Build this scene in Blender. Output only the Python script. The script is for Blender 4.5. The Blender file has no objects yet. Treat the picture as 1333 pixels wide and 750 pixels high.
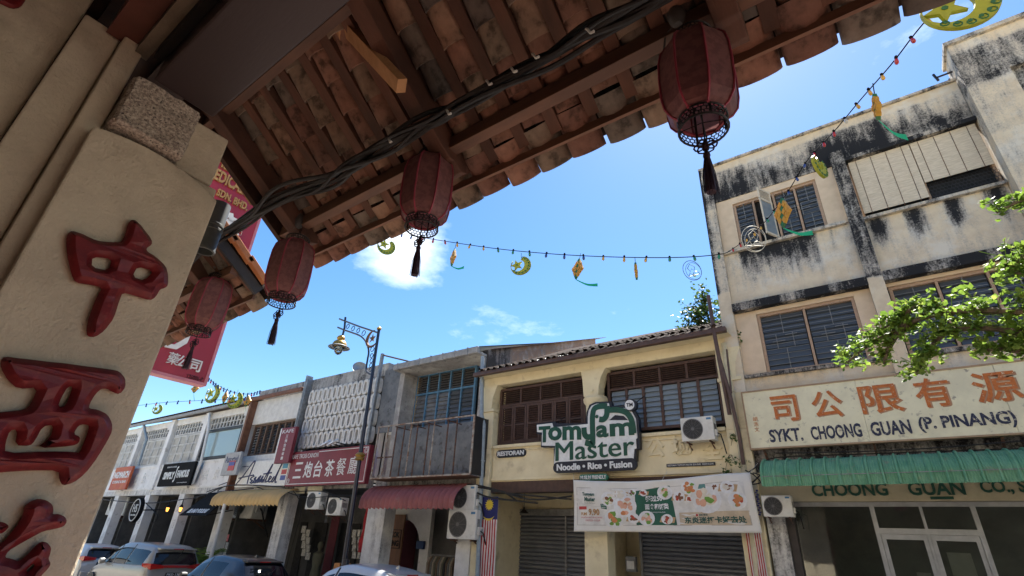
import bpy, bmesh, math, random
from mathutils import Vector, Matrix, noise
random.seed(7)
SC = bpy.context.scene
COL = SC.collection
PI = math.pi
def rad(a): return math.radians(a)

# ------------------------------------------------------------------ camera
CAMZ = 2.2
PITCH, ROLL, YAW, FPX = rad(27.051), rad(3.0), rad(37.295), 656.586
_fw = Vector((-math.sin(YAW)*math.cos(PITCH), math.cos(YAW)*math.cos(PITCH), math.sin(PITCH)))
_r0 = Vector((math.cos(YAW), math.sin(YAW), 0)); _u0 = _r0.cross(_fw)
_rt = _r0*math.cos(ROLL)+_u0*math.sin(ROLL); _up = _u0*math.cos(ROLL)-_r0*math.sin(ROLL)
cd = bpy.data.cameras.new('camera'); cam = bpy.data.objects.new('camera', cd); COL.objects.link(cam)
cd.sensor_width = 36; cd.lens = FPX/1333*36; cd.clip_start = .05; cd.clip_end = 5000
cam.matrix_world = Matrix(((_rt.x, _up.x, -_fw.x, 0), (_rt.y, _up.y, -_fw.y, 0), (_rt.z, _up.z, -_fw.z, CAMZ), (0, 0, 0, 1)))
SC.camera = cam
SC.render.resolution_x, SC.render.resolution_y = 1024, 576

# ------------------------------------------------------------------ light
SUN_EL, SUN_AZ = rad(60), rad(-7)          # azimuth measured from +Y towards +X
SKY_STRENGTH, SUN_STRENGTH, EXPOSURE = .060, 5.0, 2.0
world = bpy.data.worlds.new('World'); SC.world = world; world.use_nodes = True
wn, wl = world.node_tree.nodes, world.node_tree.links; wn.clear()
wo = wn.new('ShaderNodeOutputWorld'); bg = wn.new('ShaderNodeBackground'); bg.inputs[1].default_value = SKY_STRENGTH
sky = wn.new('ShaderNodeTexSky'); sky.sky_type = 'NISHITA'; sky.sun_disc = False
sky.sun_elevation = SUN_EL; sky.sun_rotation = SUN_AZ; sky.air_density = 1.0; sky.dust_density = .25; sky.ozone_density = 2.2
tc = wn.new('ShaderNodeTexCoord')
mp = wn.new('ShaderNodeMapping'); mp.inputs['Scale'].default_value = (1, 1, 2.2); wl.new(tc.outputs['Generated'], mp.inputs[0])
nz = wn.new('ShaderNodeTexNoise'); nz.inputs['Scale'].default_value = 2.6; nz.inputs['Detail'].default_value = 8; nz.inputs['Roughness'].default_value = .62
wl.new(mp.outputs[0], nz.inputs[0])
# the one cumulus seen below the lantern, plus thin scattered cloud everywhere
vd = wn.new('ShaderNodeVectorMath'); vd.operation = 'DISTANCE'; vd.inputs[1].default_value = Vector((-126, 100, 96)).normalized()
wl.new(tc.outputs['Generated'], vd.inputs[0])
mr = wn.new('ShaderNodeMapRange'); mr.inputs[1].default_value = .0; mr.inputs[2].default_value = .115; mr.inputs[3].default_value = .36; mr.inputs[4].default_value = 0
wl.new(vd.outputs['Value'], mr.inputs[0])
ad = wn.new('ShaderNodeMath'); ad.operation = 'ADD'; wl.new(nz.outputs[0], ad.inputs[0]); wl.new(mr.outputs[0], ad.inputs[1])
rp = wn.new('ShaderNodeValToRGB'); rp.color_ramp.elements[0].position = .62; rp.color_ramp.elements[0].color = (0, 0, 0, 1)
rp.color_ramp.elements[1].position = .98; rp.color_ramp.elements[1].color = (1, 1, 1, 1); wl.new(ad.outputs[0], rp.inputs[0])
hs = wn.new('ShaderNodeHueSaturation'); hs.inputs['Saturation'].default_value = 1.24; hs.inputs['Value'].default_value = 1.0
wl.new(sky.outputs[0], hs.inputs['Color'])
mx = wn.new('ShaderNodeMix'); mx.data_type = 'RGBA'; mx.inputs['B'].default_value = (9.5, 10, 10.6, 1)
wl.new(rp.outputs[0], mx.inputs['Factor']); wl.new(hs.outputs[0], mx.inputs['A']); wl.new(mx.outputs['Result'], bg.inputs[0]); wl.new(bg.outputs[0], wo.inputs[0])
sl = bpy.data.lights.new('sun', 'SUN'); sl.energy = SUN_STRENGTH; sl.angle = rad(.53); sl.color = (1, .95, .87)
sun = bpy.data.objects.new('sun', sl); COL.objects.link(sun)
sdir = Vector((math.sin(SUN_AZ)*math.cos(SUN_EL), math.cos(SUN_AZ)*math.cos(SUN_EL), math.sin(SUN_EL)))
sun.rotation_euler = sdir.to_track_quat('Z', 'Y').to_euler(); sun.location = (0, 0, 40)
vs = SC.view_settings; vs.view_transform = 'Standard'; vs.look = 'None'; vs.gamma = 1; vs.exposure = EXPOSURE; vs.use_curve_mapping = False
SC.cycles.max_bounces = 8; SC.cycles.diffuse_bounces = 5

# ------------------------------------------------------------------ helpers
def at(px, py, X=None, Y=None, Z=None):
    "world point on a plane X=, Y= or Z= seen at a pixel of the 1333x750 photograph (used to measure the place)"
    d = _fw*FPX+_rt*(px-666.5)-_up*(py-375)
    k = X/d.x if X is not None else Y/d.y if Y is not None else (Z-CAMZ)/d.z
    return Vector((d.x*k, d.y*k, CAMZ+d.z*k))
WP = {}
def wp(o): return WP.get(o.name, Vector((0, 0, 0))) if o else Vector((0, 0, 0))
def tag(o, label=None, cat=None, group=None, kind=None):
    for k, v in (('label', label), ('category', cat), ('group', group), ('kind', kind)):
        if v: o[k] = v
    return o
def thing(name, label, cat, loc=(0, 0, 0), group=None):
    o = bpy.data.objects.new(name, None); COL.objects.link(o); o.location = loc; o.empty_display_size = .2
    WP[o.name] = Vector(loc); return tag(o, label, cat, group)
def place(name, me, parent, pos, rot=None, scale=None, m=None):
    "one more object from shared mesh data, at a world position"
    o = bpy.data.objects.new(name, me); COL.objects.link(o)
    o.parent = parent; o.location = Vector(pos)-wp(parent); WP[o.name] = Vector(pos)
    if rot is not None: o.rotation_euler = rot
    if scale is not None: o.scale = scale
    return o
def copy_tree(o, parent=None):
    c = o.copy(); COL.objects.link(c); c.parent = parent
    WP[c.name] = wp(o)
    for ch in list(o.children):
        copy_tree(ch, c)
    return c
def again(root, loc, rotz, label, scale=None):
    c = copy_tree(root); c.location = loc; c.rotation_euler[2] = rotz; c['label'] = label
    if scale: c.scale = (scale,)*3
    return c
class MB:
    def __init__(s): s.v = []; s.f = []
    def add(s, vs, fs):
        n = len(s.v); s.v += [Vector(p) for p in vs]; s.f += [tuple(i+n for i in f) for f in fs]; return s
    def box(s, x0, x1, y0, y1, z0, z1):
        return s.add([(x0,y0,z0),(x1,y0,z0),(x1,y1,z0),(x0,y1,z0),(x0,y0,z1),(x1,y0,z1),(x1,y1,z1),(x0,y1,z1)],
                     [(0,3,2,1),(4,5,6,7),(0,1,5,4),(1,2,6,5),(2,3,7,6),(3,0,4,7)])
    def bar(s, a, b, w, h, up=(0, 0, 1)):
        a, b = Vector(a), Vector(b); d = (b-a).normalized(); u = Vector(up); sd = d.cross(u)
        if sd.length < 1e-4: sd = d.cross(Vector((1, 0, 0)))
        sd.normalize(); u = sd.cross(d).normalized(); sd *= w/2; u *= h/2
        return s.add([a-sd-u,a+sd-u,a+sd+u,a-sd+u,b-sd-u,b+sd-u,b+sd+u,b-sd+u],[(0,3,2,1),(4,5,6,7),(0,1,5,4),(1,2,6,5),(2,3,7,6),(3,0,4,7)])
    def tube(s, pts, r, n=6, closed=False, flat=1.0):
        pts = [Vector(p) for p in pts]; m = len(pts); base = len(s.v); prev = None
        for i, p in enumerate(pts):
            if closed: t = pts[(i+1) % m]-pts[i-1]
            else: t = pts[min(i+1, m-1)]-pts[max(i-1, 0)]
            t.normalize()
            if prev is None:
                a = t.cross(Vector((0, 0, 1)))
                if a.length < .05: a = t.cross(Vector((1, 0, 0)))
            else: a = prev-t*prev.dot(t)
            a.normalize(); prev = a; b = t.cross(a)
            rr = r[i] if isinstance(r, (list, tuple)) else r
            for k in range(n):
                an = 2*PI*k/n; s.v.append(p+a*math.cos(an)*rr+b*math.sin(an)*rr*flat)
        for i in range(m if closed else m-1):
            j = (i+1) % m
            for k in range(n):
                l = (k+1) % n; s.f.append((base+i*n+k, base+i*n+l, base+j*n+l, base+j*n+k))
        if not closed:
            s.f.append(tuple(base+k for k in range(n))[::-1]); s.f.append(tuple(base+(m-1)*n+k for k in range(n)))
        return s
    def lathe(s, prof, c=(0, 0, 0), n=16, axis='Z', cap=True, ph=0):
        c = Vector(c); base = len(s.v)
        for r, h in prof:
            for k in range(n):
                a = 2*PI*k/n+ph; x, y = r*math.cos(a), r*math.sin(a)
                s.v.append(c+(Vector((x, y, h)) if axis == 'Z' else Vector((x, h, y)) if axis == 'Y' else Vector((h, x, y))))
        for i in range(len(prof)-1):
            for k in range(n):
                l = (k+1) % n; q = (base+i*n+k, base+i*n+l, base+(i+1)*n+l, base+(i+1)*n+k)
                s.f.append(q if axis != 'Y' else q[::-1])
        if cap:
            s.f.append(tuple(base+k for k in range(n))[::-1]); s.f.append(tuple(base+(len(prof)-1)*n+k for k in range(n)))
        return s
    def poly(s, pts, d):
        "convex-ish polygon pts extruded by the vector d"
        n = len(pts); pts = [Vector(p) for p in pts]; d = Vector(d)
        return s.add(pts+[p+d for p in pts], [tuple(range(n))[::-1], tuple(range(n, 2*n))]+[(i, (i+1) % n, (i+1) % n+n, i+n) for i in range(n)])
    def grid(s, fn, nu, nv, flip=False):
        base = len(s.v)
        for j in range(nv+1):
            for i in range(nu+1): s.v.append(Vector(fn(i/nu, j/nv)))
        for j in range(nv):
            for i in range(nu):
                a = base+j*(nu+1)+i; q = (a, a+1, a+nu+2, a+nu+1); s.f.append(q[::-1] if flip else q)
        return s
    def mesh(s, name, m, org, smooth=False, fix=True):
        me = bpy.data.meshes.new(name); me.from_pydata([v-org for v in s.v], [], s.f)
        if fix:
            bm = bmesh.new(); bm.from_mesh(me); bmesh.ops.recalc_face_normals(bm, faces=bm.faces); bm.to_mesh(me); bm.free()
        if m: me.materials.append(m)
        if smooth:
            me.polygons.foreach_set('use_smooth', [True]*len(me.polygons))
            if hasattr(me, 'set_sharp_from_angle'): me.set_sharp_from_angle(angle=rad(40))
        me.update(); return me
    def build(s, name, m, parent=None, smooth=False, bevel=0, label=None, kind=None, fix=True):
        lo = Vector([min(v[i] for v in s.v) for i in range(3)]); hi = Vector([max(v[i] for v in s.v) for i in range(3)])
        c = (lo+hi)/2; c.z = lo.z
        o = place(name, s.mesh(name, m, c, smooth, fix), parent, c)
        if bevel:
            bv = o.modifiers.new('bevel', 'BEVEL'); bv.width = bevel; bv.segments = 2; bv.limit_method = 'ANGLE'; bv.harden_normals = False
        if label: o['label'] = label
        if kind: o['kind'] = kind
        return o
def box(x0, x1, y0, y1, z0, z1): return MB().box(x0, x1, y0, y1, z0, z1)
def struct(name, mb, m, **k): return mb.build(name, m, None, kind='structure', **k)

# ------------------------------------------------------------------ materials
def lin(c): return tuple((x/255/12.92 if x/255 <= .04045 else ((x/255+.055)/1.055)**2.4) for x in c)
MATS = {}
def M(name, c1, c2=None, rough=.8, metal=0, scale=6, detail=5, lo=.38, hi=.62, bump=0, bscale=80, rand=0, stretch=(1, 1, 1), c3=None, s3=2, lo3=.55, hi3=.7, spec=.4, trans=0, coat=0, rvar=0, rc=None):
    if name in MATS: return MATS[name]
    m = bpy.data.materials.new(name); MATS[name] = m; m.use_nodes = True; N, L = m.node_tree.nodes, m.node_tree.links
    b = N['Principled BSDF']; b.inputs['Roughness'].default_value = rough; b.inputs['Metallic'].default_value = metal
    b.inputs['Specular IOR Level'].default_value = spec; b.inputs['Coat Weight'].default_value = coat; b.inputs['Coat Roughness'].default_value = .08
    g = N.new('ShaderNodeNewGeometry'); mp = N.new('ShaderNodeMapping'); mp.inputs['Scale'].default_value = stretch; L.new(g.outputs['Position'], mp.inputs[0])
    src = mp.outputs[0]
    def nz(sc, de, lo, hi):
        n = N.new('ShaderNodeTexNoise'); n.inputs['Scale'].default_value = sc; n.inputs['Detail'].default_value = de; n.inputs['Roughness'].default_value = .62; L.new(src, n.inputs[0])
        r = N.new('ShaderNodeMapRange'); r.inputs[1].default_value = lo; r.inputs[2].default_value = hi; L.new(n.outputs[0], r.inputs[0]); return n, r
    def mixc(f, a, b_):
        x = N.new('ShaderNodeMix'); x.data_type = 'RGBA'; L.new(f, x.inputs['Factor'])
        for s_, k in ((a, 'A'), (b_, 'B')):
            if isinstance(s_, tuple): x.inputs[k].default_value = (*s_[:3], 1)
            else: L.new(s_, x.inputs[k])
        return x.outputs['Result']
    col = None
    if c2 is None: c2 = tuple(x*.82 for x in c1)
    n1, r1 = nz(scale, detail, lo, hi); col = mixc(r1.outputs[0], c1, c2)
    if c3: n3, r3 = nz(s3, 8, lo3, hi3); col = mixc(r3.outputs[0], col, c3)
    if rand:
        oi = N.new('ShaderNodeObjectInfo'); hs = N.new('ShaderNodeHueSaturation'); r = N.new('ShaderNodeMapRange'); r.inputs[3].default_value = 1-rand; r.inputs[4].default_value = 1+rand
        if rc:
            cr = N.new('ShaderNodeValToRGB'); cr.color_ramp.interpolation = 'CONSTANT'; E_ = cr.color_ramp.elements; E_[0].color = (*rc[0], 1)
            for k_, c_ in enumerate(rc[1:]): e_ = E_.new((k_+1)/len(rc)) if k_+1 < len(rc)-0 else E_[-1]; e_.color = (*c_, 1)
            wn_ = N.new('ShaderNodeMath'); wn_.operation = 'FRACT'; w2 = N.new('ShaderNodeMath'); w2.operation = 'MULTIPLY'; w2.inputs[1].default_value = 17.31; L.new(oi.outputs['Random'], w2.inputs[0]); L.new(w2.outputs[0], wn_.inputs[0]); L.new(wn_.outputs[0], cr.inputs[0])
            mm = N.new('ShaderNodeMix'); mm.data_type = 'RGBA'; mm.blend_type = 'MULTIPLY'; mm.inputs['Factor'].default_value = 1; L.new(col, mm.inputs['A']); L.new(cr.outputs[0], mm.inputs['B']); col = mm.outputs['Result']
        L.new(oi.outputs['Random'], r.inputs[0]); L.new(r.outputs[0], hs.inputs['Value']); L.new(col, hs.inputs['Color']); col = hs.outputs[0]
    L.new(col, b.inputs['Base Color'])
    if rvar:
        r = N.new('ShaderNodeMapRange'); r.inputs[3].default_value = rough-rvar; r.inputs[4].default_value = rough+rvar; L.new(n1.outputs[0], r.inputs[0]); L.new(r.outputs[0], b.inputs['Roughness'])
    if bump:
        n2, _ = nz(bscale, 6, 0, 1); bp = N.new('ShaderNodeBump'); bp.inputs['Strength'].default_value = 1; bp.inputs['Distance'].default_value = bump; L.new(n2.outputs[0], bp.inputs['Height']); L.new(bp.outputs[0], b.inputs['Normal'])
    if trans:
        tr = N.new('ShaderNodeBsdfTranslucent'); L.new(col, tr.inputs[0]); ms = N.new('ShaderNodeMixShader'); ms.inputs[0].default_value = trans
        L.new(b.outputs[0], ms.inputs[1]); L.new(tr.outputs[0], ms.inputs[2]); L.new(ms.outputs[0], N['Material Output'].inputs[0])
    return m
def GL(name, c, rough=.05, alpha=None, spec=.5, trans=1.0, refl=None):
    "window glass"
    if name in MATS: return MATS[name]
    m = bpy.data.materials.new(name); MATS[name] = m; m.use_nodes = True; N, L = m.node_tree.nodes, m.node_tree.links
    b = N['Principled BSDF']; b.inputs['Base Color'].default_value = (*c, 1); b.inputs['Roughness'].default_value = rough; b.inputs['Specular IOR Level'].default_value = spec
    if alpha is not None:
        t_ = N.new('ShaderNodeBsdfTransparent'); t_.inputs[0].default_value = (.72, .76, .74, 1); g_ = N.new('ShaderNodeBsdfGlossy'); g_.inputs['Roughness'].default_value = rough
        f_ = N.new('ShaderNodeFresnel'); f_.inputs[0].default_value = 1.6; ma = N.new('ShaderNodeMath'); ma.operation = 'MULTIPLY_ADD'; ma.inputs[1].default_value = 1.0; ma.inputs[2].default_value = .04; L.new(f_.outputs[0], ma.inputs[0])
        x = N.new('ShaderNodeMixShader'); L.new(ma.outputs[0], x.inputs[0]); L.new(t_.outputs[0], x.inputs[1]); L.new(g_.outputs[0], x.inputs[2]); L.new(x.outputs[0], N['Material Output'].inputs[0])
    return m
def MOLD(name, c1, c2, dark=(.022, .022, .024), bump=.004):
    "plaster whose black algae growth follows the painted 'mold' attribute (stains under ledges and on parapets)"
    if name in MATS: return MATS[name]
    m = bpy.data.materials.new(name); MATS[name] = m; m.use_nodes = True; N, L = m.node_tree.nodes, m.node_tree.links
    b = N['Principled BSDF']; b.inputs['Roughness'].default_value = .9; b.inputs['Specular IOR Level'].default_value = .2
    g = N.new('ShaderNodeNewGeometry')
    def noise_(sc, de, ro=.65, st=(1, 1, 1)):
        mp = N.new('ShaderNodeMapping'); mp.inputs['Scale'].default_value = st; L.new(g.outputs['Position'], mp.inputs[0])
        n = N.new('ShaderNodeTexNoise'); n.inputs['Scale'].default_value = sc; n.inputs['Detail'].default_value = de; n.inputs['Roughness'].default_value = ro; L.new(mp.outputs[0], n.inputs[0]); return n.outputs[0]
    def math_(op, a, b_, v=None):
        x = N.new('ShaderNodeMath'); x.operation = op
        for i, s_ in enumerate((a, b_)):
            if isinstance(s_, (int, float)): x.inputs[i].default_value = s_
            else: L.new(s_, x.inputs[i])
        return x.outputs[0]
    def mr_(v, a, b_, c=0, d=1):
        x = N.new('ShaderNodeMapRange'); x.inputs[1].default_value = a; x.inputs[2].default_value = b_; x.inputs[3].default_value = c; x.inputs[4].default_value = d; L.new(v, x.inputs[0]); return x.outputs[0]
    def mixc(f, a, b_):
        x = N.new('ShaderNodeMix'); x.data_type = 'RGBA'; L.new(f, x.inputs['Factor'])
        for s_, k in ((a, 'A'), (b_, 'B')):
            if isinstance(s_, tuple): x.inputs[k].default_value = (*s_[:3], 1)
            else: L.new(s_, x.inputs[k])
        return x.outputs['Result']
    at_ = N.new('ShaderNodeAttribute'); at_.attribute_name = 'mold'
    big = noise_(2.2, 8, .7); fine = noise_(26, 8, .78); strk = noise_(6.5, 7, .7, (1, 1, .13))
    v = math_('ADD', math_('MULTIPLY', big, .6), math_('ADD', math_('MULTIPLY', fine, .75), math_('MULTIPLY', strk, .9)))   # about 1.1 mean
    v = math_('ADD', v, at_.outputs['Fac'])
    mask = mr_(v, 1.24, 1.46)
    grey = mr_(v, 1.06, 1.30, 0, .7)
    base = mixc(mr_(noise_(3.5, 6), .4, .62), c1, c2)
    base = mixc(math_('MULTIPLY', mr_(noise_(1.3, 7, .7), .5, .62), .55), base, (.66, .64, .58))
    base = mixc(grey, base, (.30, .29, .28))
    col = mixc(mask, base, dark); L.new(col, b.inputs['Base Color'])
    bp = N.new('ShaderNodeBump'); bp.inputs['Distance'].default_value = bump; L.new(math_('ADD', noise_(45, 6), big), bp.inputs['Height']); L.new(bp.outputs[0], b.inputs['Normal'])
    return m
def moldwall(name, x0, x1, y0, y1, z0, z1, m, parent, fn, step=.12, label=None):
    "a solid wall box whose faces are gridded and carry the 'mold' attribute fn(x, z)"
    nx, nz_ = max(1, int((x1-x0)/step)), max(1, int((z1-z0)/step))
    b = MB(); b.grid(lambda u, v: (x0+(x1-x0)*u, y0, z0+(z1-z0)*v), nx, nz_)
    b.grid(lambda u, v: (x0, y1+(y0-y1)*u, z0+(z1-z0)*v), 2, nz_); b.grid(lambda u, v: (x1, y0+(y1-y0)*u, z0+(z1-z0)*v), 2, nz_)
    b.grid(lambda u, v: (x0+(x1-x0)*u, y0+(y1-y0)*v, z1), nx, 2); b.grid(lambda u, v: (x0+(x1-x0)*u, y1+(y0-y1)*v, z0), nx, 2)
    b.add([(x0,y1,z0),(x1,y1,z0),(x1,y1,z1),(x0,y1,z1)], [(3,2,1,0)])
    o = b.build(name, m, parent, label=label, fix=False)
    a = o.data.attributes.new('mold', 'FLOAT', 'POINT')
    a.data.foreach_set('value', [fn(p.x, p.z) for p in b.v])
    return o

# ------------------------------------------------------------------ lettering and traced outlines
def flat_curve(kind, body=None, loops=None, ext=.01, bev=0, off=0, sp=1, shear=0, res=3):
    c = bpy.data.curves.new('tmp', 'FONT' if kind == 'FONT' else 'CURVE')
    if kind == 'FONT':
        c.body = body; c.space_character = sp; c.shear = shear; c.align_x = 'LEFT'; c.space_line = .95
    else:
        c.dimensions = '2D'; c.fill_mode = 'BOTH'
        for lp in loops:
            s = c.splines.new('POLY'); s.points.add(len(lp)-1); s.use_cyclic_u = True
            for p, q in zip(s.points, lp): p.co = (q[0], q[1], 0, 1)
    c.extrude = ext; c.bevel_depth = bev; c.bevel_resolution = 0; c.offset = off; c.resolution_u = res
    o = bpy.data.objects.new('tmp', c)
    me = bpy.data.meshes.new_from_object(o)
    bpy.data.objects.remove(o); bpy.data.curves.remove(c); return me
def put(name, me, org, ux, uy, w, h, m, parent, depth=None, label=None, slant=0):
    "fit a flat mesh (text, outline) into a w x h rectangle with its lower left corner at org"
    org, ux, uy = Vector(org), Vector(ux), Vector(uy); n = ux.cross(uy)
    xs = [v.co.x for v in me.vertices]; ys = [v.co.y for v in me.vertices]; zs = [v.co.z for v in me.vertices]
    if not xs: return None
    sx = w/(max(xs)-min(xs)); sy = h/(max(ys)-min(ys)) if h else sx
    sz = depth/(max(zs)-min(zs)) if depth and max(zs) > min(zs) else 1
    x0, y0, z0 = min(xs), min(ys), min(zs)
    c = org+ux*w/2
    for v in me.vertices:
        v.co = org+ux*((v.co.x-x0)*sx+slant*(v.co.y-y0)*sy)+uy*(v.co.y-y0)*sy+n*(v.co.z-z0)*sz-c
    me.materials.clear(); me.materials.append(m)
    o = place(name, me, parent, c)
    if label: o['label'] = label
    return o
FX, FZ = Vector((1, 0, 0)), Vector((0, 0, 1)); FY = Vector((0, 1, 0))
def text(body, x0, x1, z0, z1, y, m, parent, name='lettering', bold=0, ext=.02, depth=.008, sp=1, slant=0, label=None, rise=0):
    "letters on a wall that faces the street (-Y), proud of y by depth"
    me = flat_curve('FONT', body, ext=ext, off=bold, sp=sp)
    return put(name, me, (x0, y, z0), Vector((1, 0, rise)), FZ, x1-x0, z1-z0, m, parent, depth, label, slant)
# ------------------------------------------------------------------ palette
asphalt = M('asphalt', (.16, .155, .145), (.21, .20, .185), .9, scale=2, bump=.004, bscale=120)
paving = M('paving', (.33, .30, .26), (.42, .38, .32), .85, scale=3, bump=.002)
paint_line = M('road_paint', (.7, .7, .66), (.55, .55, .5), .7, scale=20)
cream_near = M('cream_stucco', (.60, .52, .385), (.50, .43, .32), .9, scale=3, bump=.011, bscale=48, c3=(.33, .27, .19), s3=2.4, lo3=.52, hi3=.80)
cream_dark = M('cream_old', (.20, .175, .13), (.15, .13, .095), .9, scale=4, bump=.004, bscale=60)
redlac = M('red_lacquer', (.165, .008, .010), (.10, .006, .010), .58, scale=14, lo=.35, hi=.7, bump=.004, bscale=22, coat=.12, c3=(.22, .022, .022), s3=34)
granite = M('granite', (.50, .43, .34), (.23, .185, .15), .85, scale=70, lo=.40, hi=.60, bump=.010, bscale=60, c3=(.05, .04, .035), s3=95, lo3=.57, hi3=.63)
beam_brown = M('beam_brown', (.040, .026, .026), (.033, .022, .022), .5, scale=2, bump=.0008, bscale=90, stretch=(.15, 1, 1))
wood_red = M('timber_red', (.14, .066, .042), (.075, .040, .028), .75, scale=9, lo=.3, hi=.7, bump=.003, bscale=40, stretch=(1, .3, .3), rand=.35)
wood_long = M('timber_purlin', (.16, .078, .046), (.10, .052, .034), .7, scale=8, bump=.003, bscale=40, stretch=(.2, 1, 1), rand=.25)
wood_dark = M('timber_dark', (.07, .035, .025), (.035, .02, .016), .8, scale=6, bump=.002, rand=.2)
wood_new = M('timber_new', (.50, .28, .13), (.38, .20, .09), .75, scale=12, bump=.003, bscale=50, stretch=(1, .4, .4), c3=(.08, .05, .04), s3=30, lo3=.66, hi3=.7)
tile_mat = M('terracotta', (.50, .46, .43), (.30, .28, .26), .88, scale=9, lo=.36, hi=.62, bump=.005, bscale=30, rand=.18, c3=(.12, .11, .10), s3=9, lo3=.52, hi3=.66, rc=[(.54, .30, .22), (.50, .41, .32), (.58, .34, .25), (.27, .25, .23), (.56, .44, .33), (.46, .26, .20), (.40, .36, .31), (.58, .40, .29)])
tile_old = M('terracotta_old', (.035, .022, .018), (.018, .014, .012), .95, scale=5, bump=.01, bscale=20, rand=.3, c3=(.02, .02, .018), s3=4, spec=.05)
tile_edge = M('terracotta_clean', (.55, .22, .09), (.46, .18, .08), .8, scale=9, bump=.003)
black_cable = M('cable_black', (.010, .010, .010), (.018, .018, .018), .6, scale=30)
tie_white = M('cable_tie', (.55, .55, .5), None, .5)
pvc = M('pvc_grey', (.06, .065, .062), (.045, .048, .046), .55, scale=10)
iron = M('black_iron', (.018, .016, .016), None, .5, metal=.3)

# ------------------------------------------------------------------ ground
struct('ground', box(-400, 400, -300, 600, -.30, -.010), paving)
struct('road', MB().add([(-300, 1.9+0.6, 0), (300, 2.5, 0), (300, 10.3, 0), (-300, 10.3, 0)], [(0, 1, 2, 3)]), asphalt)
for x in range(-60, 40, 3):
    pass
lines = MB()
for x in range(-90, 60, 6): lines.box(x, x+2.6, 6.35, 6.45, -.004, .004)
for x in range(-90, 60, 6): lines.box(x, x+.1, 7.7, 10.2, -.004, .004)
struct('road_marking', lines, paint_line)
kerb = MB()
for i in range(-40, 25): kerb.box(i*1.2, i*1.2+1.19, 10.3, 10.46, -.05, .13)
struct('kerb', kerb, M('kerb_concrete', (.35, .34, .31), (.2, .2, .19), .9, scale=4, bump=.004))
struct('pavement', box(-120, 40, 10.462, 12.6, -.04, .122), paving)
kerb2 = MB()
for i in range(-40, 25): kerb2.box(i*1.2, i*1.2+1.19, 2.34, 2.498, -.05, .2)
struct('near_kerb', kerb2, MATS['kerb_concrete'])
vf = MB()
for i in range(-20, 12):
    for j in range(-4, 8): vf.box(i*.6, i*.6+.592, j*.3, j*.3+.293, .1, .3+.002*((i*7+j*3) % 3))
struct('verandah_floor', vf, M('clay_floor_tile', (.17, .085, .06), (.12, .06, .045), .7, scale=4, bump=.002))
struct('verandah_base', box(-14, 9, -3, 2.339, -.05, .28), paving)

# ------------------------------------------------------------------ near shophouse: wall, ceiling, pillar
SLOPE = math.atan(.674); RZ0 = CAMZ+3.48           # underside of the rafters: z = RZ0 - .674 y
near = thing('near_shophouse', 'near shophouse with brown beam and dark ceiling, framing the picture above the pillar', 'building', (-2.9, .4, .3))
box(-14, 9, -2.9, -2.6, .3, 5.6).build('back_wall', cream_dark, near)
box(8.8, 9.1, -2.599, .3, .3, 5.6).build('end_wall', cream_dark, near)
box(-14, 9, -2.598, .06, 4.95, 5.1).build('ceiling', wood_dark, near)
for i in range(46):
    x = -6.6+i*.3
    box(x, x+.285, -2.59, .055, 4.925, 4.947).build('ceiling_board', wood_dark, near) if i < 30 else None
box(-2.70, 9, .345, .655, 4.285, 4.80).build('main_beam', beam_brown, near, bevel=.012)
box(-2.70, 9, .30, .343, 4.42, 4.80).build('beam_rebate', M('black_gap', (.012, .011, .010), None, .9), near)
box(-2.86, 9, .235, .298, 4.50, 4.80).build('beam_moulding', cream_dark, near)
box(-2.90, 9, .10, .233, 4.55, 4.80).build('beam_inner', M('beam_redbrown', (.13, .045, .032), (.09, .035, .025), .6, scale=3), near)
box(-14, 9, .40, .62, 4.802, 5.70).build('wall_plate', wood_dark, near)
box(-14, 9, -2.9, .70, 5.72, 5.82).build('upper_floor', wood_dark, near)
box(-14, 9, .056, .399, 4.86, 4.95).build('ceiling_edge', wood_dark, near)
box(-14.1, -13.9, -2.9, .70, .3, 5.7).build('end_wall', cream_dark, near)
# stepped pillar, faces towards the verandah (+X)
p = thing('stucco_pillar', 'cream stucco pillar with a raised plaque of big red carved characters, at the left edge', 'pillar', (-3.0, .3, .3))
box(-4.2, -3.02, -1.4, -.005, .3, 4.945).build('pilaster_back', cream_near, p, bevel=.01)
box(-4.0, -2.92, .0, .168, .3, 4.60).build('pilaster_middle', cream_near, p, bevel=.01)
box(-3.9, -2.84, .171, .27, .3, 4.56).build('pilaster_front', cream_near, p, bevel=.01)
box(-3.9, -2.80, .273, .84, .3, 3.94).build('pillar_shaft', cream_near, p, bevel=.012)
box(-3.9, -2.79, .60, .80, 3.94, 4.28).build('pillar_head', cream_near, p, bevel=.012)
gb = MB(); X0g, X1g, Y0g, Y1g, Z0g, Z1g = -3.4, -2.70, .275, .605, 3.955, 4.28
def gn(q):
    q = Vector(q); c = Vector(((X0g+X1g)/2, (Y0g+Y1g)/2, (Z0g+Z1g)/2)); r = Vector((.02, .02, .02)); n_ = noise.noise(q*9)*.012+noise.noise(q*28)*.007
    e = sum(abs(q[k]-c[k]) > (.34, .155, .152)[k] for k in range(3)); return q+(c-q).normalized()*(.014*max(0, e-1))+Vector((n_, n_*.5, n_*.6))
gb.grid(lambda u, v: gn((X1g, Y0g+(Y1g-Y0g)*u, Z0g+(Z1g-Z0g)*v)), 24, 24); gb.grid(lambda u, v: gn((X0g+(X1g-X0g)*u, Y1g, Z0g+(Z1g-Z0g)*v)), 30, 24)
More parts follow.
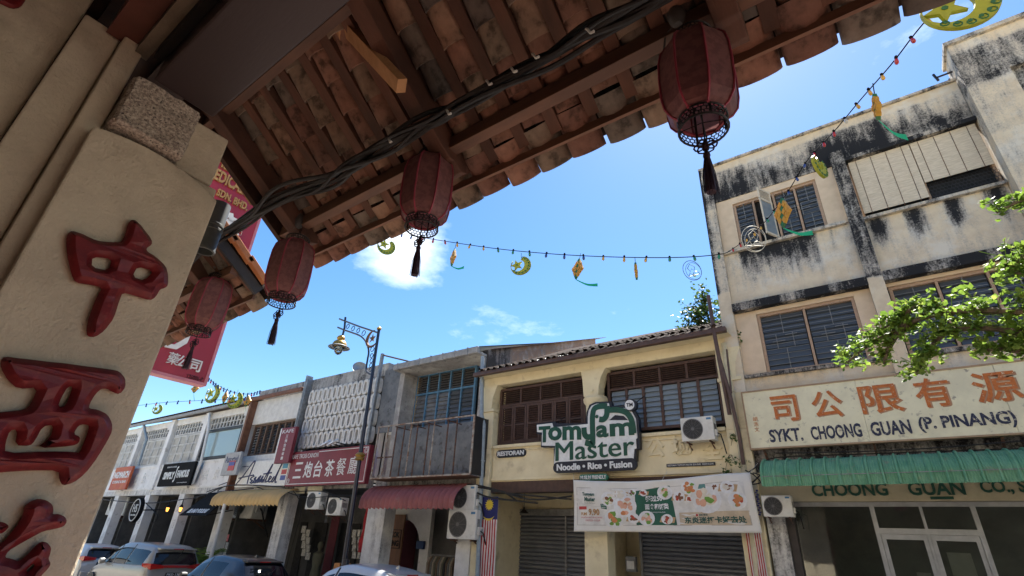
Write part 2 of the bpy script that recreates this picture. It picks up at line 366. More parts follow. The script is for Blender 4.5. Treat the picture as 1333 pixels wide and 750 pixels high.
gb.grid(lambda u, v: gn((X0g+(X1g-X0g)*u, Y0g, Z0g+(Z1g-Z0g)*v)), 30, 24); gb.grid(lambda u, v: gn((X0g+(X1g-X0g)*u, Y0g+(Y1g-Y0g)*v, Z0g)), 30, 24); gb.grid(lambda u, v: gn((X0g+(X1g-X0g)*u, Y0g+(Y1g-Y0g)*v, Z1g)), 30, 24)
g_ = gb.build('granite_bracket', granite, p, smooth=True)
# plaque: straight sides, arched top
pl = MB(); pts = []
y0, y1 = .232, .845
for i in range(13):
    t = i/12; y = y0+(y1-y0)*t; z = 3.90-.055*t+.062*math.sin(PI*t)**.8 if 0 < t < 1 else (3.90-.055*t)
    pts.append((-2.80, y, z))
pts = [(-2.80, y1, .75)]+[(-2.80, y0, .75)]+pts
plq = pl.poly([Vector(q) for q in pts], (.05, 0, 0)).build('plaque', cream_near, p, bevel=.010)
def outline(pts, ox, oy, sc, X):
    r = []
    for x, y in pts:
        q = at(ox+x/sc, oy+y/sc, X=X); r.append((q.y, q.z))
    return r
def smooth_loop(l, it=1):
    for _ in range(it):
        o = []
        for i in range(len(l)):
            a, b = l[i], l[(i+1) % len(l)]
            o += [(a[0]*.78+b[0]*.22, a[1]*.78+b[1]*.22), (a[0]*.22+b[0]*.78, a[1]*.22+b[1]*.78)]
        l = o
    return l
def carved(loops, X, label):
    me = flat_curve('C', loops=[smooth_loop(l) for l in loops], ext=.003, bev=.026, off=-.025)
    for v in me.vertices:
        yy, zz, d = v.co.x, v.co.y, v.co.z
        v.co = Vector((X+d*.85+.027+(d > 0)*.010*noise.noise((yy*14, zz*14, 0)), yy, zz))
    me.materials.clear(); me.materials.append(redlac)
    c = sum((v.co for v in me.vertices), Vector())/len(me.vertices)
    for v in me.vertices: v.co -= c
    o = place('carved_character', me, plq, c); o['label'] = label
zhong = [[(95,130),(140,145),(200,175),(260,190),(340,195),(365,190),(385,150),(400,90),(420,70),(440,75),(475,110),(525,180),(525,205),(495,225),(500,245),(550,270),(600,320),(617,370),(615,420),(600,438),(570,445),(545,490),(520,505),(450,485),(370,460),(350,510),(320,600),(270,670),(220,705),(180,700),(175,660),(190,590),(230,490),(262,435),(190,420),(115,408),(95,370),(70,260),(65,180),(75,145)],
         [(203,268),(315,280),(295,345),(200,330)], [(450,320),(540,345),(490,402),(420,378)]]
xi = [[(20,58),(100,70),(200,80),(370,100),(560,125),(610,135),(640,170),(640,215),(610,250),(580,240),(545,220),(515,222),(485,250),(455,300),(450,325),(500,332),(545,355),(570,400),(570,440),(545,490),(500,570),(430,660),(370,705),(320,718),(305,690),(300,640),(150,640),(0,650),(-80,660),(-150,600),(-170,480),(-130,370),(-60,350),(0,345),(130,330),(155,305),(195,215),(90,222),(40,180),(5,120),(2,80)],
      [(345,210),(375,210),(345,290),(325,318),(290,315),(310,270)],
      [(45,435),(88,430),(78,512),(150,515),(175,490),(215,415),(275,405),(258,475),(185,527),(370,515),(400,500),(405,470),(372,455),(400,410),(430,403),(460,410),(440,470),(408,555),(380,548),(240,545),(20,555),(22,500)]]
yao = [[(190,185),(250,140),(310,122),(370,135),(415,170),(425,215),(420,250),(470,245),(520,270),(538,305),(515,345),(440,365),(350,380),(270,420),(150,490),(60,545),(30,600),(90,610),(150,635),(220,580),(280,510),(330,470),(370,475),(410,520),(400,570),(385,610),(405,650),(380,690),(320,750),(280,860),(200,960),(60,980),(-100,960),(-160,800),(-120,600),(-60,500),(20,480),(80,410),(150,320),(188,240)],
       [(200,700),(260,645),(285,655),(250,700),(210,725)]]
yao2 = [[(-90,300),(-30,305),(30,315),(68,345),(40,380),(0,405),(-60,400),(-110,360)]]
FXP = -2.75
carved([outline(l, 70, 270, 4.165, FXP+.02) for l in zhong], FXP, 'the character for middle, uppermost on the plaque')
carved([outline(l, 0, 450, 3.947, FXP+.02) for l in xi], FXP, 'the character for west, below the first')
carved([outline(l, 0, 630, 6.25, FXP+.02) for l in yao], FXP, 'the character for medicine, cut off at the bottom')
carved([outline(l, 0, 630, 6.25, FXP+.02) for l in yao2], FXP, 'dot stroke of the lowest character')
tb = [(-30, -25), (8, -22), (40, -25), (36, -4), (28, 8), (16, 10), (0, 2), (-30, -4)]
me = flat_curve('C', loops=[smooth_loop([(at(x, y, X=-3.0).y, at(x, y, X=-3.0).z) for x, y in tb])], ext=.006, bev=.01, off=-.01)
for v in me.vertices: v.co = Vector((-3.01+v.co.z, v.co.x, v.co.y))
c = sum((v.co for v in me.vertices), Vector())/len(me.vertices)
for v in me.vertices: v.co -= c
me.materials.append(redlac); place('carved_character', me, p, c)['label'] = 'lower tip of a red carving on the far pilaster'

# ------------------------------------------------------------------ clay tile roofs seen from below
def tile_mesh(w=.19, L=.238, sag=.075, th=.014, down=True):
    b = MB(); n = 8
    for k, dz in ((0, 0), (1, th)):
        for j in range(2):
            for i in range(n+1):
                a = PI*(i/n); sgn = -1 if down else 1
                ww = w/2*(1-.05*j)*(1-.06*k)
                b.v.append(Vector((-ww*math.cos(a), (j-.5)*L, sgn*(math.sin(a)*(sag-dz)))))
    m = n+1
    def q(a, b_, c, d): b.f.append((a, b_, c, d))
    for i in range(n):
        q(i, i+1, m+i+1, m+i); o = 2*m; q(o+i, o+m+i, o+m+i+1, o+i+1)
        q(i, o+i, o+i+1, i+1); q(m+i, m+i+1, o+m+i+1, o+m+i)
    q(0, m, o+m, o); q(n, o+n, o+m+n, m+n)
    return b.mesh('roof_tile', tile_mat, Vector((0, 0, 0)), smooth=True)
TM = [tile_mesh(), tile_mesh(.182, .236, .066), tile_mesh(.192, .24, .078)]
EM = [tile_mesh(.234, .27, .088), tile_mesh(.228, .27, .080), tile_mesh(.232, .27, .095)]
CM = tile_mesh(.18, .27, .07, down=False)
def tile_roof(name, label, x0, x1, zoff, pitch, ytop, yeave, yw):
    T = thing(name, label, 'roof', ((x0+x1)/2, yeave, RZ0+zoff-.674*yeave))
    zr = lambda y: RZ0+zoff-.674*y
    n = int(round((x1-x0)/pitch)); dirv = Vector((0, math.cos(SLOPE), -math.sin(SLOPE))); nrm = Vector((0, math.sin(SLOPE), math.cos(SLOPE)))
    ra = MB().bar((0, ytop, zr(ytop)+.028), (0, yeave-.03, zr(yeave-.03)+.028), .074, .062, up=nrm)
    cz = Vector((0, (ytop+yeave)/2, zr((ytop+yeave)/2)+.028)); rme = ra.mesh('rafter', wood_red, cz)
    for i in range(n+1):
        place('rafter', rme, T, (x0+i*pitch+random.uniform(-.008, .008), cz.y, cz.z+random.uniform(-.004, .004)), rot=(0, 0, random.uniform(-.012, .012)))
    cov = MB()
    for i in range(n):
        xc = x0+(i+.5)*pitch
        s = yeave+.10; k = 0; step = .205
        while s > ytop-.1:
            y = s-.13*math.cos(SLOPE); z = zr(y)+.068
            r = random.uniform
            e = .02 if k == 0 else 0
            if k == 0: place('roof_tile', random.choice(EM), T, (xc+r(-.004, .004), y+.045+r(-.012, .012), z-.030+r(-.006, .006)), rot=(-SLOPE-.02+r(-.03, .03), r(-.05, .05), r(-.03, .03)))
            else: place('roof_tile', random.choice(TM), T, (xc+r(-.008, .008), y+r(-.012, .012)+e*r(-1, 1), z+r(-.004, .004)), rot=(-SLOPE-.15+r(-.03, .03), r(-.05, .05), r(-.04, .04)), scale=(r(.96, 1.03), 1, r(.9, 1.15)))
            s -= step*math.cos(SLOPE); k += 1
    for i in range(n+1):
        xc = x0+i*pitch; s = yeave+.115
        while s > ytop-.1:
            y = s-.13*math.cos(SLOPE); z = zr(y)+.075
            M3 = Matrix.Rotation(-SLOPE, 3, 'X')
            base = len(cov.v)
            for v in CM.vertices: cov.v.append(M3 @ v.co+Vector((xc, y, z)))
            for f in CM.polygons: cov.f.append(tuple(base+q for q in f.vertices))
            s -= .215*math.cos(SLOPE)
    zb_ = lambda y: zr(y)+.165
    MB().poly([(x0-.02, yy, zb_(yy)+dz) for yy, dz in ((ytop-.1, 0), (yeave+.10, 0), (yeave+.10, .02), (ytop-.1, .02))], (x1-x0+.04, 0, 0)).build('dark_gap_backing', M('gap_backing_dark', (.035, .030, .026), None, .95), T)  # added dark backing sheet, so the gaps between tiles read as shade
    cov.build('cover_tiles', tile_old, T, kind='stuff', smooth=True)
    box(x0-.03, x1+.03, yeave-.030, yeave-.010, zr(yeave)-.060, zr(yeave)-.004).build('eave_board', wood_long, T)
    return T, zr
T1, zr = tile_roof('clay_tile_eave', 'long clay tiled eave on red timber rafters overhead, nearest the viewer', -3.76, 3.05, 0, .235, .72, 1.95, .2)
MB().bar((-3.80, 1.72, zr(1.72)-.05), (3.1, 1.72, zr(1.72)-.05), .075, .095, up=(0, 0, 1)).build('purlin', wood_long, T1, bevel=.004)
MB().bar((-3.80, .90, zr(.9)-.05), (3.1, .90, zr(.9)-.05), .06, .09, up=(0, 0, 1)).build('ledger', wood_long, T1, bevel=.004)
def main_rafter(T, x, zr, w=.115, h=.17):
    b = MB(); prof = [(.66, zr(.66)-.005), (1.80, zr(1.80)-.005)]
    tip = [(1.86, zr(1.84)-.03), (1.87, zr(1.84)-.09), (1.82, zr(1.80)-.14), (1.74, zr(1.72)-.155), (1.70, zr(1.68)-.19), (1.62, zr(1.62)-.185)]
    pts = [(x-w/2, y, z) for y, z in prof+tip+[(.66, zr(.66)-h)]]
    b.poly(pts, (w, 0, 0)); b.build('bracket_rafter', M('timber_bracket', (.12, .055, .035), (.07, .035, .025), .75, scale=7, bump=.003, stretch=(1, .3, .3)), T, bevel=.006)
for x in (-3.52, -1.90, -.16, 1.5): main_rafter(T1, x, zr)
MB().bar((-3.79, .66, zr(.66)-.03), (-3.79, 1.93, zr(1.93)-.03), .05, .16, up=(0, 0, 1)).build('barge_board', wood_dark, T1)
MB().bar((-3.86, .75, zr(.75)+.02), (-3.86, 1.45, zr(1.45)-.05), .03, .07, up=(0, 0, 1)).build('verge_batten', wood_new, T1)
a, b_ = at(431, 14, Y=.93), at(523, 112, Y=1.22)
MB().bar(a, b_, .085, .06, up=(0, .5, 1)).build('new_batten', wood_new, T1, bevel=.002, label='pale new batten nailed under the old rafters')
a, b_ = at(415, 30, Y=.93), at(446, 44, Y=1.0)
MB().bar(a, b_, .11, .05, up=(0, .5, 1)).build('packing_block', wood_new, T1)
# neighbour's eave further left
T2, zr2 = tile_roof('clay_tile_eave', 'lower clay tiled eave of the next shophouse, left of the first behind the third lantern', -9.5, -4.55, -.15, .235, .72, 1.98, .2)
MB().bar((-9.5, 1.72, zr2(1.72)-.05), (-4.5, 1.72, zr2(1.72)-.05), .07, .09, up=(0, 0, 1)).build('purlin', wood_long, T2)
for x in (-4.95, -6.5, -8.0): main_rafter(T2, x, zr2)
MB().bar((-4.50, .66, zr2(.66)+.02), (-4.50, 1.98, zr2(1.98)+.02), .035, .10, up=(0, 0, 1)).build('barge_board', M('barge_grey', (.045, .045, .048), (.03, .03, .032), .7, scale=5), T2)
for i in range(7):
    y = 2.0-i*.19; b = MB()
    b.bar((-4.51, y, zr2(y)+.125), (-4.51, y-.22, zr2(y-.22)+.150), .17, .06, up=(0, .5, 1)); b.build('verge_tile', tile_edge, T2, bevel=.004)
n2 = thing('neighbour_shophouse', 'cream wall of the next shophouse on the near side, hidden behind the pillar', 'building', (-6, .3, .3))
box(-9.5, -4.45, .10, .62, 3.9, 5.1).build('wall', cream_near, n2)
box(-9.5, -8.9, .10, .62, .3, 3.9).build('pillar', cream_near, n2)
# downpipe stub
q = at(281, 268, X=-4.08); q2 = at(271, 330, X=-4.08)
dp = thing('downpipe', 'short grey plastic downpipe with an open lower end beside the pillar', 'pipe', (q2.x, q2.y, q2.z))
b = MB(); cx, cy = (q.x+q2.x)/2, (q.y+q2.y)/2
b.lathe([(.075, q2.z), (.075, q.z+.03), (.066, q.z+.03), (.066, q2.z), (.075, q2.z)], (cx, cy, 0), 24, cap=False); b.build('pipe', pvc, dp, smooth=True)
for z in (q2.z+.01, q2.z+.20, q2.z+.24):
    MB().lathe([(.076, z-.012), (.080, z-.008), (.080, z+.008), (.076, z+.012)], (cx, cy, 0), 24, cap=False).build('collar', pvc, dp, smooth=True)

# ------------------------------------------------------------------ cable bundle
cb = thing('cable_bundle', 'twisted bundle of black cables slung under the near eave across the picture', 'cables', tuple(at(560, 160, Y=1.45)))
path = [(905,-40),(845,2),(770,42),(690,87),(600,136),(560,158),(510,183),(460,213),(425,236),(370,256),(330,281),(290,304),(262,326),(235,350)]
ys = [1.42]*14
P = [at(x, y, Y=yy) for (x, y), yy in zip(path, ys)]
def spline(P, n):
    out = []
    for i in range(len(P)-1):
        p0, p1, p2, p3 = P[max(i-1, 0)], P[i], P[i+1], P[min(i+2, len(P)-1)]
        for k in range(n):
            t = k/n; out.append(.5*((2*p1)+(p2-p0)*t+(2*p0-5*p1+4*p2-p3)*t*t+(3*p1-p0-3*p2+p3)*t**3))
    return out+[P[-1]]
S = spline(P, 7)
for k in range(9):
    ph = 2*PI*k/9; rr = .046 if k < 6 else .022; off = random.uniform(.6, 1)
    pts = []
    for i, q in enumerate(S):
        a = ph+i*.07*(1 if k % 2 else -.6)+.9*math.sin(i*.19+k*1.7)
        loose = 1+.55*max(0, math.sin(i*.125+k*.9))*(k % 3 == 0)
        dd = (S[min(i+1, len(S)-1)]-S[max(i-1, 0)]).normalized(); sd = dd.cross(Vector((0, 0, 1))).normalized(); up = sd.cross(dd)
        pts.append(q+(sd*math.cos(a)+up*math.sin(a))*rr*loose*off*(1+.35*math.sin(i*.33+k*2.1)))
    MB().tube(pts, .011 if k % 2 else .015, 7).build('cable', black_cable, cb, smooth=True)
for x, y in ((512, 186), (672, 96), (700, 78), (640, 112), (588, 150), (770, 46)):
    q = at(x, y, Y=1.40); MB().tube([q+Vector((-.012, -.03, .02)), q+Vector((0, -.035, 0)), q+Vector((.01, -.03, -.025)), q+Vector((.03, -.035, -.035))], .007, 5).build('cable_tie', tie_white, cb)

# ------------------------------------------------------------------ lanterns
shade_m = M('lantern_cloth', (.26, .12, .115), (.20, .09, .09), .55, scale=26, lo=.45, hi=.55, trans=.38, bump=.001, bscale=60)
rib_m = M('lantern_rib', (.32, .05, .08), None, .5)
tassel_m = M('tassel_thread', (.035, .014, .022), (.02, .01, .02), .7, scale=60)
def make_lantern():
    L = thing('lantern', '', 'lantern', (0, 0, 0), 'octagonal red cloth lanterns hung under the eave')
    prof = [(.112, 0), (.140, .020), (.168, .066), (.180, .135), (.184, .27), (.181, .385), (.168, .458), (.140, .505), (.104, .528)]
    MB().lathe(prof, (0, 0, 0), 8, cap=False, ph=PI/8).build('shade', shade_m, L)
    rb = MB()
    for k in range(8):
        a = 2*PI*k/8+PI/8; rb.tube([(r*1.012*math.cos(a), r*1.012*math.sin(a), h) for r, h in prof], .0062, 5)
    for r, h in (prof[0], prof[-1]): rb.tube([(r*1.01*math.cos(2*PI*k/8+PI/8), r*1.01*math.sin(2*PI*k/8+PI/8), h) for k in range(8)], .009, 5, closed=True)
    rb.build('rib', rib_m, L, smooth=True)
    for nm, z0, z1, r in (('bottom_fret', -.066, -.004, .112), ('top_fret', .532, .580, .098)):
        f = MB()
        for z in (z0, z1): f.tube([(r*math.cos(2*PI*k/24), r*math.sin(2*PI*k/24), z) for k in range(24)], .006, 5, closed=True)
        rows = 3 if nm[0] == 'b' else 2; hh = (z1-z0)/rows
        for j in range(rows):
            zc = z0+hh*(j+.5)
            for k in range(30):
                a0 = 2*PI*(k+.5*(j % 2))/30; w = PI/30
                f.tube([(r*math.cos(a0+w*1.25*math.cos(t)), r*math.sin(a0+w*1.25*math.cos(t)), zc+hh*.55*math.sin(t)) for t in [2*PI*q/8 for q in range(8)]], .0022, 3, closed=True)
        f.build(nm, iron, L)
    c = MB().tube([(0, 0, -.13), (0, 0, .20)], .004, 5)
    for a in (0, PI/2, PI, 3*PI/2): c.tube([(.108*math.cos(a), .108*math.sin(a), -.04), (0, 0, -.02)], .003, 4)
    for a in (.4, 2.0, 3.6, 5.2): c.tube([(.104*math.cos(a), .104*math.sin(a), -.06), (.104*math.cos(a), .104*math.sin(a), .53)], .006, 4)
    c.build('frame', iron, L)
    h = MB()
    for a in (.6, .6+2*PI/3, .6+4*PI/3): h.tube([(.098*math.cos(a), .098*math.sin(a), .580), (.04*math.cos(a), .04*math.sin(a), .62), (0, 0, .64)], .003, 4)
    for i in range(5): h.tube([(.010*math.cos(t)*(i % 2), .010*math.cos(t)*(1-i % 2), .645+i*.028+.017*math.sin(t)) for t in [2*PI*q/8 for q in range(8)]], .0032, 4, closed=True)
    h.build('chain', iron, L)
    k = MB()
    for a in range(6):
        t = a*PI/3; k.tube([(math.cos(t)*.028+.024*math.cos(q), math.sin(t)*.006, -.165+math.sin(t)*.026+.022*math.sin(q)) for q in [2*PI*w/8 for w in range(8)]], .0045, 4, closed=True)
    k.lathe([(.004, -.20), (.016, -.185), (.018, -.165), (.010, -.145), (.004, -.13)], n=8)
    kn = k.build('knot', tassel_m, L)
    s = MB()
    s.lathe([(.012, -.245), (.017, -.225), (.015, -.21), (.006, -.20)], n=10)
    s.lathe([(.010, -.23), (.017, -.27), (.021, -.34), (.024, -.41), (.022, -.43)], n=10)
    for i in range(40):
        a = random.uniform(0, 2*PI); r0 = random.uniform(0, .012); r1 = r0*1.9+.006; s.tube([(r0*math.cos(a), r0*math.sin(a), -.23), (r1*math.cos(a), r1*math.sin(a), -.33), (r1*1.15*math.cos(a)+.004, r1*1.15*math.sin(a), -.44+random.uniform(0, .03))], .0022, 3)
    s.build('tassel', tassel_m, L)
    return L
L0 = make_lantern()
lan = [((548, 301), 'lantern hung just above the small white cloud'), ((917, 173), 'lantern, largest of all, at the upper right near the tall building'),
       ((365, 398), 'lantern between the left end of the near eave and the lower tile roof'), ((257, 437), 'lantern, smallest of all, hanging in front of the red signboard')]
for i, ((x, y), lb) in enumerate(lan):
    q = at(x, y, Y=1.70); q.z += .075
    o = L0 if i == 0 else copy_tree(L0)
    o.location = q; o.scale = (.88,)*3; o['label'] = 'red cloth '+lb; o.rotation_euler[2] = i*.13; o.rotation_euler[1] = (.0, .03, -.02, .03)[i]
    # the hook lamp socket above each lantern
    h = thing('lamp_bracket', ('black lamp holder on the rafter above the lantern by the cloud', 'grey lamp holder on the rafter above the largest lantern', 'black lamp holder at the left end of the near eave', 'dark lamp holder under the next house eave')[i], 'lamp holder', (q.x, q.y, q.z+.62), 'lamp holders above the lanterns')
    b = MB(); b.lathe([(.02, .60), (.035, .62), (.045, .67), (.03, .72), (.012, .76)], (q.x-.03, q.y-.03, q.z), 12); b.tube([(q.x-.03, q.y-.03, q.z+.63), (q.x-.10, q.y-.01, q.z+.60), (q.x-.12, q.y, q.z+.50)], .005, 5)
    b.build('holder', M('lamp_holder', (.09, .085, .08), None, .6), h, smooth=True)
# ------------------------------------------------------------------ materials of the far side
pink = MOLD('tall_plaster', (.68, .57, .41), (.60, .49, .35))
pinkplain = M('tall_surround', (.70, .55, .39), (.63, .49, .34), .9, scale=4, bump=.002)
frame_pink = M('frame_pink', (.44, .30, .20), (.36, .24, .16), .7, scale=20)
yellow = M('tomyam_plaster', (.76, .67, .45), (.69, .60, .39), .88, scale=2.5, bump=.002, c3=(.50, .42, .27), s3=3, lo3=.55, hi3=.75)
brown_w = M('brown_woodwork', (.085, .045, .032), (.06, .032, .024), .6, scale=9)
gutter_br = M('gutter_brown', (.10, .058, .045), (.07, .04, .032), .5, scale=6)
gutter_gy = M('gutter_grey', (.34, .33, .31), (.24, .235, .225), .7, scale=5)
pipe_gy = M('pipe_bluegrey', (.30, .36, .40), (.24, .29, .33), .6, scale=8)
pipe_ye = M('pipe_cream', (.60, .54, .37), (.48, .43, .30), .6, scale=8)
glass_d = GL('louvre_glass', (.075, .085, .095), .14, spec=.55)
glass_l = GL('frosted_louvre', (.20, .24, .27), .35, spec=.6)
glass_s = GL('shop_glass', (.03, .035, .035), .03, alpha=.45, spec=.7)
room = M('dark_room', (.035, .033, .032), (.02, .02, .02), .95)
white_pl = M('white_plaster', (.80, .79, .77), (.70, .69, .67), .88, scale=2, bump=.002, c3=(.38, .36, .33), s3=2.6, lo3=.60, hi3=.76)
white_dirty = MOLD('white_dirty', (.74, .73, .70), (.60, .59, .57), dark=(.05, .05, .05))
grey_pl = MOLD('grey_plaster', (.40, .38, .35), (.30, .28, .26))
blue_w = M('blue_woodwork', (.10, .24, .38), (.08, .18, .28), .6, scale=8, c3=(.14, .16, .17), s3=12)
rust = M('rusty_steel', (.16, .075, .045), (.07, .05, .045), .85, scale=14, bump=.001)
metal_gy = M('galvanised', (.32, .33, .33), (.22, .22, .22), .5, metal=.5, scale=7)
zinc = M('zinc_sheet', (.20, .205, .205), (.13, .135, .14), .65, metal=.2, scale=3, c3=(.06, .05, .045), s3=4)
white_paint = M('white_paint', (.78, .78, .75), (.70, .70, .67), .6, scale=10)
ac_white = M('aircon_case', (.66, .65, .60), (.56, .55, .50), .5, scale=5, c3=(.40, .37, .30), s3=7, lo3=.6, hi3=.8)
dark_pl = M('dark_plastic', (.03, .03, .032), None, .5)
mesh_gy = M('fan_grille', (.14, .14, .135), None, .6)
shutter_m = M('roller_shutter', (.22, .23, .25), (.18, .19, .21), .45, metal=.3, scale=4)
FXc = 12.0
def rowtex(): pass
# ------------------------------------------------------------------ small builders shared by the facades
def louvre_mesh(name, w, d, t, m, tilt):
    b = MB(); c, s = math.cos(tilt), math.sin(tilt)
    pts = [(0, -d/2, -t/2), (0, d/2, -t/2), (0, d/2, t/2), (0, -d/2, t/2)]
    p2 = [Vector((-w/2, y*c-z*s, y*s+z*c)) for _, y, z in pts]
    return b.poly(p2, (w, 0, 0)).mesh(name, m, Vector((0, 0, 0)))
_lm = {}
def louvres(parent, x0, x1, z0, z1, y, n, m, d=None, tilt=rad(35), name='slat', t=.010):
    key = (round(x1-x0, 3), m.name, n, round(z1-z0, 3), tilt)
    d = d or (z1-z0)/n*1.12
    if key not in _lm: _lm[key] = louvre_mesh(name, x1-x0, d, t, m, tilt)
    for i in range(n): place(name, _lm[key], parent, ((x0+x1)/2, y, z0+(i+.5)*(z1-z0)/n), rot=(random.uniform(-.03, .03) if m.name != 'brown_woodwork' else 0, 0, 0))
def frame(parent, x0, x1, z0, z1, y, w, d, m, name='window_frame', vs=(), hs=()):
    b = MB(); b.box(x0, x0+w, y, y+d, z0, z1).box(x1-w, x1, y, y+d, z0, z1)
    b.box(x0+w, x1-w, y+.002, y+d-.002, z0, z0+w).box(x0+w, x1-w, y+.002, y+d-.002, z1-w, z1)
    for x in vs: b.box(x-w*.4, x+w*.4, y+.004, y+d-.004, z0+w, z1-w)
    for z in hs: b.box(x0+w, x1-w, y+.006, y+d-.006, z-w*.4, z+w*.4)
    return b.build(name, m, parent)
def pipe(pts, r, m, label, bands=()):
    t = thing('drainpipe', label, 'pipe', tuple(pts[-1])); MB().tube(pts, r, 10).build('pipe', m, t, smooth=True)
    for q in bands: MB().lathe([(r*1.02, -.02), (r*1.25, -.015), (r*1.25, .015), (r*1.02, .02)], q, 10).build('pipe_clip', m, t)
    return t
def make_ac():
    a = thing('air_conditioner', '', 'air conditioner', (0, 0, 0), 'outdoor air conditioner units on the far shopfronts')
    w, h, d = .84, .60, .30
    box(-w/2, w/2, 0, d, 0, h).build('casing', ac_white, a, bevel=.015)
    fx, fz, r = -w/2+.31, h/2, .245
    f = MB().lathe([(r*1.08, -.006), (r*1.08, .001), (r, .001), (r, -.006), (r*1.08, -.006)], (fx, 0, fz), 28, axis='Y', cap=False)
    for k in range(1, 7): rr = r*k/7; f.tube([(fx+rr*math.cos(t), -.010, fz+rr*math.sin(t)) for t in [2*PI*q/20 for q in range(20)]], .0028, 4, closed=True)
    for k in range(12): t = 2*PI*k/12; f.tube([(fx+.03*math.cos(t), -.012, fz+.03*math.sin(t)), (fx+r*math.cos(t), -.008, fz+r*math.sin(t))], .003, 4)
    f.lathe([(.045, -.016), (.045, -.006)], (fx, 0, fz), 14, axis='Y'); f.build('fan_grille', mesh_gy, a)
    MB().lathe([(r*.99, -.003), (r*.99, -.001)], (fx, 0, fz), 28, axis='Y').build('fan_opening', dark_pl, a)
    box(w/2-.16, w/2-.04, -.004, -.0005, h-.09, h-.04).build('badge', M('badge_blue', (.05, .18, .34), None, .4), a)
    s = MB()
    for k in range(9): s.box(w/2-.001, w/2+.004, .05+k*.022, .062+k*.022, .1, .42)
    s.build('side_louvre', mesh_gy, a)
    box(w/2, w/2+.05, .05, .2, .10, .26).build('valve_cover', ac_white, a, bevel=.01)
    for x in (-w/2+.12, w/2-.14):
        b = MB().bar((x, .02, -.02), (x, d+.1, -.02), .035, .035); b.bar((x, .15, -.03), (x, d+.1, -.16), .025, .025); b.build('bracket', rust, a)
    MB().tube([(w/2+.04, .12, .18), (w/2+.12, .12, .14), (w/2+.14, .2, -.05), (w/2+.14, d+.05, -.3)], .016, 6).build('hose', black_cable, a, smooth=True)
    return a
AC0 = make_ac(); ac_n = [0]
def ac(px0, py0, px1, py1, Yf, label):
    a, b_ = at(px0, py0, Y=Yf), at(px1, py1, Y=Yf); x = (a.x+b_.x)/2; s = abs(b_.x-a.x)/.84
    if ac_n[0] == 0: o = AC0; o.location = (x, Yf, b_.z); o['label'] = label; o.scale = (s,)*3
    else: o = again(AC0, (x, Yf, b_.z), 0, label, s)
    ac_n[0] += 1; return o
def corrugated(T, x0, x1, zt, zb, yw, yf, m, name='awning_sheet', pitch=.075, amp=.012, curve=1.0, valance=.14):
    "a barrel curved corrugated sheet from the wall (yw, zt) to the front edge (yf, zb)"
    nx = int((x1-x0)/pitch*6)
    def fn(u, v):
        x = x0+(x1-x0)*u
        if v < .85:
            a = v/.85*PI/2*.92; y = yw+(yf-yw)*math.sin(a); z = zb+valance+(zt-zb-valance)*math.cos(a)
        else:
            a = PI/2*.92; k = (v-.85)/.15; y = yw+(yf-yw)*math.sin(a)-.01*k; z0 = zb+valance+(zt-zb-valance)*math.cos(a); z = z0+(zb-z0)*k
        c = amp*math.sin(2*PI*(x-x0)/pitch); return (x, y-c*.8, z+c*.6)
    b = MB().grid(fn, nx, 12)
    return b.build(name, m, T, smooth=True, fix=False)

# ------------------------------------------------------------------ TALL BUILDING (right)
B = thing('tall_shophouse', 'three storey pinkish concrete shophouse with black mould streaks and louvre windows, at the right', 'building', (.3, 12, .12))
XL, XR, TOP = -2.62, 3.02, 11.90
def fmold(x, z):
    m = -.1
    if z > 10.6:
        m = -.02+.30*max(0, 1-abs(z-10.95)/.9)
        if x < -1.5: m += .12
        if .0 < x < 1.5: m += .18
        if x > 1.9: m -= .02
        if z > 11.65: m -= .25
    elif 7.6 < z < 9.15:
        e = .42*max(0, 1-(z-7.58)/.16)
        if x < .35: k = max(0, 1-(9.10-z)/1.25); m = -.13+.60*k*(1 if -2.0 < x < -.35 else .25)+e
        else: m = -.06+.48*max(0, min(1, 1.25-abs(8.85-z)/.55))*(.45+.55*math.sin(x*9.5))+e
    elif z < 5.95: m = -.18+.25*max(0, 1-(5.9-z)/.35)
    return m
WY = 12.0
moldwall('parapet_wall', XL, XR, WY, WY+.25, 10.72, TOP, pink, B, fmold, .08)
moldwall('spandrel_wall', XL, XR, WY, WY+.25, 7.62, 9.08, pink, B, fmold, .08)
moldwall('sill_wall', XL, 9, WY, WY+.25, 5.50, 5.86, pink, B, fmold, .1)
moldwall('coping', XL-.06, XR, WY-.07, WY+.3, TOP+.001, TOP+.06, pink, B, lambda x, z: .15, .15)
moldwall('mould_ledge', XL+.25, .36, WY-.16, WY-.002, 7.42, 7.615, pink, B, lambda x, z: .34+.10*math.sin(x*7), .06)
moldwall('mould_ledge', .64, XR, WY-.16, WY-.002, 7.44, 7.66, pink, B, lambda x, z: .34+.10*math.sin(x*7), .06)
moldwall('head_ledge', .60, XR, WY-.13, WY-.002, 10.66, 10.76, pink, B, lambda x, z: .34+.1*math.sin(x*5), .06)
moldwall('window_sill', XL+.25, .30, WY-.10, WY-.002, 9.04, 9.115, pink, B, lambda x, z: .12, .1)
moldwall('window_sill', .62, XR, WY-.10, WY-.002, 9.0, 9.07, pink, B, lambda x, z: .15, .1)
moldwall('window_sill', XL+.25, .30, WY-.08, WY-.002, 5.80, 5.875, pink, B, lambda x, z: .22, .1)
moldwall('window_sill', .66, XR, WY-.08, WY-.002, 5.80, 5.875, pink, B, lambda x, z: .2, .1)
moldwall('edge_pilaster', XL-.05, XL+.24, WY-.09, WY+.26, 5.5, TOP-.02, pink, B, lambda x, z: (.06 if z > 8 else -.35)+(.30 if x < XL+.02 else .0)+(.15 if z > 10.5 else 0), .08)
moldwall('pilaster', .355, .635, WY-.14, WY-.003, 5.5, TOP-.9, pink, B, lambda x, z: .28 if z > 7.6 else (-.25 if z > 6 else -.1), .08)
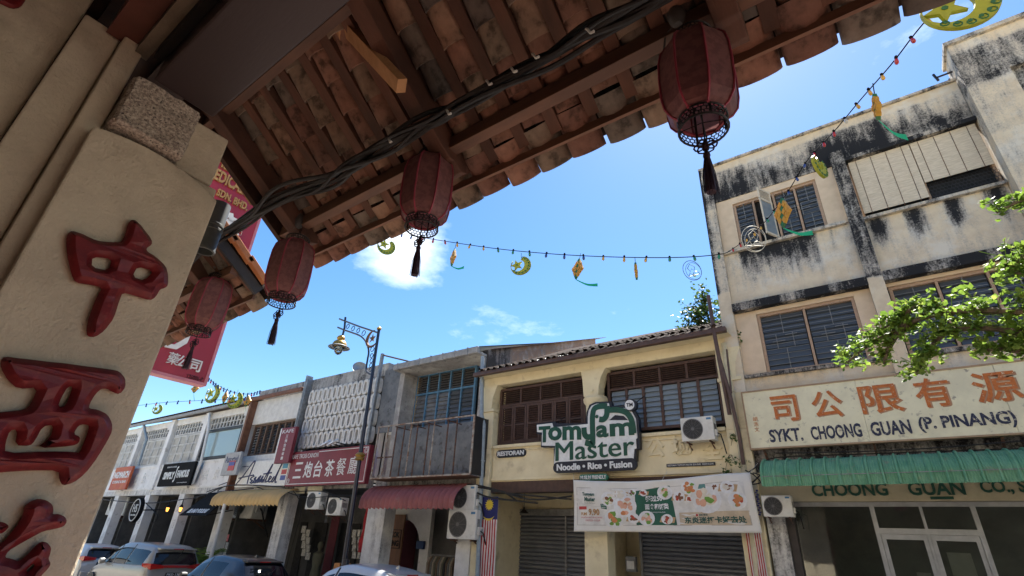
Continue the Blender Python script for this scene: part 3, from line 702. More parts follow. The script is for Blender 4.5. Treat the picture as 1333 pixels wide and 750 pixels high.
# side wall and back of the block
moldwall('side_wall', XL-.02, XL+.2, WY+.27, 24, .12, TOP-.05, pink, B, lambda x, z: .0, .5)
box(XL+.21, 9, 13.5, 24, 5.4, TOP-.1).build('inner_block', room, B)
# window surrounds (panels left and right of the sashes)
for x0, x1, z0, z1 in ((XL+.245, -1.975, 9.12, 10.715), (-.045, .353, 9.12, 10.715), (XL+.245, -1.91, 5.88, 7.415), (.045, .353, 5.88, 7.415)):
    box(x0, x1, WY+.03, WY+.25, z0, z1).build('window_surround', pinkplain, B)
box(-1.974, -.046, WY+.02, WY+.25, 10.52, 10.715).build('lintel', pinkplain, B)
box(-1.909, .044, WY+.02, WY+.25, 7.31, 7.415).build('lintel', pinkplain, B)
box(.64, 3.0, WY+.02, WY+.25, 7.36, 7.438).build('lintel', pinkplain, B)
grillem = M('window_grille', (.19, .19, .18), None, .6)
def grille(parent, x0, x1, z0, z1, y):
    g = MB(); n = 11
    for i in range(1, n): z = z0+(z1-z0)*i/n; g.box(x0, x1, y, y+.008, z-.005, z+.005)
    xc = (x0+x1)/2; zc = (z0+z1)/2; dz = (z1-z0)/n
    g.box(xc-.008, xc+.008, y-.004, y+.006, z1-4*dz, z1); g.box(xc-.008, xc+.008, y-.004, y+.006, z0, z0+4*dz)
    for sx in (-1, 1): g.box(xc+sx*.17-.008, xc+sx*.17+.008, y-.004, y+.006, zc-1.5*dz, zc+1.5*dz)
    g.box(xc-.26, xc-.0, y-.006, y+.004, zc-.008, zc+.008).box(xc+.02, xc+.26, y-.008, y+.002, zc+dz, zc+dz+.016)
    return g.build('grille', grillem, parent)
def sash_window(x0, x1, z0, z1, cols, label=None, openk=None):
    W_ = frame(B, x0, x1, z0, z1, WY+.06, .06, .10, frame_pink, vs=[x0+(x1-x0)*k/cols for k in range(1, cols)], name='window')
    if label: W_['label'] = label
    box(x0+.02, x1-.02, WY+.22, WY+.24, z0+.02, z1-.02).build('dark_interior', room, W_)
    for k in range(cols):
        a = x0+(x1-x0)*k/cols+.045; b_ = x0+(x1-x0)*(k+1)/cols-.045
        if k == openk: continue
        louvres(W_, a, b_, z0+.06, z1-.06, WY+.12, 10, glass_d, d=.155, tilt=rad(76), name='glass_slat', t=.008)
        grille(W_, a, b_, z0+.06, z1-.06, WY+.165 if False else WY+.07)
    return W_
wA = sash_window(-1.97, -.05, 9.12, 10.515, 4, 'upper left window with one casement standing open', openk=1)
sash_window(-1.905, .04, 5.88, 7.305, 2)
sash_window(.665, 3.0, 5.88, 7.355, 3)
# the open casement
hT, hB, oT, oB = at(1001, 253, Y=11.99), at(1015.5, 309.5, Y=11.99), at(984, 243.5, Y=11.58), at(999.3, 304, Y=11.58)
hz0, hz1 = (hB.z+oB.z)/2, (hT.z+oT.z)/2; hx, ox = (hT.x+hB.x)/2, (oT.x+oB.x)/2
def cs(u, z): return Vector((hx+(ox-hx)*u, 11.99-.41*u, z))
oc = MB()
for z in (hz0+.03, hz1-.03, hz1-.33): oc.bar(cs(0, z), cs(1, z), .035, .06)
for u in (.04, .96): oc.bar(cs(u, hz0), cs(u, hz1), .045, .035, up=(1, 0, 0))
for i in range(5): oc.bar(cs(.06, hz1-.09-i*.048), cs(.94, hz1-.09-i*.048), .02, .022)
ocf = oc.build('casement', M('casement_paint', (.62, .54, .42), None, .6), wA, label='open casement swung out towards the street')
for i in range(5):
    z = hz0+.07+i*(hz1-hz0-.44)/5; MB().bar(cs(.07, z+.09), cs(.93, z+.09), .006, .20).build('glass_slat', glass_l, ocf)
# window B: bamboo blinds over a dark opening
WB = frame(B, .64, 3.0, 9.10, 10.655, WY+.05, .05, .12, frame_pink, name='window', vs=[1.86]); WB['label'] = 'upper right window behind pale bamboo blinds'
box(.66, 2.98, WY+.22, WY+.24, 9.12, 10.64).build('dark_interior', room, WB)
blind = M('bamboo_blind', (.66, .57, .44), (.52, .44, .33), .8, scale=5, stretch=(1, 1, 9))
bsl = {}
for (a, b_, zb) in ((.68, 1.84, 9.14), (1.86, 2.98, 9.53)):
    n = int((10.63-zb)/.052)
    bb = MB().box(-(b_-a)/2, (b_-a)/2, -.006, .006, -.0245, .0245).mesh('blind_slat', blind, Vector((0, 0, 0)))
    for i in range(n): place('blind_slat', bb, WB, ((a+b_)/2, WY-.01+.003*(i % 2), 10.62-i*.052), rot=(.12, 0, random.uniform(-.002, .002)))
    c = MB()
    for k in range(4): x = a+(b_-a)*(k+.5)/4; c.box(x-.005, x+.005, WY-.022, WY-.018, zb, 10.65)
    c.build('blind_cord', rust, WB)
g = MB()
for r in range(5):
    for k in range(18):
        x, z = 1.90+k*.062+(r % 2)*.031, 9.16+r*.08; g.tube([(x+.034*math.cos(t), WY+.04, z+.045*math.sin(t)) for t in [PI/6+PI/3*q for q in range(6)]], .004, 3, closed=True)
g.build('hex_mesh', dark_pl, WB)
# right hand bay, taller parapet
def rmold(x, z):
    m = -.02
    if 11.3 < z < 12.3: m = .22 if x > 3.3 else .1
    if x < 3.35: m += .10
    if z < 10: m -= .15
    return m
B2 = thing('corner_shophouse', 'taller stained concrete bay at the top right corner with a projecting pier', 'building', (6, 12, .12))
moldwall('pier', 3.03, 3.75, WY-.42, WY+.3, 5.5, 11.45, pink, B2, rmold, .1)
moldwall('parapet_wall', 3.03, 9, WY-.42, WY+.3, 11.452, 12.56, pink, B2, rmold, .1)
moldwall('coping', 2.98, 9, WY-.50, WY+.34, 12.562, 12.66, pink, B2, lambda x, z: .15, .2)
moldwall('spandrel_wall', 3.752, 9, WY-.1, WY+.3, 7.6, 9.1, pink, B2, rmold, .15)
moldwall('frame_pier', 3.752, 3.98, WY-.30, WY+.3, 9.102, 11.45, pink, B2, lambda x, z: .2, .1)
moldwall('frame_head', 3.982, 9, WY-.30, WY+.3, 11.15, 11.45, pink, B2, lambda x, z: .34+.1*math.sin(x*5), .06)
wr = frame(B2, 3.99, 8.5, 9.11, 11.14, WY+.05, .12, .1, pinkplain, vs=[5, 6, 7]); box(4.0, 8.5, WY+.2, WY+.22, 9.12, 11.12).build('dark_interior', room, wr)
for k in range(4): louvres(wr, [4.11, 5.08, 6.08, 7.08][k], [4.92, 5.92, 6.92, 8.36][k], 9.25, 11.0, WY+.1, 12, glass_d, d=.17, tilt=rad(62), name='glass_slat', t=.006)
box(3.76, 9, WY+.1, WY+.3, 5.88, 7.58).build('window_wall', glass_d, B2)
box(3.03, 9, 12.42, 24, 5.87, 12.4).build('inner_block', room, B2)
ba = thing('roof_bracket', 'small black iron bracket sticking out beside the taller parapet', 'bracket', (2.8, 11.9, 12.1))
MB().bar((3.02, 11.9, 12.12), (2.72, 11.88, 12.10), .03, .03).bar((2.74, 11.88, 12.0), (2.70, 11.88, 12.22), .04, .04).build('iron', iron, ba)
# ground floor
moldwall('beam', XL, 9, WY, WY+.3, 3.24, 3.80, M('beam_cream', (.55, .48, .32), (.46, .40, .27), .9, scale=3), B, lambda x, z: 0, .5)
moldwall('brick_band', XL+.02, 9, WY+.01, WY+.3, 3.802, 4.30, grey_pl, B, lambda x, z: .25, .12)
moldwall('wall_behind_sign', XL+.02, 9, WY+.01, WY+.3, 4.302, 5.49, pink, B, lambda x, z: -.2, .4)
moldwall('ground_pier', -2.42, -2.08, WY-.02, WY+.4, .12, 3.238, white_dirty, B, lambda x, z: .08, .08)
box(-2.075, -1.93, WY+.05, WY+.3, .12, 3.238).build('door_jamb', M('brown_jamb', (.06, .05, .045), None, .7), B)
box(XL, 9, 14.8, 15.0, .12, 5.2).build('shop_back_wall', M('shop_back', (.40, .42, .41), (.25, .27, .27), .9, scale=1), B)
box(XL, 9, 12.31, 15, 3.5, 3.6).build('shop_ceiling', room, B)
gy_fr = M('aluminium_grey', (.42, .43, .43), (.34, .35, .35), .45, metal=.3)
sf = thing('glass_shopfront', 'dark glass shopfront with grey aluminium double doors at the bottom right', 'shopfront', (.1, 12.1, .13))
YG = WY+.12
b = MB()
for x0, x1 in ((-.64, -.57), (.10, .14), (.80, .87)): b.box(x0, x1, YG, YG+.08, .14, 3.235)
b.box(-.57, .10, YG+.002, YG+.07, 2.71, 2.80).box(.14, .80, YG+.002, YG+.07, 2.71, 2.80); b.box(-1.92, 4.2, YG+.003, YG+.06, 3.16, 3.236)
b.build('door_frame', gy_fr, sf)
for x0, x1 in ((-.565, .095), (.145, .795)):
    f = MB().box(x0, x0+.06, YG+.01, YG+.05, .15, 2.705).box(x1-.06, x1, YG+.01, YG+.05, .15, 2.705).box(x0+.06, x1-.06, YG+.012, YG+.048, .15, .3).box(x0+.06, x1-.06, YG+.012, YG+.048, 2.62, 2.705)
    d = f.build('door', gy_fr, sf); box(x0+.06, x1-.06, YG+.026, YG+.032, .3, 2.62).build('door_glass', glass_s, d)
    MB().tube([(x1-.10 if x0 < 0 else x0+.10, YG-.05, 1.0), (x1-.10 if x0 < 0 else x0+.10, YG-.05, 1.5)], .015, 6).build('door_handle', metal_gy, d)
for x0, x1, z0, z1 in ((-1.92, -.645, .14, 3.155), (-.565, .095, 2.805, 3.155), (.145, .795, 2.805, 3.155), (.875, 4.2, .14, 3.155)):
    box(x0, x1, YG+.03, YG+.036, z0, z1).build('pane', glass_s, sf)
for x0, x1, z0, z1, c, nm in ((-1.6, -.75, 1.75, 1.80, white_paint, 'shelf_edge'),(.30, .62, 2.1, 2.45, white_paint, 'paper_notice'), (.35, .66, 1.70, 2.05, white_paint, 'paper_notice'), (1.1, 1.4, 1.5, 1.9, white_paint, 'paper_notice'), (-.20, .0, 1.95, 2.12, white_paint, 'paper_notice')):
    box(x0, x1, YG+.20, YG+.21, z0, z1).build(nm, c, sf)
box(-.25, .05, 12.9, 13.2, 1.3, 1.95).build('red_carton', M('red_card', (.45, .06, .04), None, .7), sf)
for i, (x, z, w, h) in enumerate(((-1.5, 1.2, .5, 1.1), (1.2, 1.0, .8, .9), (.4, .9, .5, .9), (2.2, 1.2, .7, 1.3))):
    box(x, x+w, 13.4, 13.8, .14, z+h*.6).build('cabinet', M('cabinet_grey', (.12, .13, .12), (.08, .08, .08), .6), sf)
# big old sign
sgA, sgB = at(966, 513, Y=11.74), at(980, 583, Y=11.74)
S = thing('shop_signboard', 'long weathered cream signboard with orange Chinese characters and navy words above the green awning', 'sign', (0, 11.74, sgB.z))
SX0, SX1, SZ0, SZ1 = -2.43, 3.4, 4.25, 5.42
cream_sign = M('sign_cream', (.74, .70, .50), (.65, .61, .44), .7, scale=3, c3=(.30, .28, .23), s3=9, lo3=.60, hi3=.72)
b = MB(); b.box(SX0, -.335, 11.74, 11.85, SZ0, SZ1).box(-.33, 1.72, 11.741, 11.85, SZ0, SZ1).box(1.725, SX1, 11.74, 11.85, SZ0, SZ1)
bd = b.build('board', cream_sign, S)
f = MB(); e = .03
f.box(SX0-e, SX1+e, 11.725, 11.86, SZ1, SZ1+e).box(SX0-e, SX1+e, 11.725, 11.86, SZ0-e, SZ0).box(SX0-e, SX0-.001, 11.726, 11.86, SZ0, SZ1)
f.build('frame', M('sign_edge', (.38, .26, .16), None, .7), S)
for x in (-2.2, -.3, 1.5): MB().bar((x, 11.8, SZ0-.05), (x, 12.0, SZ0-.2), .04, .04).build('bracket', rust, S)
orange = M('sign_orange', (.50, .15, .035), (.40, .11, .03), .7, scale=25, lo=.45, hi=.6, c3=(.62, .55, .40), s3=18, lo3=.6, hi3=.68)
navy = M('sign_navy', (.022, .028, .06), (.03, .035, .07), .7, scale=30, c3=(.45, .43, .36), s3=28, lo3=.58, hi3=.64)
def pz(px, py, Y): q = at(px, py, Y=Y); return q.x, q.z
for ch, (x0, y0), (x1, y1) in (('司', (1004, 514), (1038, 550)), ('公', (1056, 510), (1096, 543)), ('限', (1118, 499), (1174, 540)), ('有', (1190, 490), (1238, 532)), ('源', (1265, 481), (1328, 526))):
    cx, cz = pz((x0+x1)/2, (y0+y1)/2, 11.73); wa = abs(pz(x1, (y0+y1)/2, 11.73)[0]-pz(x0, (y0+y1)/2, 11.73)[0])
    text(ch, cx-wa/2, cx+wa/2, cz-.255, cz+.275, 11.739, orange, S, name='character', bold=.012, depth=.006)
    text(ch, cx-wa/2+.012, cx+wa/2+.03, cz-.275, cz+.255, 11.7397, M('sign_brown_line', (.42, .24, .14), None, .7), S, name='character_shadow', bold=.02, depth=.002)
for s_, xa, ya, xb, yb in (('SYKT.', 1002, 571, 1046, 571), ('CHOONG', 1056, 567, 1122, 562), ('GUAN', 1134, 561, 1186, 556), ('(P. PINANG)', 1196, 553, 1323, 544)):
    x0, z0 = pz(xa, ya, 11.73); x1, _ = pz(xb, yb, 11.73)
    text(s_, x0, x1, 4.34, 4.60 if s_[0] != '(' else 4.62, 11.739, navy, S, bold=.032, depth=.006)
x0, z0 = pz(981, 552, 11.73); 
for i, c in enumerate('胡浩文'): text(c, x0, x0+.09, 4.80-i*.11, 4.89-i*.11, 11.739, orange, S, name='small_character', depth=.004)
# CHOONG GUAN CO. on the beam
for s_, a, b_ in (('CHOONG', 1057, 1155), ('GUAN', 1183, 1256), ('CO., SDN', 1278, 1372)):
    x0 = at(a, 640, Y=11.99).x; x1 = at(b_, 637, Y=11.99).x
    text(s_, x0, x1, 3.33, 3.56, 11.998, M('letters_green', (.02, .09, .06), None, .6), B, bold=.025, depth=.02)
box(.30, .62, 11.985, 11.998, 3.265, 3.31).build('small_plate', MATS['letters_green'], B)
# green awning: ribs and corrugated sheets
AW = thing('green_awning', 'faded green corrugated metal awning with ribs below the long signboard', 'awning', (.5, 11.2, 3.4))
green = M('awning_green', (.10, .28, .155), (.15, .34, .20), .55, scale=5, c3=(.30, .22, .14), s3=3.5, lo3=.60, hi3=.74)
ax0, ax1, zt, zb, yw, yf = -2.20, 4.6, 4.00, 3.43, 11.93, 11.12
corrugated(AW, ax0, ax1, zt, zb, yw, yf, green, pitch=.037, amp=.005, valance=.17)
x = ax0
while x < ax1:
    pr = []
    for i in range(12):
        a = i/11*PI/2*.92; pr.append((x, yw+(yf-yw)*math.sin(a)-.012, zb+.17+(zt-zb-.17)*math.cos(a)+.014))
    pr.append((x, yf-.022, zb+.01)); MB().tube(pr, .021, 5).build('rib', green, AW, smooth=True); x += .215
MB().bar((ax0, yf-.02, zb+.18), (ax1, yf-.02, zb+.18), .012, .012).build('edge_wire', metal_gy, AW)
MB().bar((ax0, yw-.05, zt-.02), (ax1, yw-.05, zt-.02), .05, .05).build('rail', gutter_br, AW)
ac(989, 640, 1034, 673, 11.62, 'air conditioner unit under the left end of the green awning')
vb = MB()
for i in range(12): vb.box(-2.47+(i % 2)*.02, -2.43+(i % 2)*.02, 11.60, 11.64, 2.96+i*.04, 2.99+i*.04)
tag(vb.build('hanging_ribbon', M('navy_cloth', (.03, .03, .10), None, .7)), 'narrow navy zigzag ribbon hanging beside the air conditioner by the banner', 'ribbon')
# ------------------------------------------------------------------ RESTAURANT SHOPHOUSE (yellow)
Yy = 12.0
T = thing('yellow_shophouse', 'two storey cream yellow shophouse with brown shutters and a green and white restaurant sign', 'building', (-6.2, 12, .12))
box(-9.5, -2.93, Yy, Yy+.2, 3.79, 4.76).build('balcony_wall', yellow, T)
for z0, z1, pr in ((4.70, 4.78, .07), (3.82, 3.90, .05), (4.60, 4.63, .03)): box(-9.48, -2.95, Yy-pr, Yy-.002, z0, z1).build('moulding', yellow, T)
box(-9.5, -2.93, Yy-.01, Yy+.3, 3.50, 3.785).build('verandah_beam', brown_w, T)
box(-10.0, -2.45, Yy-.05, Yy+.3, 6.58, 6.84).build('frieze', yellow, T)
box(-9.5, -2.93, Yy+.45, Yy+.5, 4.5, 6.7).build('dark_interior', room, T)
def column(x0, x1, kind, zt=6.575):
    c = T
    box(x0, x1, Yy-.10, Yy+.28, .12, 4.70).build('column_shaft', yellow, c, bevel=.01)
    if kind == 'round':
        xc = (x0+x1)/2; r = .27
        MB().lathe([(r*1.18, 4.705), (r*1.18, 4.76), (r*1.05, 4.80), (r, 4.84), (r, 5.62), (r*1.04, 5.66), (r*1.22, 5.72), (r*1.25, 5.80), (r*1.12, 5.84), (r*1.12, 5.86)], (xc, Yy+.12, 0), 22).build('column_drum', yellow, c, smooth=True)
        b = MB(); pts = [(x0+.05, 5.865), (x1-.12, 5.865), (x1-.10, 6.1), (x1-.02, 6.35), (x1+.12, zt), (x0-.02, zt), (x0+.02, 6.3)]
        b.poly([(x, Yy-.10, z) for x, z in pts], (0, .36, 0)).build('corbel', yellow, c)
        MB().lathe([(.055, -.02), (.05, -.03), (.02, -.035)], (xc, Yy-.10, 6.0), 12, axis='Y').build('rosette', yellow, c)
    else:
        box(x0, x1, Yy-.08, Yy+.27, 4.705, 5.78).build('column_upper', yellow, c, bevel=.01)
        box(x0-.03, x1+.03, Yy-.13, Yy+.26, 5.785, 5.86).build('column_band', yellow, c)
        pts = [(x0, 5.865), (x1-.08, 5.865), (x1-.05, 6.2), (x1+.10, zt), (x0, zt)]
        MB().poly([(x, Yy-.10, z) for x, z in pts], (0, .36, 0)).build('corbel', yellow, c)
box(-10.0, -9.9, Yy+.3, 20, 3.71, 6.8).build('party_wall', yellow, T)
box(-2.6, -2.5, Yy+.3, 20, 3.71, 6.8).build('party_wall', yellow, T)
column(-10.0, -9.53, 'sq'); column(-6.50, -5.90, 'round'); column(-2.92, -2.46, 'sq')
# shutters, left bay
x0, x1 = -9.48, -6.53; z0, z1 = 4.80, 6.50; YS = Yy+.14
wf = frame(T, x0, x1, z0, z1, YS, .07, .10, brown_w, name='window', hs=[5.98]); wf['label'] = 'left window closed by six brown louvred shutters'
for k in range(4):
    a = x0+.07+(x1-x0-.14)*k/4; b_ = a+(x1-x0-.14)/4
    louvres(wf, a+.03, b_-.03, 6.02, 6.43, YS+.05, 7, brown_w, name='slat', tilt=rad(40))
    box(b_-.03, b_+.025, YS+.01, YS+.09, 6.0, 6.43).build('mullion', brown_w, wf) if k < 3 else None
for k in range(6):
    a = x0+.075+(x1-x0-.15)*k/6; b_ = a+(x1-x0-.15)/6-.012
    sh = frame(T, a, b_, z0+.075, 5.945, YS+.012, .065, .05, brown_w, name='shutter', hs=[5.38])
    louvres(sh, a+.066, b_-.066, z0+.15, 5.345, YS+.035, 8, brown_w, tilt=rad(48)); louvres(sh, a+.066, b_-.066, 5.415, 5.875, YS+.035, 7, brown_w, tilt=rad(48))
# glass louvres, right bay
x0, x1 = -5.86, -2.95
wf2 = frame(T, x0, x1, 4.90, 6.50, YS, .07, .10, brown_w, name='window', hs=[6.02]); wf2['label'] = 'right window of frosted glass louvres under brown vents'
for k in range(4):
    a = x0+.07+(x1-x0-.14)*k/4; b_ = a+(x1-x0-.14)/4
    louvres(wf2, a+.03, b_-.03, 6.06, 6.43, YS+.05, 7, brown_w, name='slat', tilt=rad(40))
    if k < 3: box(b_-.03, b_+.03, YS+.01, YS+.09, 6.06, 6.43).build('mullion', brown_w, wf2)
for k in range(6):
    a = x0+.07+(x1-x0-.14)*k/6; b_ = a+(x1-x0-.14)/6
    louvres(wf2, a+.035, b_-.035, 4.97, 5.97, YS+.05, 8, glass_l, d=.14, tilt=rad(70), name='glass_slat', t=.005)
    if k < 5: box(b_-.035, b_+.035, YS+.01-.01*(k % 2), YS+.09, 4.97, 5.985).build('mullion', brown_w, wf2)
# roof and gutter
RF = []
box(-10.05, -2.50, 11.42, 11.56, 6.80, 6.93).build('gutter', gutter_br, T, bevel=.02)
box(-10.0, -2.5, 11.565, 12.0, 6.845, 6.875).build('soffit', yellow, T)
rs = .47; zr_ = lambda y: 6.93+rs*(y-11.50)
b = MB().add([(-9.9, 11.5, zr_(11.5)), (-2.6, 11.5, zr_(11.5)), (-2.6, 16.5, zr_(16.5)), (-9.9, 16.5, zr_(16.5)), (-9.9, 22, 6.9), (-2.6, 22, 6.9)], [(0, 1, 2, 3), (3, 2, 5, 4)]); b.build('roof', tile_old, T)
mt = MB(); n = 9; rowm = MB()
for i in range(14):
    rowm.lathe([], n=3) if False else None
tm = MB()
for i in range(9):
    a = PI*i/8
    tm.v += [Vector((-.075*math.cos(a), -.16, .075*math.sin(a))), Vector((-.062*math.cos(a), .16, .06*math.sin(a)))]
for i in range(8): tm.f.append((2*i, 2*i+1, 2*i+3, 2*i+2))
tmm = tm.mesh('ridge_tile', tile_old, Vector((0, 0, 0)), smooth=True)
for i in range(30):
    for j in range(4 if i > 10 else 3):
        x = -9.65+i*.238; y = 11.52+j*.27
        place('roof_tile', tmm, T, (x+random.uniform(-.02, .02), y, zr_(y)+.012+random.uniform(0, .02)+(.03 if i > 11 else 0)), rot=(math.atan(rs), 0, random.uniform(-.06, .06)))
zn = MB().grid(lambda u, v: (-9.9+3.2*u, 11.46+1.0*v, zr_(11.46+1.0*v)+.05+.012*math.sin(u*3.2/.07*2*PI)), 220, 2); zn.build('zinc_patch', zinc, T, fix=False)
# recessed ground floor
box(-10.0, -2.46, Yy+.3, 14.0, 3.60, 3.70).build('verandah_ceiling', yellow, T)
box(-10.0, -2.46, 14.0, 14.2, .12, 3.60).build('shop_wall', yellow, T)
box(-9.98, -9.80, Yy+.3, 13.99, .12, 3.59).build('party_wall', yellow, T)
box(-2.66, -2.48, Yy+.3, 13.99, .12, 3.59).build('party_wall', yellow, T)
def roller(xa, ya, xb, lbl, Y, mull=None):
    a = at(xa, ya, Y=Y); b_ = at(xb, ya, Y=Y)
    t = thing('roller_shutter', lbl, 'shutter', ((a.x+b_.x)/2, Y, .13)); n = 27; h = (a.z-.13)/n
    sm = MB().poly([(-(b_.x-a.x)/2, y_, z_*h) for y_, z_ in ((.055, -.5), (.012, -.42), (0, -.2), (.004, .05), (.022, .3), (.055, .5))], (b_.x-a.x, 0, 0)).mesh('shutter_slat', shutter_m, Vector((0, 0, 0)))
    for i in range(n): place('shutter_slat', sm, t, ((a.x+b_.x)/2, Y, .13+(i+.5)*h))
    f = MB().box(a.x-.06, a.x-.002, Y-.03, Y+.05, .13, a.z+.18).box(b_.x+.002, b_.x+.06, Y-.03, Y+.05, .13, a.z+.18).box(a.x, b_.x, Y-.04, Y+.05, a.z, a.z+.18)
    if mull: xm = at(mull, ya, Y=Y).x; f.box(xm-.03, xm+.03, Y-.03, Y-.002, .13, a.z)
    f.build('shutter_frame', metal_gy, t)
roller(675, 671, 770, 'grey roller shutter with a centre post, left of the yellow column', 13.9, 737)
roller(835, 694, 976, 'wide grey roller shutter beneath the food banner', 13.2)
box(-6.9, -6.34, 13.2, 13.9, .12, 3.59).build('wall_return', yellow, T)
lb = thing('letterbox', 'small steel letterbox on the yellow wall between the two roller shutters', 'letterbox', tuple(at(822, 742, Y=13.1)))
a, b_ = at(815, 724, Y=13.1), at(829, 745, Y=13.1)
box(a.x, b_.x, 13.05, 13.17, b_.z, a.z).build('box', metal_gy, lb, bevel=.01); box(a.x+.04, b_.x-.04, 13.04, 13.049, b_.z+.06, a.z-.1).build('paper', white_paint, lb)
pd = thing('pendant_lamp', 'small black pendant lamp hanging above the left roller shutter', 'lamp', tuple(at(682, 668, Y=13)))
q = at(682, 668, Y=13); MB().tube([q+Vector((0, 0, .05)), (q.x, q.y, 3.6)], .008, 5).build('cord', iron, pd); MB().lathe([(.14, -.0), (.06, .08), (.03, .10), (.02, .16)], q, 14).build('lamp_shade', iron, pd)
# doorway arch with hanging things at the left of the yellow house
a, b_ = at(655, 668, Y=13.9), at(672, 760, Y=13.9)
box(a.x, b_.x, 13.86, 13.98, .13, a.z).build('dark_door', room, T)
# restaurant sign
dkgreen = M('sign_green', (.008, .075, .045), None, .4); navyb = M('sign_navyblack', (.012, .016, .028), None, .4); signw = M('sign_white', (.74, .75, .74), None, .4)
RS = thing('restaurant_sign', 'big cut out green and white restaurant sign reading Tomyam Master with a steaming bowl outline', 'sign', (-6.4, 11.7, 4.1))
YR = 11.72
def zpt(x, y): q = at(690+x/6.25, 510+y/6.25, Y=YR); return (q.x, q.z)
white_l = [[(55,270),(180,255),(190,290),(470,262),(470,200),(478,150),(500,115),(540,98),(640,92),(648,130),(780,132),(830,165),(860,220),(872,372),(868,382),(860,382),(866,460),(848,465),(842,548),(780,552),(740,545),(700,560),(640,552),(560,565),(470,560),(395,565),(385,582),(195,588),(205,440),(95,438),(98,330),(58,328)],
           [(640,232),(690,190),(760,195),(800,232)]]
outer = [[(48,258),(200,240),(212,255),(452,255),(455,170),(480,105),(530,82),(655,78),(665,115),(800,118),(850,155),(882,225),(890,465),(862,468),(860,560),(400,580),(398,590),(190,600),(190,452),(85,450),(88,345),(50,340)]]
def cut(loops, y, d, m, name, par, lbl=None):
    me = flat_curve('C', loops=[[zpt(*p_) for p_ in l] for l in loops], ext=.01)
    for v in me.vertices: v.co = Vector((v.co.x, y-d/2-v.co.z/.01*d/2, v.co.y))
    c = sum((v.co for v in me.vertices), Vector())/len(me.vertices)
    for v in me.vertices: v.co -= c
    me.materials.append(m); o = place(name, me, par, c); 
    if lbl: o['label'] = lbl
    return o
cut(outer, YR+.16, .14, navyb, 'backing', RS); cut(white_l, YR+.018, .02, signw, 'white_face', RS)
def zt_(body, xa, ya, xb, yb, m=dkgreen, bold=.03, y=None, par=RS, nm='lettering'):
    "text fitted between two zoom points: lower left (xa, ya) and upper right (xb, yb)"
    a = zpt(xa, ya); c = zpt(xb, ya-(ya-yb)); return a, c
def word(body, xl, xr, yb_l, yb_r, hgt, m=dkgreen, bold=.03, y=YR-.003, par=RS, depth=.012, sp=1):
    a = Vector((zpt(xl, yb_l)[0], 0, zpt(xl, yb_l)[1])); b_ = Vector((zpt(xr, yb_r)[0], 0, zpt(xr, yb_r)[1]))
    h = zpt(xl, yb_l-hgt)[1]-a.z
    return text(body, a.x, b_.x, a.z, a.z+h, y, m, par, bold=bold, depth=depth, rise=(b_.z-a.z)/(b_.x-a.x), sp=sp)
word('T', 70, 165, 415, 410, 130, bold=.04)
word('om', 148, 418, 400, 392, 112, bold=.035)
word('a', 540, 640, 375, 370, 100, bold=.035)
word('m', 652, 850, 366, 352, 105, bold=.035)
word('Master', 210, 852, 565, 515, 150, bold=0)
word('Master', 213, 855, 565, 515, 150, bold=0, y=YR-.0035)
word('Master', 207, 849, 567, 517, 150, bold=0, y=YR-.0025)
def stroke(pts, w, m, name, y0=YR-.004):
    b = MB(); P3 = [Vector((zpt(*p_)[0], 0, zpt(*p_)[1])) for p_ in pts]; sc = abs(zpt(100, 0)[0]-zpt(0, 0)[0])/100
    P3 = spline(P3, 5); L_, R_ = [], []
    for i, q in enumerate(P3):
        t = (P3[min(i+1, len(P3)-1)]-P3[max(i-1, 0)]).normalized(); n_ = Vector((-t.z, 0, t.x))*w*sc/2
        L_.append(q+n_); R_.append(q-n_)
    k = len(P3); vs_ = [Vector((q.x, y0-.010, q.z)) for q in L_+R_]+[Vector((q.x, y0+.002, q.z)) for q in L_+R_]
    fs = []
    for i in range(k-1): fs += [(i, i+1, k+i+1, k+i), (2*k+i, 3*k+i, 3*k+i+1, 2*k+i+1), (i, 2*k+i, 2*k+i+1, i+1), (k+i, k+i+1, 3*k+i+1, 3*k+i)]
    b.add(vs_, fs); return b.build(name, m, RS)
stroke([(440, 292), (445, 345), (470, 370), (515, 360)], 34, dkgreen, 'letter_y', YR-.005)
stroke([(628, 118), (570, 120), (525, 140), (510, 200), (510, 300), (512, 400), (505, 425), (450, 415)], 34, dkgreen, 'steam_line', YR-.008)
stroke([(628, 118), (625, 190), (600, 225), (565, 225)], 34, dkgreen, 'steam_line', YR-.011)
stroke([(630, 152), (720, 150), (790, 175), (830, 240), (845, 340)], 34, dkgreen, 'bowl_line', YR-.014)
q = zpt(545, 203); MB().lathe([(.045, -.014), (.045, .0)], (q[0], YR-.004, q[1]), 14, axis='Y').build('dot', dkgreen, RS)
q = zpt(815, 110); MB().lathe([(.155, -.03), (.155, .10)], (q[0]+.02, YR, q[1]), 22, axis='Y').build('roundel_backing', navyb, RS)
MB().lathe([(.125, -.045), (.125, -.031)], (q[0], YR, q[1]), 22, axis='Y').build('roundel', signw, RS)
text('TM', q[0]-.085, q[0]+.085, q[1]-.045, q[1]+.045, YR-.046, navyb, RS, depth=.006, bold=.02)
for x_, y_ in ((840, 60), (195, 230)):
    a = zpt(x_, y_); MB().tube([(a[0], YR+.1, a[1]-.08), (a[0]+.18, Yy, a[1]+.12)], .012, 6).build('stay_rod', iron, RS)
for x_ in (310, 740): a = zpt(x_, 590); box(a[0]-.10, a[0]+.10, YR+.02, YR+.12, a[1]-.06, a[1]+.04).build('bracket', iron, RS)
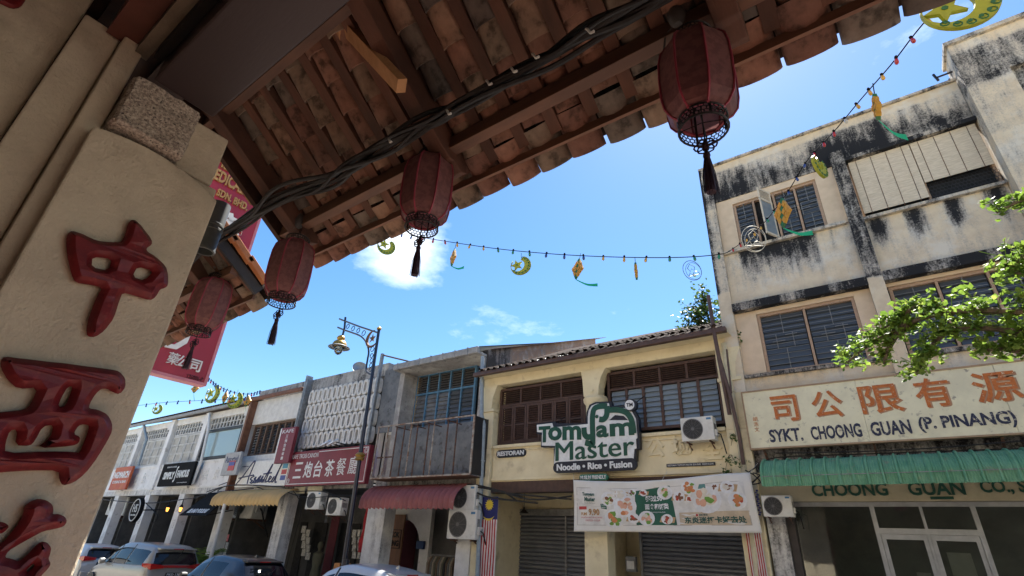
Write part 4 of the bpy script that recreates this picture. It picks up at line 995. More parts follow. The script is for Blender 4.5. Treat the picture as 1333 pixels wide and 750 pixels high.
def pill(name, lbl, xl, xr, zc, h, y, m, words, tm, rise=0, grp=None, bold=.03, tw=.9, th=.6):
    t = thing(name, lbl, 'sign', ((xl+xr)/2, y, zc-h/2)); r = h/2; pts = []
    for i in range(13): a = -PI/2+PI*i/12; pts.append((xr-r+r*math.cos(a), zc+r*math.sin(a)))
    for i in range(13): a = PI/2+PI*i/12; pts.append((xl+r+r*math.cos(a), zc+r*math.sin(a)))
    MB().poly([(x, y, z) for x, z in pts], (0, .08, 0)).build('plate', m, t)
    w = (xr-xl)*tw; text(words, (xl+xr)/2-w/2, (xl+xr)/2+w/2, zc-h*th/2, zc+h*th/2, y-.002, tm, t, bold=bold, depth=.012); return t
a, b_ = at(720, 609, Y=11.7), at(829, 606, Y=11.7)
pill('tagline_sign', 'rounded navy sign with the white words Noodle Rice Fusion under the big restaurant sign', a.x, b_.x, (a.z+b_.z)/2+.02, .27, 11.7, navyb, 'Noodle • Rice • Fusion', signw, bold=.035)
a, b_ = at(754, 622, Y=11.72), at(791, 622, Y=11.72)
pill('halal_sign', 'small rounded green sign reading Muslim Friendly above the banner', a.x, b_.x, a.z, .15, 11.72, M('sign_teal', (.02, .17, .11), None, .4), 'MUSLIM FRIENDLY', signw, bold=.02)
a, b_ = at(646, 591, Y=11.95), at(684, 589, Y=11.95)
pill('small_name_sign', 'small rounded black sign reading RESTORAN at the left of the yellow wall', a.x, b_.x, (a.z+b_.z)/2, .21, 11.95, navyb, 'RESTORAN', signw, bold=.035)
a, b_ = at(868, 607, Y=11.98), at(931, 603, Y=11.98)
t = thing('thin_name_plate', 'thin black licence plate with tiny white words on the yellow wall below the air conditioner', 'sign', (a.x, 11.97, a.z)); zc = (a.z+b_.z)/2
box(a.x, b_.x, 11.965, 11.995, zc-.035, zc+.035).build('plate', navyb, t); text('RESTORAN TOMYAM MASTER SDN BHD  202201012345', a.x+.03, b_.x-.03, zc-.018, zc+.018, 11.964, signw, t, depth=.003)
# embossed characters in the wall
for ch, px, py in (('公', 853, 583), ('城', 887, 580), ('全', 927, 585)):
    q = at(px, py, Y=12); text(ch, q.x-.23, q.x+.23, q.z-.22, q.z+.22, 11.999, yellow, T, name='embossed_character', bold=.03, depth=.035)
ac(884, 537, 931, 572, 11.62, 'white air conditioner unit on the yellow wall right of the restaurant sign')
# banner with printed food
BN = thing('food_banner', 'wide white vinyl banner printed with dishes, hung over the right roller shutter', 'banner', (-4.6, 11.6, 2.7))
C4 = [at(747, 692, Y=11.6), at(992, 694, Y=11.6), at(976, 615, Y=11.6), at(747, 625, Y=11.6)]
def bpt(u, v, d=0):
    p_ = C4[0].lerp(C4[1], u).lerp(C4[3].lerp(C4[2], u), v)
    sag = -.085*math.sin(PI*min(1, u*1.15))*v*(1 if u < .87 else .6)
    fold = .018*math.sin(u*9+v*5)+.012*math.sin(u*23-v*7)*v+.01*noise.noise((u*6, v*3, 0))
    return Vector((p_.x, 11.6+fold-d, p_.z+sag))
vinyl = M('banner_vinyl', (.70, .68, .63), (.66, .64, .59), .5, scale=3)
bmv = MB().grid(lambda u, v: bpt(u, v), 90, 24); bo = bmv.build('banner_sheet', vinyl, BN, smooth=True, fix=False)
so = bo.modifiers.new('thick', 'SOLIDIFY'); so.thickness = .003; so.offset = 1
def patch(name, fn, n, m, d=.004):
    "flat print on the banner: a fan of points (u, v)"
    pts = fn; c = (sum(p_[0] for p_ in pts)/len(pts), sum(p_[1] for p_ in pts)/len(pts)); b = MB()
    rings = 5; b.v.append(bpt(*c, d))
    for r in range(1, rings+1):
        for p_ in pts: b.v.append(bpt(c[0]+(p_[0]-c[0])*r/rings, c[1]+(p_[1]-c[1])*r/rings, d))
    k = len(pts)
    for i in range(k): b.f.append((0, 1+i, 1+(i+1) % k))
    for r in range(rings-1):
        for i in range(k): b.f.append((1+r*k+i, 1+(r+1)*k+i, 1+(r+1)*k+(i+1) % k, 1+r*k+(i+1) % k))
    return b.build(name, m, BN, fix=False)
def dens(pts, n=10):
    o = []
    for i in range(len(pts)):
        a, b_ = pts[i], pts[(i+1) % len(pts)]
        o += [(a[0]+(b_[0]-a[0])*k/n, a[1]+(b_[1]-a[1])*k/n) for k in range(n)]
    return o
def ell(u, v, ru, rv, n=20, wob=0): return [(u+ru*math.cos(2*PI*k/n)*(1+wob*random.uniform(-1, 1)), v+rv*math.sin(2*PI*k/n)*(1+wob*random.uniform(-1, 1))) for k in range(n)]
def P_(n, c): return M('print_'+n, c, None, .5)
beige, gdark, plate = P_('beige', (.56, .45, .32)), P_('green', (.012, .10, .062), ), P_('plate', (.74, .74, .74))
patch('print_frame_line', dens([(.02, .12), (.965, .12), (.965, .86), (.02, .86)]), 0, P_('line', (.45, .42, .38)), .003)
patch('print_ground', dens([(.024, .13), (.961, .13), (.961, .85), (.024, .85)]), 0, P_('ground', (.70, .68, .64)), .005)
patch('print_beige_panel', dens([(.62, .13), (.961, .13), (.961, .36), (.62, .36)]), 0, beige, .007)
patch('print_green_panel', dens([(.385, .13), (.605, .13), (.585, .88), (.385, .80)]), 0, gdark, .008)
wood_p = P_('board', (.50, .32, .16)); random.seed(3)
def dish(u, v, r, cols, wood=False):
    if wood: patch('print_board', dens([(u-r*1.7, v-r*2.2), (u+r*1.5, v-r*3.0), (u+r*1.9, v+r*1.4), (u-r*1.2, v+r*2.4)], 5), 0, wood_p, .009)
    patch('print_plate', ell(u, v, r*1.25, r*3.6*1.12), 0, plate, .011)
    for i in range(14):
        a = random.uniform(0, 2*PI); q = random.uniform(0, .75); c = random.choice(cols)
        patch('print_food', ell(u+r*q*math.cos(a), v+r*3.6*q*math.sin(a), r*random.uniform(.22, .42), r*3.6*random.uniform(.2, .36), 8, .25), 0, c, .012+.0004*i)
og, gr, rd, sk, br, wh = P_('orange', (.60, .22, .08)), P_('lettuce', (.16, .32, .05)), P_('red', (.42, .06, .03)), P_('salmon', (.70, .38, .26)), P_('brown', (.20, .08, .04)), P_('cream', (.72, .66, .55))
dish(.225, .64, .036, [gr, wh, wh, br]); dish(.30, .74, .026, [wh, wh], True); dish(.37, .77, .018, [gr, br]); dish(.435, .76, .017, [rd, br], True)
dish(.325, .50, .054, [sk, og, sk, wh]); dish(.255, .25, .046, [og, og, gr, gr]); dish(.37, .26, .026, [br, rd], True)
dish(.445, .26, .036, [sk, gr, wh]); dish(.555, .24, .024, [wh, br, rd], True); dish(.555, .75, .034, [sk, wh, gr])
dish(.63, .65, .026, [br, br, rd], True); dish(.69, .81, .034, [og, og, gr]); dish(.682, .60, .014, [rd, br]); dish(.77, .57, .060, [sk, wh, sk, wh, gr, wh]); dish(.88, .76, .028, [wh, wh, br], True); dish(.82, .79, .016, [br]); dish(.92, .53, .036, [og, rd, gr])
patch('print_logo_block', dens([(.735, .77), (.775, .77), (.775, .85), (.745, .85)], 4), 0, P_('teal', (.10, .25, .24)), .013)
patch('print_tag', dens([(.035, .42), (.085, .425), (.085, .485), (.035, .48)], 4), 0, P_('tagred', (.50, .05, .05)), .009)
patch('print_tag', dens([(.178, .45), (.215, .43), (.212, .54), (.176, .54)], 4), 0, gdark, .009)
def btext(body, u0, u1, v0, v1, m, bold=.02, name='print_lettering'):
    me = flat_curve('FONT', body, ext=0, off=bold, res=2)
    xs = [v.co.x for v in me.vertices]; ys = [v.co.y for v in me.vertices]
    for v in me.vertices:
        u = u0+(v.co.x-min(xs))/(max(xs)-min(xs))*(u1-u0); w = v0+(v.co.y-min(ys))/(max(ys)-min(ys))*(v1-v0); v.co = (u, w, 0)
    for v in me.vertices: v.co = bpt(v.co.x, v.co.y, .022)
    c = sum((v.co for v in me.vertices), Vector())/len(me.vertices)
    for v in me.vertices: v.co -= c
    me.materials.clear(); me.materials.append(m); return place(name, me, BN, c)
goldp, dkt = P_('gold', (.42, .22, .07)), P_('text', (.03, .10, .08))
btext('9.90', .098, .168, .31, .44, goldp, .03); btext('RM', .05, .085, .31, .37, goldp, .01)
btext('MALAYSIA FIRST SERVES BRAND', .048, .185, .255, .285, P_('tagred', (.5, .05, .05)), 0); btext('马来西亚第一冬炎品牌', .075, .17, .195, .235, P_('tagred', (.5, .05, .05)), 0)
btext('Tomyam', .06, .14, .67, .76, dkt, .04); btext('Master', .075, .145, .58, .67, dkt, .04); btext('Noodle Rice Fusion', .075, .145, .54, .56, dkt, 0)
btext('超过50+', .445, .555, .58, .70, plate, .03); btext('面食和饭类', .44, .57, .42, .54, plate, .03); btext('冬炎风味多样选择', .46, .55, .36, .385, plate, 0)
btext('槟城景街', .72, .765, .285, .325, dkt, .01); patch('print_pin', ell(.71, .305, .006, .022, 10), 0, P_('tagred', (.5, .05, .05)), .012)
btext('东炎迷打卡好去处', .645, .945, .155, .275, dkt, .03); btext('MUSLIM', .181, .21, .50, .525, plate, 0); btext('FRIENDLY', .181, .21, .455, .48, plate, 0)
for (u, v, dx) in ((0, 1, -.15), (1, 1, .12), (.1, 1, -.05), (.55, 1, .02)):
    q = bpt(u, v); MB().tube([q, q+Vector((dx, .30, .22))], .006, 4).build('rope', tie_white, BN)
# national flags on the columns
fl_red, fl_blue, fl_yel = M('flag_red', (.45, .035, .03), None, .7), M('flag_blue', (.018, .022, .13), None, .7), M('flag_yellow', (.68, .52, .05), None, .7)
def flag(px0, py0, px1, Y, label, full=True):
    a, b_ = at(px0, py0, Y=Y), at(px1, py0, Y=Y)
    w = abs(b_.x-a.x); h = w*3.4; x0 = a.x; z1 = a.z
    t = thing('flag', label, 'flag', (x0+w/2, Y, z1-h), 'vertical Malaysian flags on the yellow columns')
    def ff(u, v, d=0): return Vector((x0+w*u, Y-d+.012*math.sin(u*6+v*9)*.6, z1-h+h*v))
    MB().grid(lambda u, v: ff(u, v), 14, 30).build('cloth', M('flag_white', (.72, .70, .68), None, .7), t, fix=False)
    for k in range(7):
        u0 = (k*2)/14; MB().grid(lambda u, v: ff(u0+u/14, v*(.72 if full else .96), .004), 1, 30).build('stripe', fl_red, t, fix=False)
    if full:
        MB().grid(lambda u, v: ff(u, .72+.28*v, .006), 14, 8).build('canton', fl_blue, t, fix=False)
        cxu, czv = .5, .80; b = MB(); n = 20
        for i in range(n):
            a0 = PI*1.12+PI*.76*i/n; a1 = PI*1.12+PI*.76*(i+1)/n
            th = lambda q: .10*math.sin(PI*q/n)
            p_ = [(cxu+.36*math.cos(a0), czv+.036*3*math.sin(a0)*.9), (cxu+.36*math.cos(a1), czv+.036*3*math.sin(a1)*.9), (cxu+(.36-th(i+1))*math.cos(a1), czv+(.108-th(i+1)*.3)*math.sin(a1)*.9), (cxu+(.36-th(i))*math.cos(a0), czv+(.108-th(i)*.3)*math.sin(a0)*.9)]
            b.add([ff(u, v, .012) for u, v in p_], [(0, 1, 2, 3)])
        b.build('crescent', fl_yel, t, fix=False)
        b = MB(); c = ff(.52, .90, .012); b.v.append(c)
        for k in range(28):
            r = w*(.27 if k % 2 == 0 else .17); b.v.append(c+Vector((r*math.cos(2*PI*k/28), 0, r*math.sin(2*PI*k/28))))
        for k in range(28): b.f.append((0, 1+k, 1+(k+1) % 28))
        b.build('star', fl_yel, t, fix=False)
    return t
flag(627, 647, 649, 11.86, 'vertical Malaysian flag with its blue canton, on the left yellow column')
flag(970, 690, 990, 11.86, 'vertical Malaysian flag showing only red and white stripes below the banner corner', False)
# pipes
pipe([at(628, 464, Y=11.7), at(627, 540, Y=11.7), at(630, 553, Y=11.7), at(626, 640, Y=11.8), at(621, 760, Y=11.8)], .06, pipe_gy, 'blue grey drainpipe between the yellow shophouse and the house with the empty sign box', [at(627, 500, Y=11.7), at(628, 600, Y=11.75), at(625, 690, Y=11.8)])
pipe([at(942, 447, Y=11.9), at(950, 500, Y=11.9), at(967, 600, Y=11.9), at(972, 640, Y=11.9), at(987, 760, Y=11.9)], .065, pipe_ye, 'cream drainpipe running down beside the tall building', [at(952, 510, Y=11.9), at(967, 600, Y=11.9)])
pipe([at(922, 385, Y=11.45), at(931, 440, Y=11.45), at(950, 540, Y=11.6)], .045, gutter_br, 'brown post rising through the eave by the small tree', [])
pipe([at(934, 458, Y=11.5), at(950, 513, Y=11.5), at(962, 565, Y=11.5), at(968, 605, Y=11.6)], .04, gutter_br, 'thin brown pipe bent across the right yellow column', [])
MB().bar(at(946, 455, Y=11.5), at(952, 512, Y=11.5), .05, .03).build('pipe_arm', gutter_br, T)
# ------------------------------------------------------------------ shared ground floor of the row on the left
def upper_block(T, x0, x1, z1=7.4):
    box(x0+.02, x0+.14, Yy+.3, 20, 3.95, z1).build('party_wall', white_pl, T); box(x1-.14, x1-.02, Yy+.3, 20, 3.95, z1).build('party_wall', white_pl, T)
    box(x0+.15, x1-.15, Yy+.55, Yy+.6, 3.95, z1-.1).build('dark_interior', room, T)
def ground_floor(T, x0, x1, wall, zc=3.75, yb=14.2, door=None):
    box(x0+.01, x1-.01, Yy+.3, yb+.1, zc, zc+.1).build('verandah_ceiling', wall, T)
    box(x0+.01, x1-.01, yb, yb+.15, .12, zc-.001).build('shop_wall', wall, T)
def opening(T, x0, x1, z0, z1, y, m=None, arch=False, name='shop_opening'):
    pts = [(x0, z0), (x1, z0), (x1, z1)]
    if arch: pts += [((x0+x1)/2+(x1-x0)/2*math.cos(a), z1+(x1-x0)/2*math.sin(a)*.8) for a in [PI*k/12 for k in range(1, 12)]]
    pts.append((x0, z1)); return MB().poly([(x, y-.03, z) for x, z in pts], (0, .025, 0)).build(name, m or room, T)
brown_f = M('brown_frame', (.14, .085, .055), (.10, .06, .04), .7, scale=9)
# ------------------------------------------------------------------ house with the empty sign box
H2 = thing('blue_window_shophouse', 'grey shophouse with a blue louvred window above an empty rusty sign box', 'building', (-12, 12, .12))
x0, x1 = -13.95, -10.02
box(x0, x1, 11.50, 11.66, 7.62, 7.84).build('gutter', gutter_gy, H2, bevel=.02)
for i in range(7): box(x0+.2+i*.55, x0+.23+i*.55, 11.485, 11.67, 7.60, 7.855).build('gutter_joint', gutter_gy, H2)
moldwall('eave_soffit', x0, x1, 11.662, 12.7, 7.62, 7.70, grey_pl, H2, lambda x, z: .0, .2)
moldwall('party_pier', x0-.02, x0+.22, 11.9, 20, 3.95, 7.6, grey_pl, H2, lambda x, z: .05, .2)
moldwall('party_pier', x1-.14, x1, 11.9, 20, 3.95, 7.6, grey_pl, H2, lambda x, z: .05, .2)
MB().grid(lambda u, v: (x0+.235, 12.0+.62*u, 5.4+2.2*v+.0), 1, 1).build('inner_cheek', grey_pl, H2)
moldwall('window_wall', x0+.24, -13.62, 12.5, 12.65, 5.0, 7.6, M('dirty_yellow', (.45, .36, .22), (.30, .25, .17), .9, scale=3), H2, lambda x, z: 0, .3)
BWx0, BWx1, BWz0, BWz1 = -14.15, -10.72, 5.72, 7.66
YB = 12.5; k_ = YB/12
xa, xb = at(530, 493, Y=YB).x, at(621, 472, Y=YB).x; za, zb, zm = 5.60, 7.66, at(528, 517, Y=YB).z
xa = max(xa, x0+.3) if False else xa
bw = frame(H2, xa, xb, za, zb, YB, .07, .1, blue_w, name='window', hs=[zm]); bw['label'] = 'blue window of grey louvres, six bays wide'
box(xa, xb, YB+.3, YB+.35, za, zb).build('dark_interior', room, bw)
box(xa-.6, xb+.7, YB+.02, YB+.2, 4.2, za-.003).build('sill_wall', grey_pl, H2)
for k in range(6):
    a = xa+.06+(xb-xa-.12)*k/6; b_ = a+(xb-xa-.12)/6
    louvres(bw, a+.03, b_-.03, zm+.05, zb-.08, YB+.05, 7, M('louvre_greybrown', (.13, .12, .11), (.09, .085, .08), .7), name='slat', tilt=rad(45))
    louvres(bw, a+.03, b_-.03, za+.08, zm-.05, YB+.05, 8, zinc if k in (1, 2, 3) else glass_d, name='slat', tilt=rad(72))
    if k < 5: box(b_-.025, b_+.025, YB-.01, YB+.09, za+.07, zb-.07).build('mullion', blue_w, bw)
# roof and high party wall
b = MB().add([(x0, 11.6, 7.86), (x1, 11.6, 7.86), (x1, 18, 10.2), (x0, 18, 10.2), (x1, 24, 7.5), (x0, 24, 7.5)], [(0, 1, 2, 3), (3, 2, 4, 5)]); b.build('roof', zinc, H2)
pw = [(-9.96, 12.0, 6.95), (-9.96, 12.0, 7.86), (-9.96, 19.0, 10.62), (-9.96, 20.2, 10.25), (-9.96, 22, 9.2), (-9.96, 22, 6.95)]
peach = MOLD('peach_render', (.46, .30, .20), (.38, .25, .18), dark=(.07, .06, .055))
def gridpoly():
    b = MB(); n = 40
    b.grid(lambda u, v: (-9.96, 12+7.6*u, 6.6+(7.86+(10.62-7.86)*(7.6*u)/7-6.6)*v), n, 14); b.grid(lambda u, v: (-10.2+.24*u, 12.0, 6.6+1.26*v), 2, 8)
    o = b.build('high_party_wall', peach, H2, fix=False); a = o.data.attributes.new('mold', 'FLOAT', 'POINT')
    a.data.foreach_set('value', [(.32 if v.y < 13.2 else -.05)+(.1 if v.z < 7.6 else 0) for v in b.v])
gridpoly()
cr = MB().grid(lambda u, v: (-10.4+.6*v, 12.1+8.3*u, 7.90+(10.62-7.86)*(8.3*u)/7+.012*math.sin(u*8.3/.09*2*PI)), 500, 1); cr.build('verge_sheet', gutter_br, H2, fix=False)
# rusty empty sign box
SB = thing('empty_sign_box', 'empty rusty steel sign box with upright bars under the blue window', 'sign frame', (-12.4, 11.6, 3.95))
Yb0, Yb1 = 11.25, 11.93
A, D_ = at(493, 557, Y=Yb0), at(614, 621, Y=Yb0); bx0, bx1, bz0, bz1 = at(487, 590, Y=Yb0).x, at(615, 580, Y=Yb0).x, 3.90, 5.56
box(bx0+.02, bx1-.02, Yb1-.02, Yb1, bz0, bz1).build('back_sheet', zinc, SB)
b = MB()
for z in (bz0, bz1-.03): b.box(bx0, bx1, Yb0, Yb0+.04, z, z+.04)
for x in (bx0, bx1-.05): b.box(x, x+.05, Yb0-.002, Yb0+.038, bz0, bz1)
b.build('front_frame', M('pale_angle', (.40, .37, .32), (.20, .11, .07), .8, scale=7), SB)
box(bx1-.012, bx1-.002, Yb0+.04, Yb1-.021, bz0+.02, bz1-.02).build('end_sheet', M('box_black', (.025, .025, .027), None, .6), SB)
box(bx0+.002, bx1-.002, Yb0+.02, Yb1-.021, bz0-.012, bz0-.001).build('bottom_sheet', rust, SB)
for i, f_ in enumerate((.10, .19, .27, .36, .42, .53, .60, .73, .81)):
    x = bx0+(bx1-bx0)*f_; w = .035; MB().box(x, x+w, Yb0+.06+.03*(i % 3), Yb0+.09+.03*(i % 3), bz0+.04, bz1-.03).build('upright', rust if i % 3 else MATS['pale_angle'], SB)
    if i % 2: MB().bar((x, Yb0+.05, bz1-.05), (x+.06, Yb1-.03, bz1-.06), .03, .03).build('cross_bar', rust, SB)
MB().box(bx0+.05, bx0+.75, Yb0+.1, Yb0+.13, 4.55, 4.59).build('cross_bar', rust, SB)
# ground floor
ground_floor(H2, -14.0, -10.0, M('grey_wall', (.20, .195, .18), (.14, .135, .13), .9, scale=2))  # grey darkened: the verandah shade is put into the wall colour
moldwall('column', -14.55, -13.70, 11.9, 12.35, .12, 3.74, white_dirty, H2, lambda x, z: -.15+(.12 if x > -14.2 else 0), .12)
moldwall('column', -10.55, -10.04, 11.9, 12.35, .12, 3.74, white_dirty, H2, lambda x, z: -.18, .12)
moldwall('beam', -14.5, -10.02, 12.0, 12.3, 3.742, 4.15, grey_pl, H2, lambda x, z: .15, .15)
woodd = M('door_wood', (.26, .12, .055), (.18, .08, .04), .6, scale=8, stretch=(1, 1, .2))
a, b_ = at(504, 681, Y=13.4), at(526, 681, Y=13.4)
kd = thing('wooden_board', 'brown wooden door board with a framed KOK ENG panel under the maroon awning', 'board', (a.x+.4, 13.4, .13))
box(a.x, b_.x, 13.40, 13.46, .13, 3.0).build('board', woodd, kd)
zp, zq = at(510, 689, Y=13.39).z, at(510, 714, Y=13.39).z
f = MB().box(a.x+.22, b_.x-.06, 13.375, 13.399, zp-.03, zp).box(a.x+.22, b_.x-.06, 13.375, 13.399, zq, zq+.03).box(a.x+.22, a.x+.25, 13.376, 13.399, zq, zp).box(b_.x-.09, b_.x-.06, 13.376, 13.399, zq, zp); f.build('panel_frame', wood_dark, kd)
text('KOK', a.x+.30, b_.x-.14, (zp+zq)/2+.04, zp-.07, 13.398, room, kd, bold=.04); text('ENG', a.x+.30, b_.x-.14, zq+.07, (zp+zq)/2-.04, 13.398, room, kd, bold=.04)
opening(H2, at(530, 700, Y=14.2).x-.5, at(548, 700, Y=14.2).x-.2, .13, 2.5, 14.19, M('maroon_cloth', (.12, .02, .03), None, .8), True, 'arched_doorway')
wp_ = M('notice_paper', (.62, .60, .55), (.35, .33, .30), .8, scale=30, lo=.45, hi=.55)
for i in range(10): box(-15.9+(i % 2)*.28, -15.68+(i % 2)*.28, 14.10, 14.12, .9+(i//2)*.36, 1.18+(i//2)*.36).build('poster', wp_, H2)
xm = at(545, 690, Y=13.6).x
al = [[(xm-1.6, .13), (xm-1.6, 3.2), (xm+.62, 3.2), (xm+.62, .13), (xm+.22, .13)]+[(xm-.62+.84*math.cos(t), 1.9+.95*math.sin(t)) for t in [PI*k/12 for k in range(0, 13)]]+[(xm-1.46, .13)]]
me = flat_curve('C', loops=al, ext=.08)
for v in me.vertices: v.co = Vector((v.co.x-xm, -v.co.z, v.co.y))
me.materials.append(white_pl); place('white_arch', me, H2, (xm, 13.6, 0))
mbx = thing('postbox', 'small blue letter box fixed to the white arch', 'letterbox', tuple(at(548, 714, Y=13.45)))
a, b_ = at(544, 704, Y=13.45), at(552, 715, Y=13.45); box(a.x, b_.x, 13.38, 13.49, b_.z, a.z).build('box', M('post_blue', (.02, .05, .15), None, .5), mbx, bevel=.01)
# clothes rail
cr_ = thing('clothes_rail', 'rail of grey and brown clothes standing by the right column', 'clothes rail', (at(575, 745, Y=12.9).x, 12.9, .13))
q0, q1 = at(562, 722, Y=12.9), at(597, 722, Y=12.9); MB().tube([(q0.x, 12.9, q0.z), (q1.x, 12.9, q0.z)], .02, 6).build('rail', metal_gy, cr_)
for x in (q0.x, q1.x): MB().tube([(x, 12.9, q0.z), (x, 12.9, .13)], .02, 6).build('leg', metal_gy, cr_)
cl = [M('cloth_'+n, c, None, .9) for n, c in (('grey', (.16, .16, .15)), ('brown', (.16, .11, .07)), ('olive', (.12, .12, .08)), ('black', (.03, .03, .03)), ('sand', (.36, .31, .24)))]
for i in range(14):
    x = q0.x+(q1.x-q0.x)*(i+.5)/14
    MB().poly([(x-.02, 12.80, q0.z-.04), (x-.02, 13.0, q0.z-.04), (x-.05, 13.14, q0.z-.22), (x-.03, 13.10, q0.z-.95), (x, 12.68, q0.z-.92), (x, 12.66, q0.z-.22)], (.045, 0, 0)).build('garment', random.choice(cl), cr_)
# maroon awning
maroon = M('awning_maroon', (.30, .095, .085), (.23, .075, .07), .6, scale=2, c3=(.34, .20, .17), s3=5, lo3=.6, hi3=.75)
AW2 = thing('maroon_awning', 'maroon barrel awning of corrugated metal below the empty sign box', 'awning', (-12.4, 11.3, 3.1))
A0, A1 = at(476, 661, Y=11.1), at(587, 656, Y=11.1)
corrugated(AW2, -14.05, at(590, 655, Y=11.1).x, 3.74, 3.02, 11.93, 11.1, maroon, pitch=.20, amp=.036)
ac(587, 643, 617, 664, 11.6, 'upper of two air conditioner units beside the maroon awning'); ac(583, 678, 618, 703, 11.6, 'lower of two air conditioner units beside the maroon awning')
b = MB().tube([at(619, 650, Y=11.8), at(622, 690, Y=11.8), at(614, 700, Y=11.8), at(612, 690, Y=11.8)], .03, 6); tag(b.build('insulated_pipe', dark_pl), 'black insulated pipe looping beside the two stacked air conditioners', 'pipe')

# ------------------------------------------------------------------ breeze block house
H3 = thing('screen_shophouse', 'shophouse fronted by a white breeze block screen behind a red cafe signboard', 'building', (-17.4, 12, .12))
x0, x1 = -19.9, -14.98
moldwall('parapet', x0-.1, x1+.1, 12.05, 12.35, 7.72, 8.22, grey_pl, H3, lambda x, z: .12, .12)
box(x0, x1, 12.45, 12.5, 3.9, 7.72).build('dark_interior', room, H3)
upper_block(H3, x0, x1, 8.1)
frw = M('screen_white', (.68, .66, .62), (.55, .53, .49), .8, scale=5, c3=(.35, .31, .27), s3=7, lo3=.6, hi3=.75)
def ringmesh(w, h, t, d):
    out, inn = [], []
    for k in range(16):
        a = 2*PI*(k+.5)/16; c, s = math.cos(a), math.sin(a)
        sx = (abs(c)**.6)*(1 if c > 0 else -1); sz = (abs(s)**.6)*(1 if s > 0 else -1)
        out.append((sx*w/2, sz*h/2)); inn.append((sx*(w/2-t), sz*(h/2-t*1.1)))
    b = MB()
    for y in (-d/2, d/2):
        for r in (out, inn): b.v += [Vector((x, y, z)) for x, z in r]
    for k in range(16):
        l = (k+1) % 16; b.f += [(k, l, 16+l, 16+k), (32+k, 48+k, 48+l, 32+l), (k, 32+k, 32+l, l), (16+k, 16+l, 48+l, 48+k)]
    return b.mesh('breeze_block', frw, Vector((0, 0, 0)))
nc, nr = 14, 4; pw_ = (x1-.12-(x0+.35))/nc; ph_ = (7.68-5.25)/nr
rm = ringmesh(pw_*.97, ph_*.97, .085, .2)
for r in range(nr):
    for c in range(nc): place('breeze_block', rm, H3, (x0+.35+(c+.5)*pw_, 12.0, 5.25+(r+.5)*ph_))
pg = MB().box(x0+.02, x0+.10, 11.75, 12.05, 5.2, 8.35).box(x0+.14, x0+.2, 11.75, 12.05, 5.2, 8.2); pg.build('edge_frame', metal_gy, H3)
pg = MB().box(x1-.06, x1+.04, 11.7, 11.8, 4.0, 8.5); pg.build('edge_post', metal_gy, H3)
MB().box(x1+.045, -13.98, 11.98, 12.04, 5.55, 7.9).build('side_sheet', zinc, H3)
MB().tube([(x1, 11.75, 8.45), (x1+.9, 12.6, 8.25)], .03, 6).build('stay', rust, H3)
dish_ = thing('satellite_dish', 'small grey satellite dish on the parapet above the breeze block screen', 'satellite dish', tuple(at(468, 487, Y=12.3)))
q = at(468, 481, Y=12.3); b = MB(); pr = [(.0, .0), (.12, .02), (.24, .07), (.30, .12)]
b.lathe(pr, (0, 0, 0), 18, cap=False); Rm = Matrix.Rotation(rad(65), 3, 'Y') @ Matrix.Rotation(rad(30), 3, 'X')
for i in range(len(b.v)): b.v[i] = Rm @ b.v[i]+q
o = b.build('dish', metal_gy, dish_, smooth=True); MB().tube([q, (q.x+.02, 12.3, 8.2)], .02, 6).build('mast', metal_gy, dish_)
crimson = M('sign_crimson', (.20, .022, .035), (.17, .02, .03), .5, scale=2)
KS = thing('cafe_signboard', 'long crimson cafe signboard with six white Chinese characters under the breeze block screen', 'sign', (-17.5, 11.6, 3.85))
Yk = 11.55; kx0, kx1, kz0, kz1 = -19.25, at(479, 600, Y=Yk).x, 3.82, 5.07
box(kx0, kx1, Yk, Yk+.18, kz0, kz1).build('board', crimson, KS, bevel=.01)
b = MB(); e = .07
for z in (kz0+e, kz1-e): b.box(kx0+e+(1.75 if z > 4.5 else 0), kx1-e, Yk-.006, Yk-.001, z-.012, z+.012)
for x in (kx0+e, kx1-e): b.box(x-.012, x+.012, Yk-.006, Yk-.001, kz0+e, kz1-e-(.3 if x < -18 else 0))
for cx, cz in ((kx0+.18, kz0+.18), (kx1-.18, kz1-.18)):
    for r in (.05, .09): b.tube([(cx+r*math.cos(t), Yk-.004, cz+r*math.sin(t)) for t in [2*PI*k/10 for k in range(10)]], .009, 4, closed=True)
b.build('border', signw, KS)
text('KAFE TROIS CANON', kx0+.10, kx0+1.80, kz1-.26, kz1-.10, Yk-.001, signw, KS, depth=.006)
for i, ch in enumerate('三炮台茶餐廳'):
    q = at((386+i*14.9) if False else (388, 401, 414, 429, 444, 460)[i], (612, 611, 610, 609, 607, 605)[i], Y=Yk)
    text(ch, q.x-.24, q.x+.26, q.z-.30, q.z+.28, Yk-.001, signw, KS, name='character', bold=.012 if i < 4 else 0, depth=.006)
for (px, py) in ((422, 578), (431, 577)):
    q = at(px, py, Y=11.0); t = thing('sign_floodlight', 'white floodlight on an arm above the crimson %s one' % ('left' if px < 425 else 'right'), 'floodlight', tuple(q))
    b = MB().poly([q+Vector((-.22, .12, -.06)), q+Vector((-.1, -.1, -.10)), q+Vector((.2, -.1, -.02)), q+Vector((.22, .1, .06)), q+Vector((0, .14, .10))], (0, .05, .10)); b.build('lamp_head', white_paint, t, bevel=.02)
    MB().tube([q+Vector((.1, .1, .05)), q+Vector((.3, .4, .0)), (q.x+.6, 11.6, kz1)], .018, 6).build('arm', iron, t)
ks2 = thing('hanging_cafe_sign', 'small upright crimson sign with white characters left of the long cafe sign', 'sign', (-20.4, 11.3, 4.9))
Y2 = 11.35; a, b_ = at(366, 558, Y=Y2), at(376, 602, Y=Y2); sx0, sx1, sz0, sz1 = at(362, 580, Y=Y2).x, at(380, 580, Y=Y2).x, b_.z, a.z
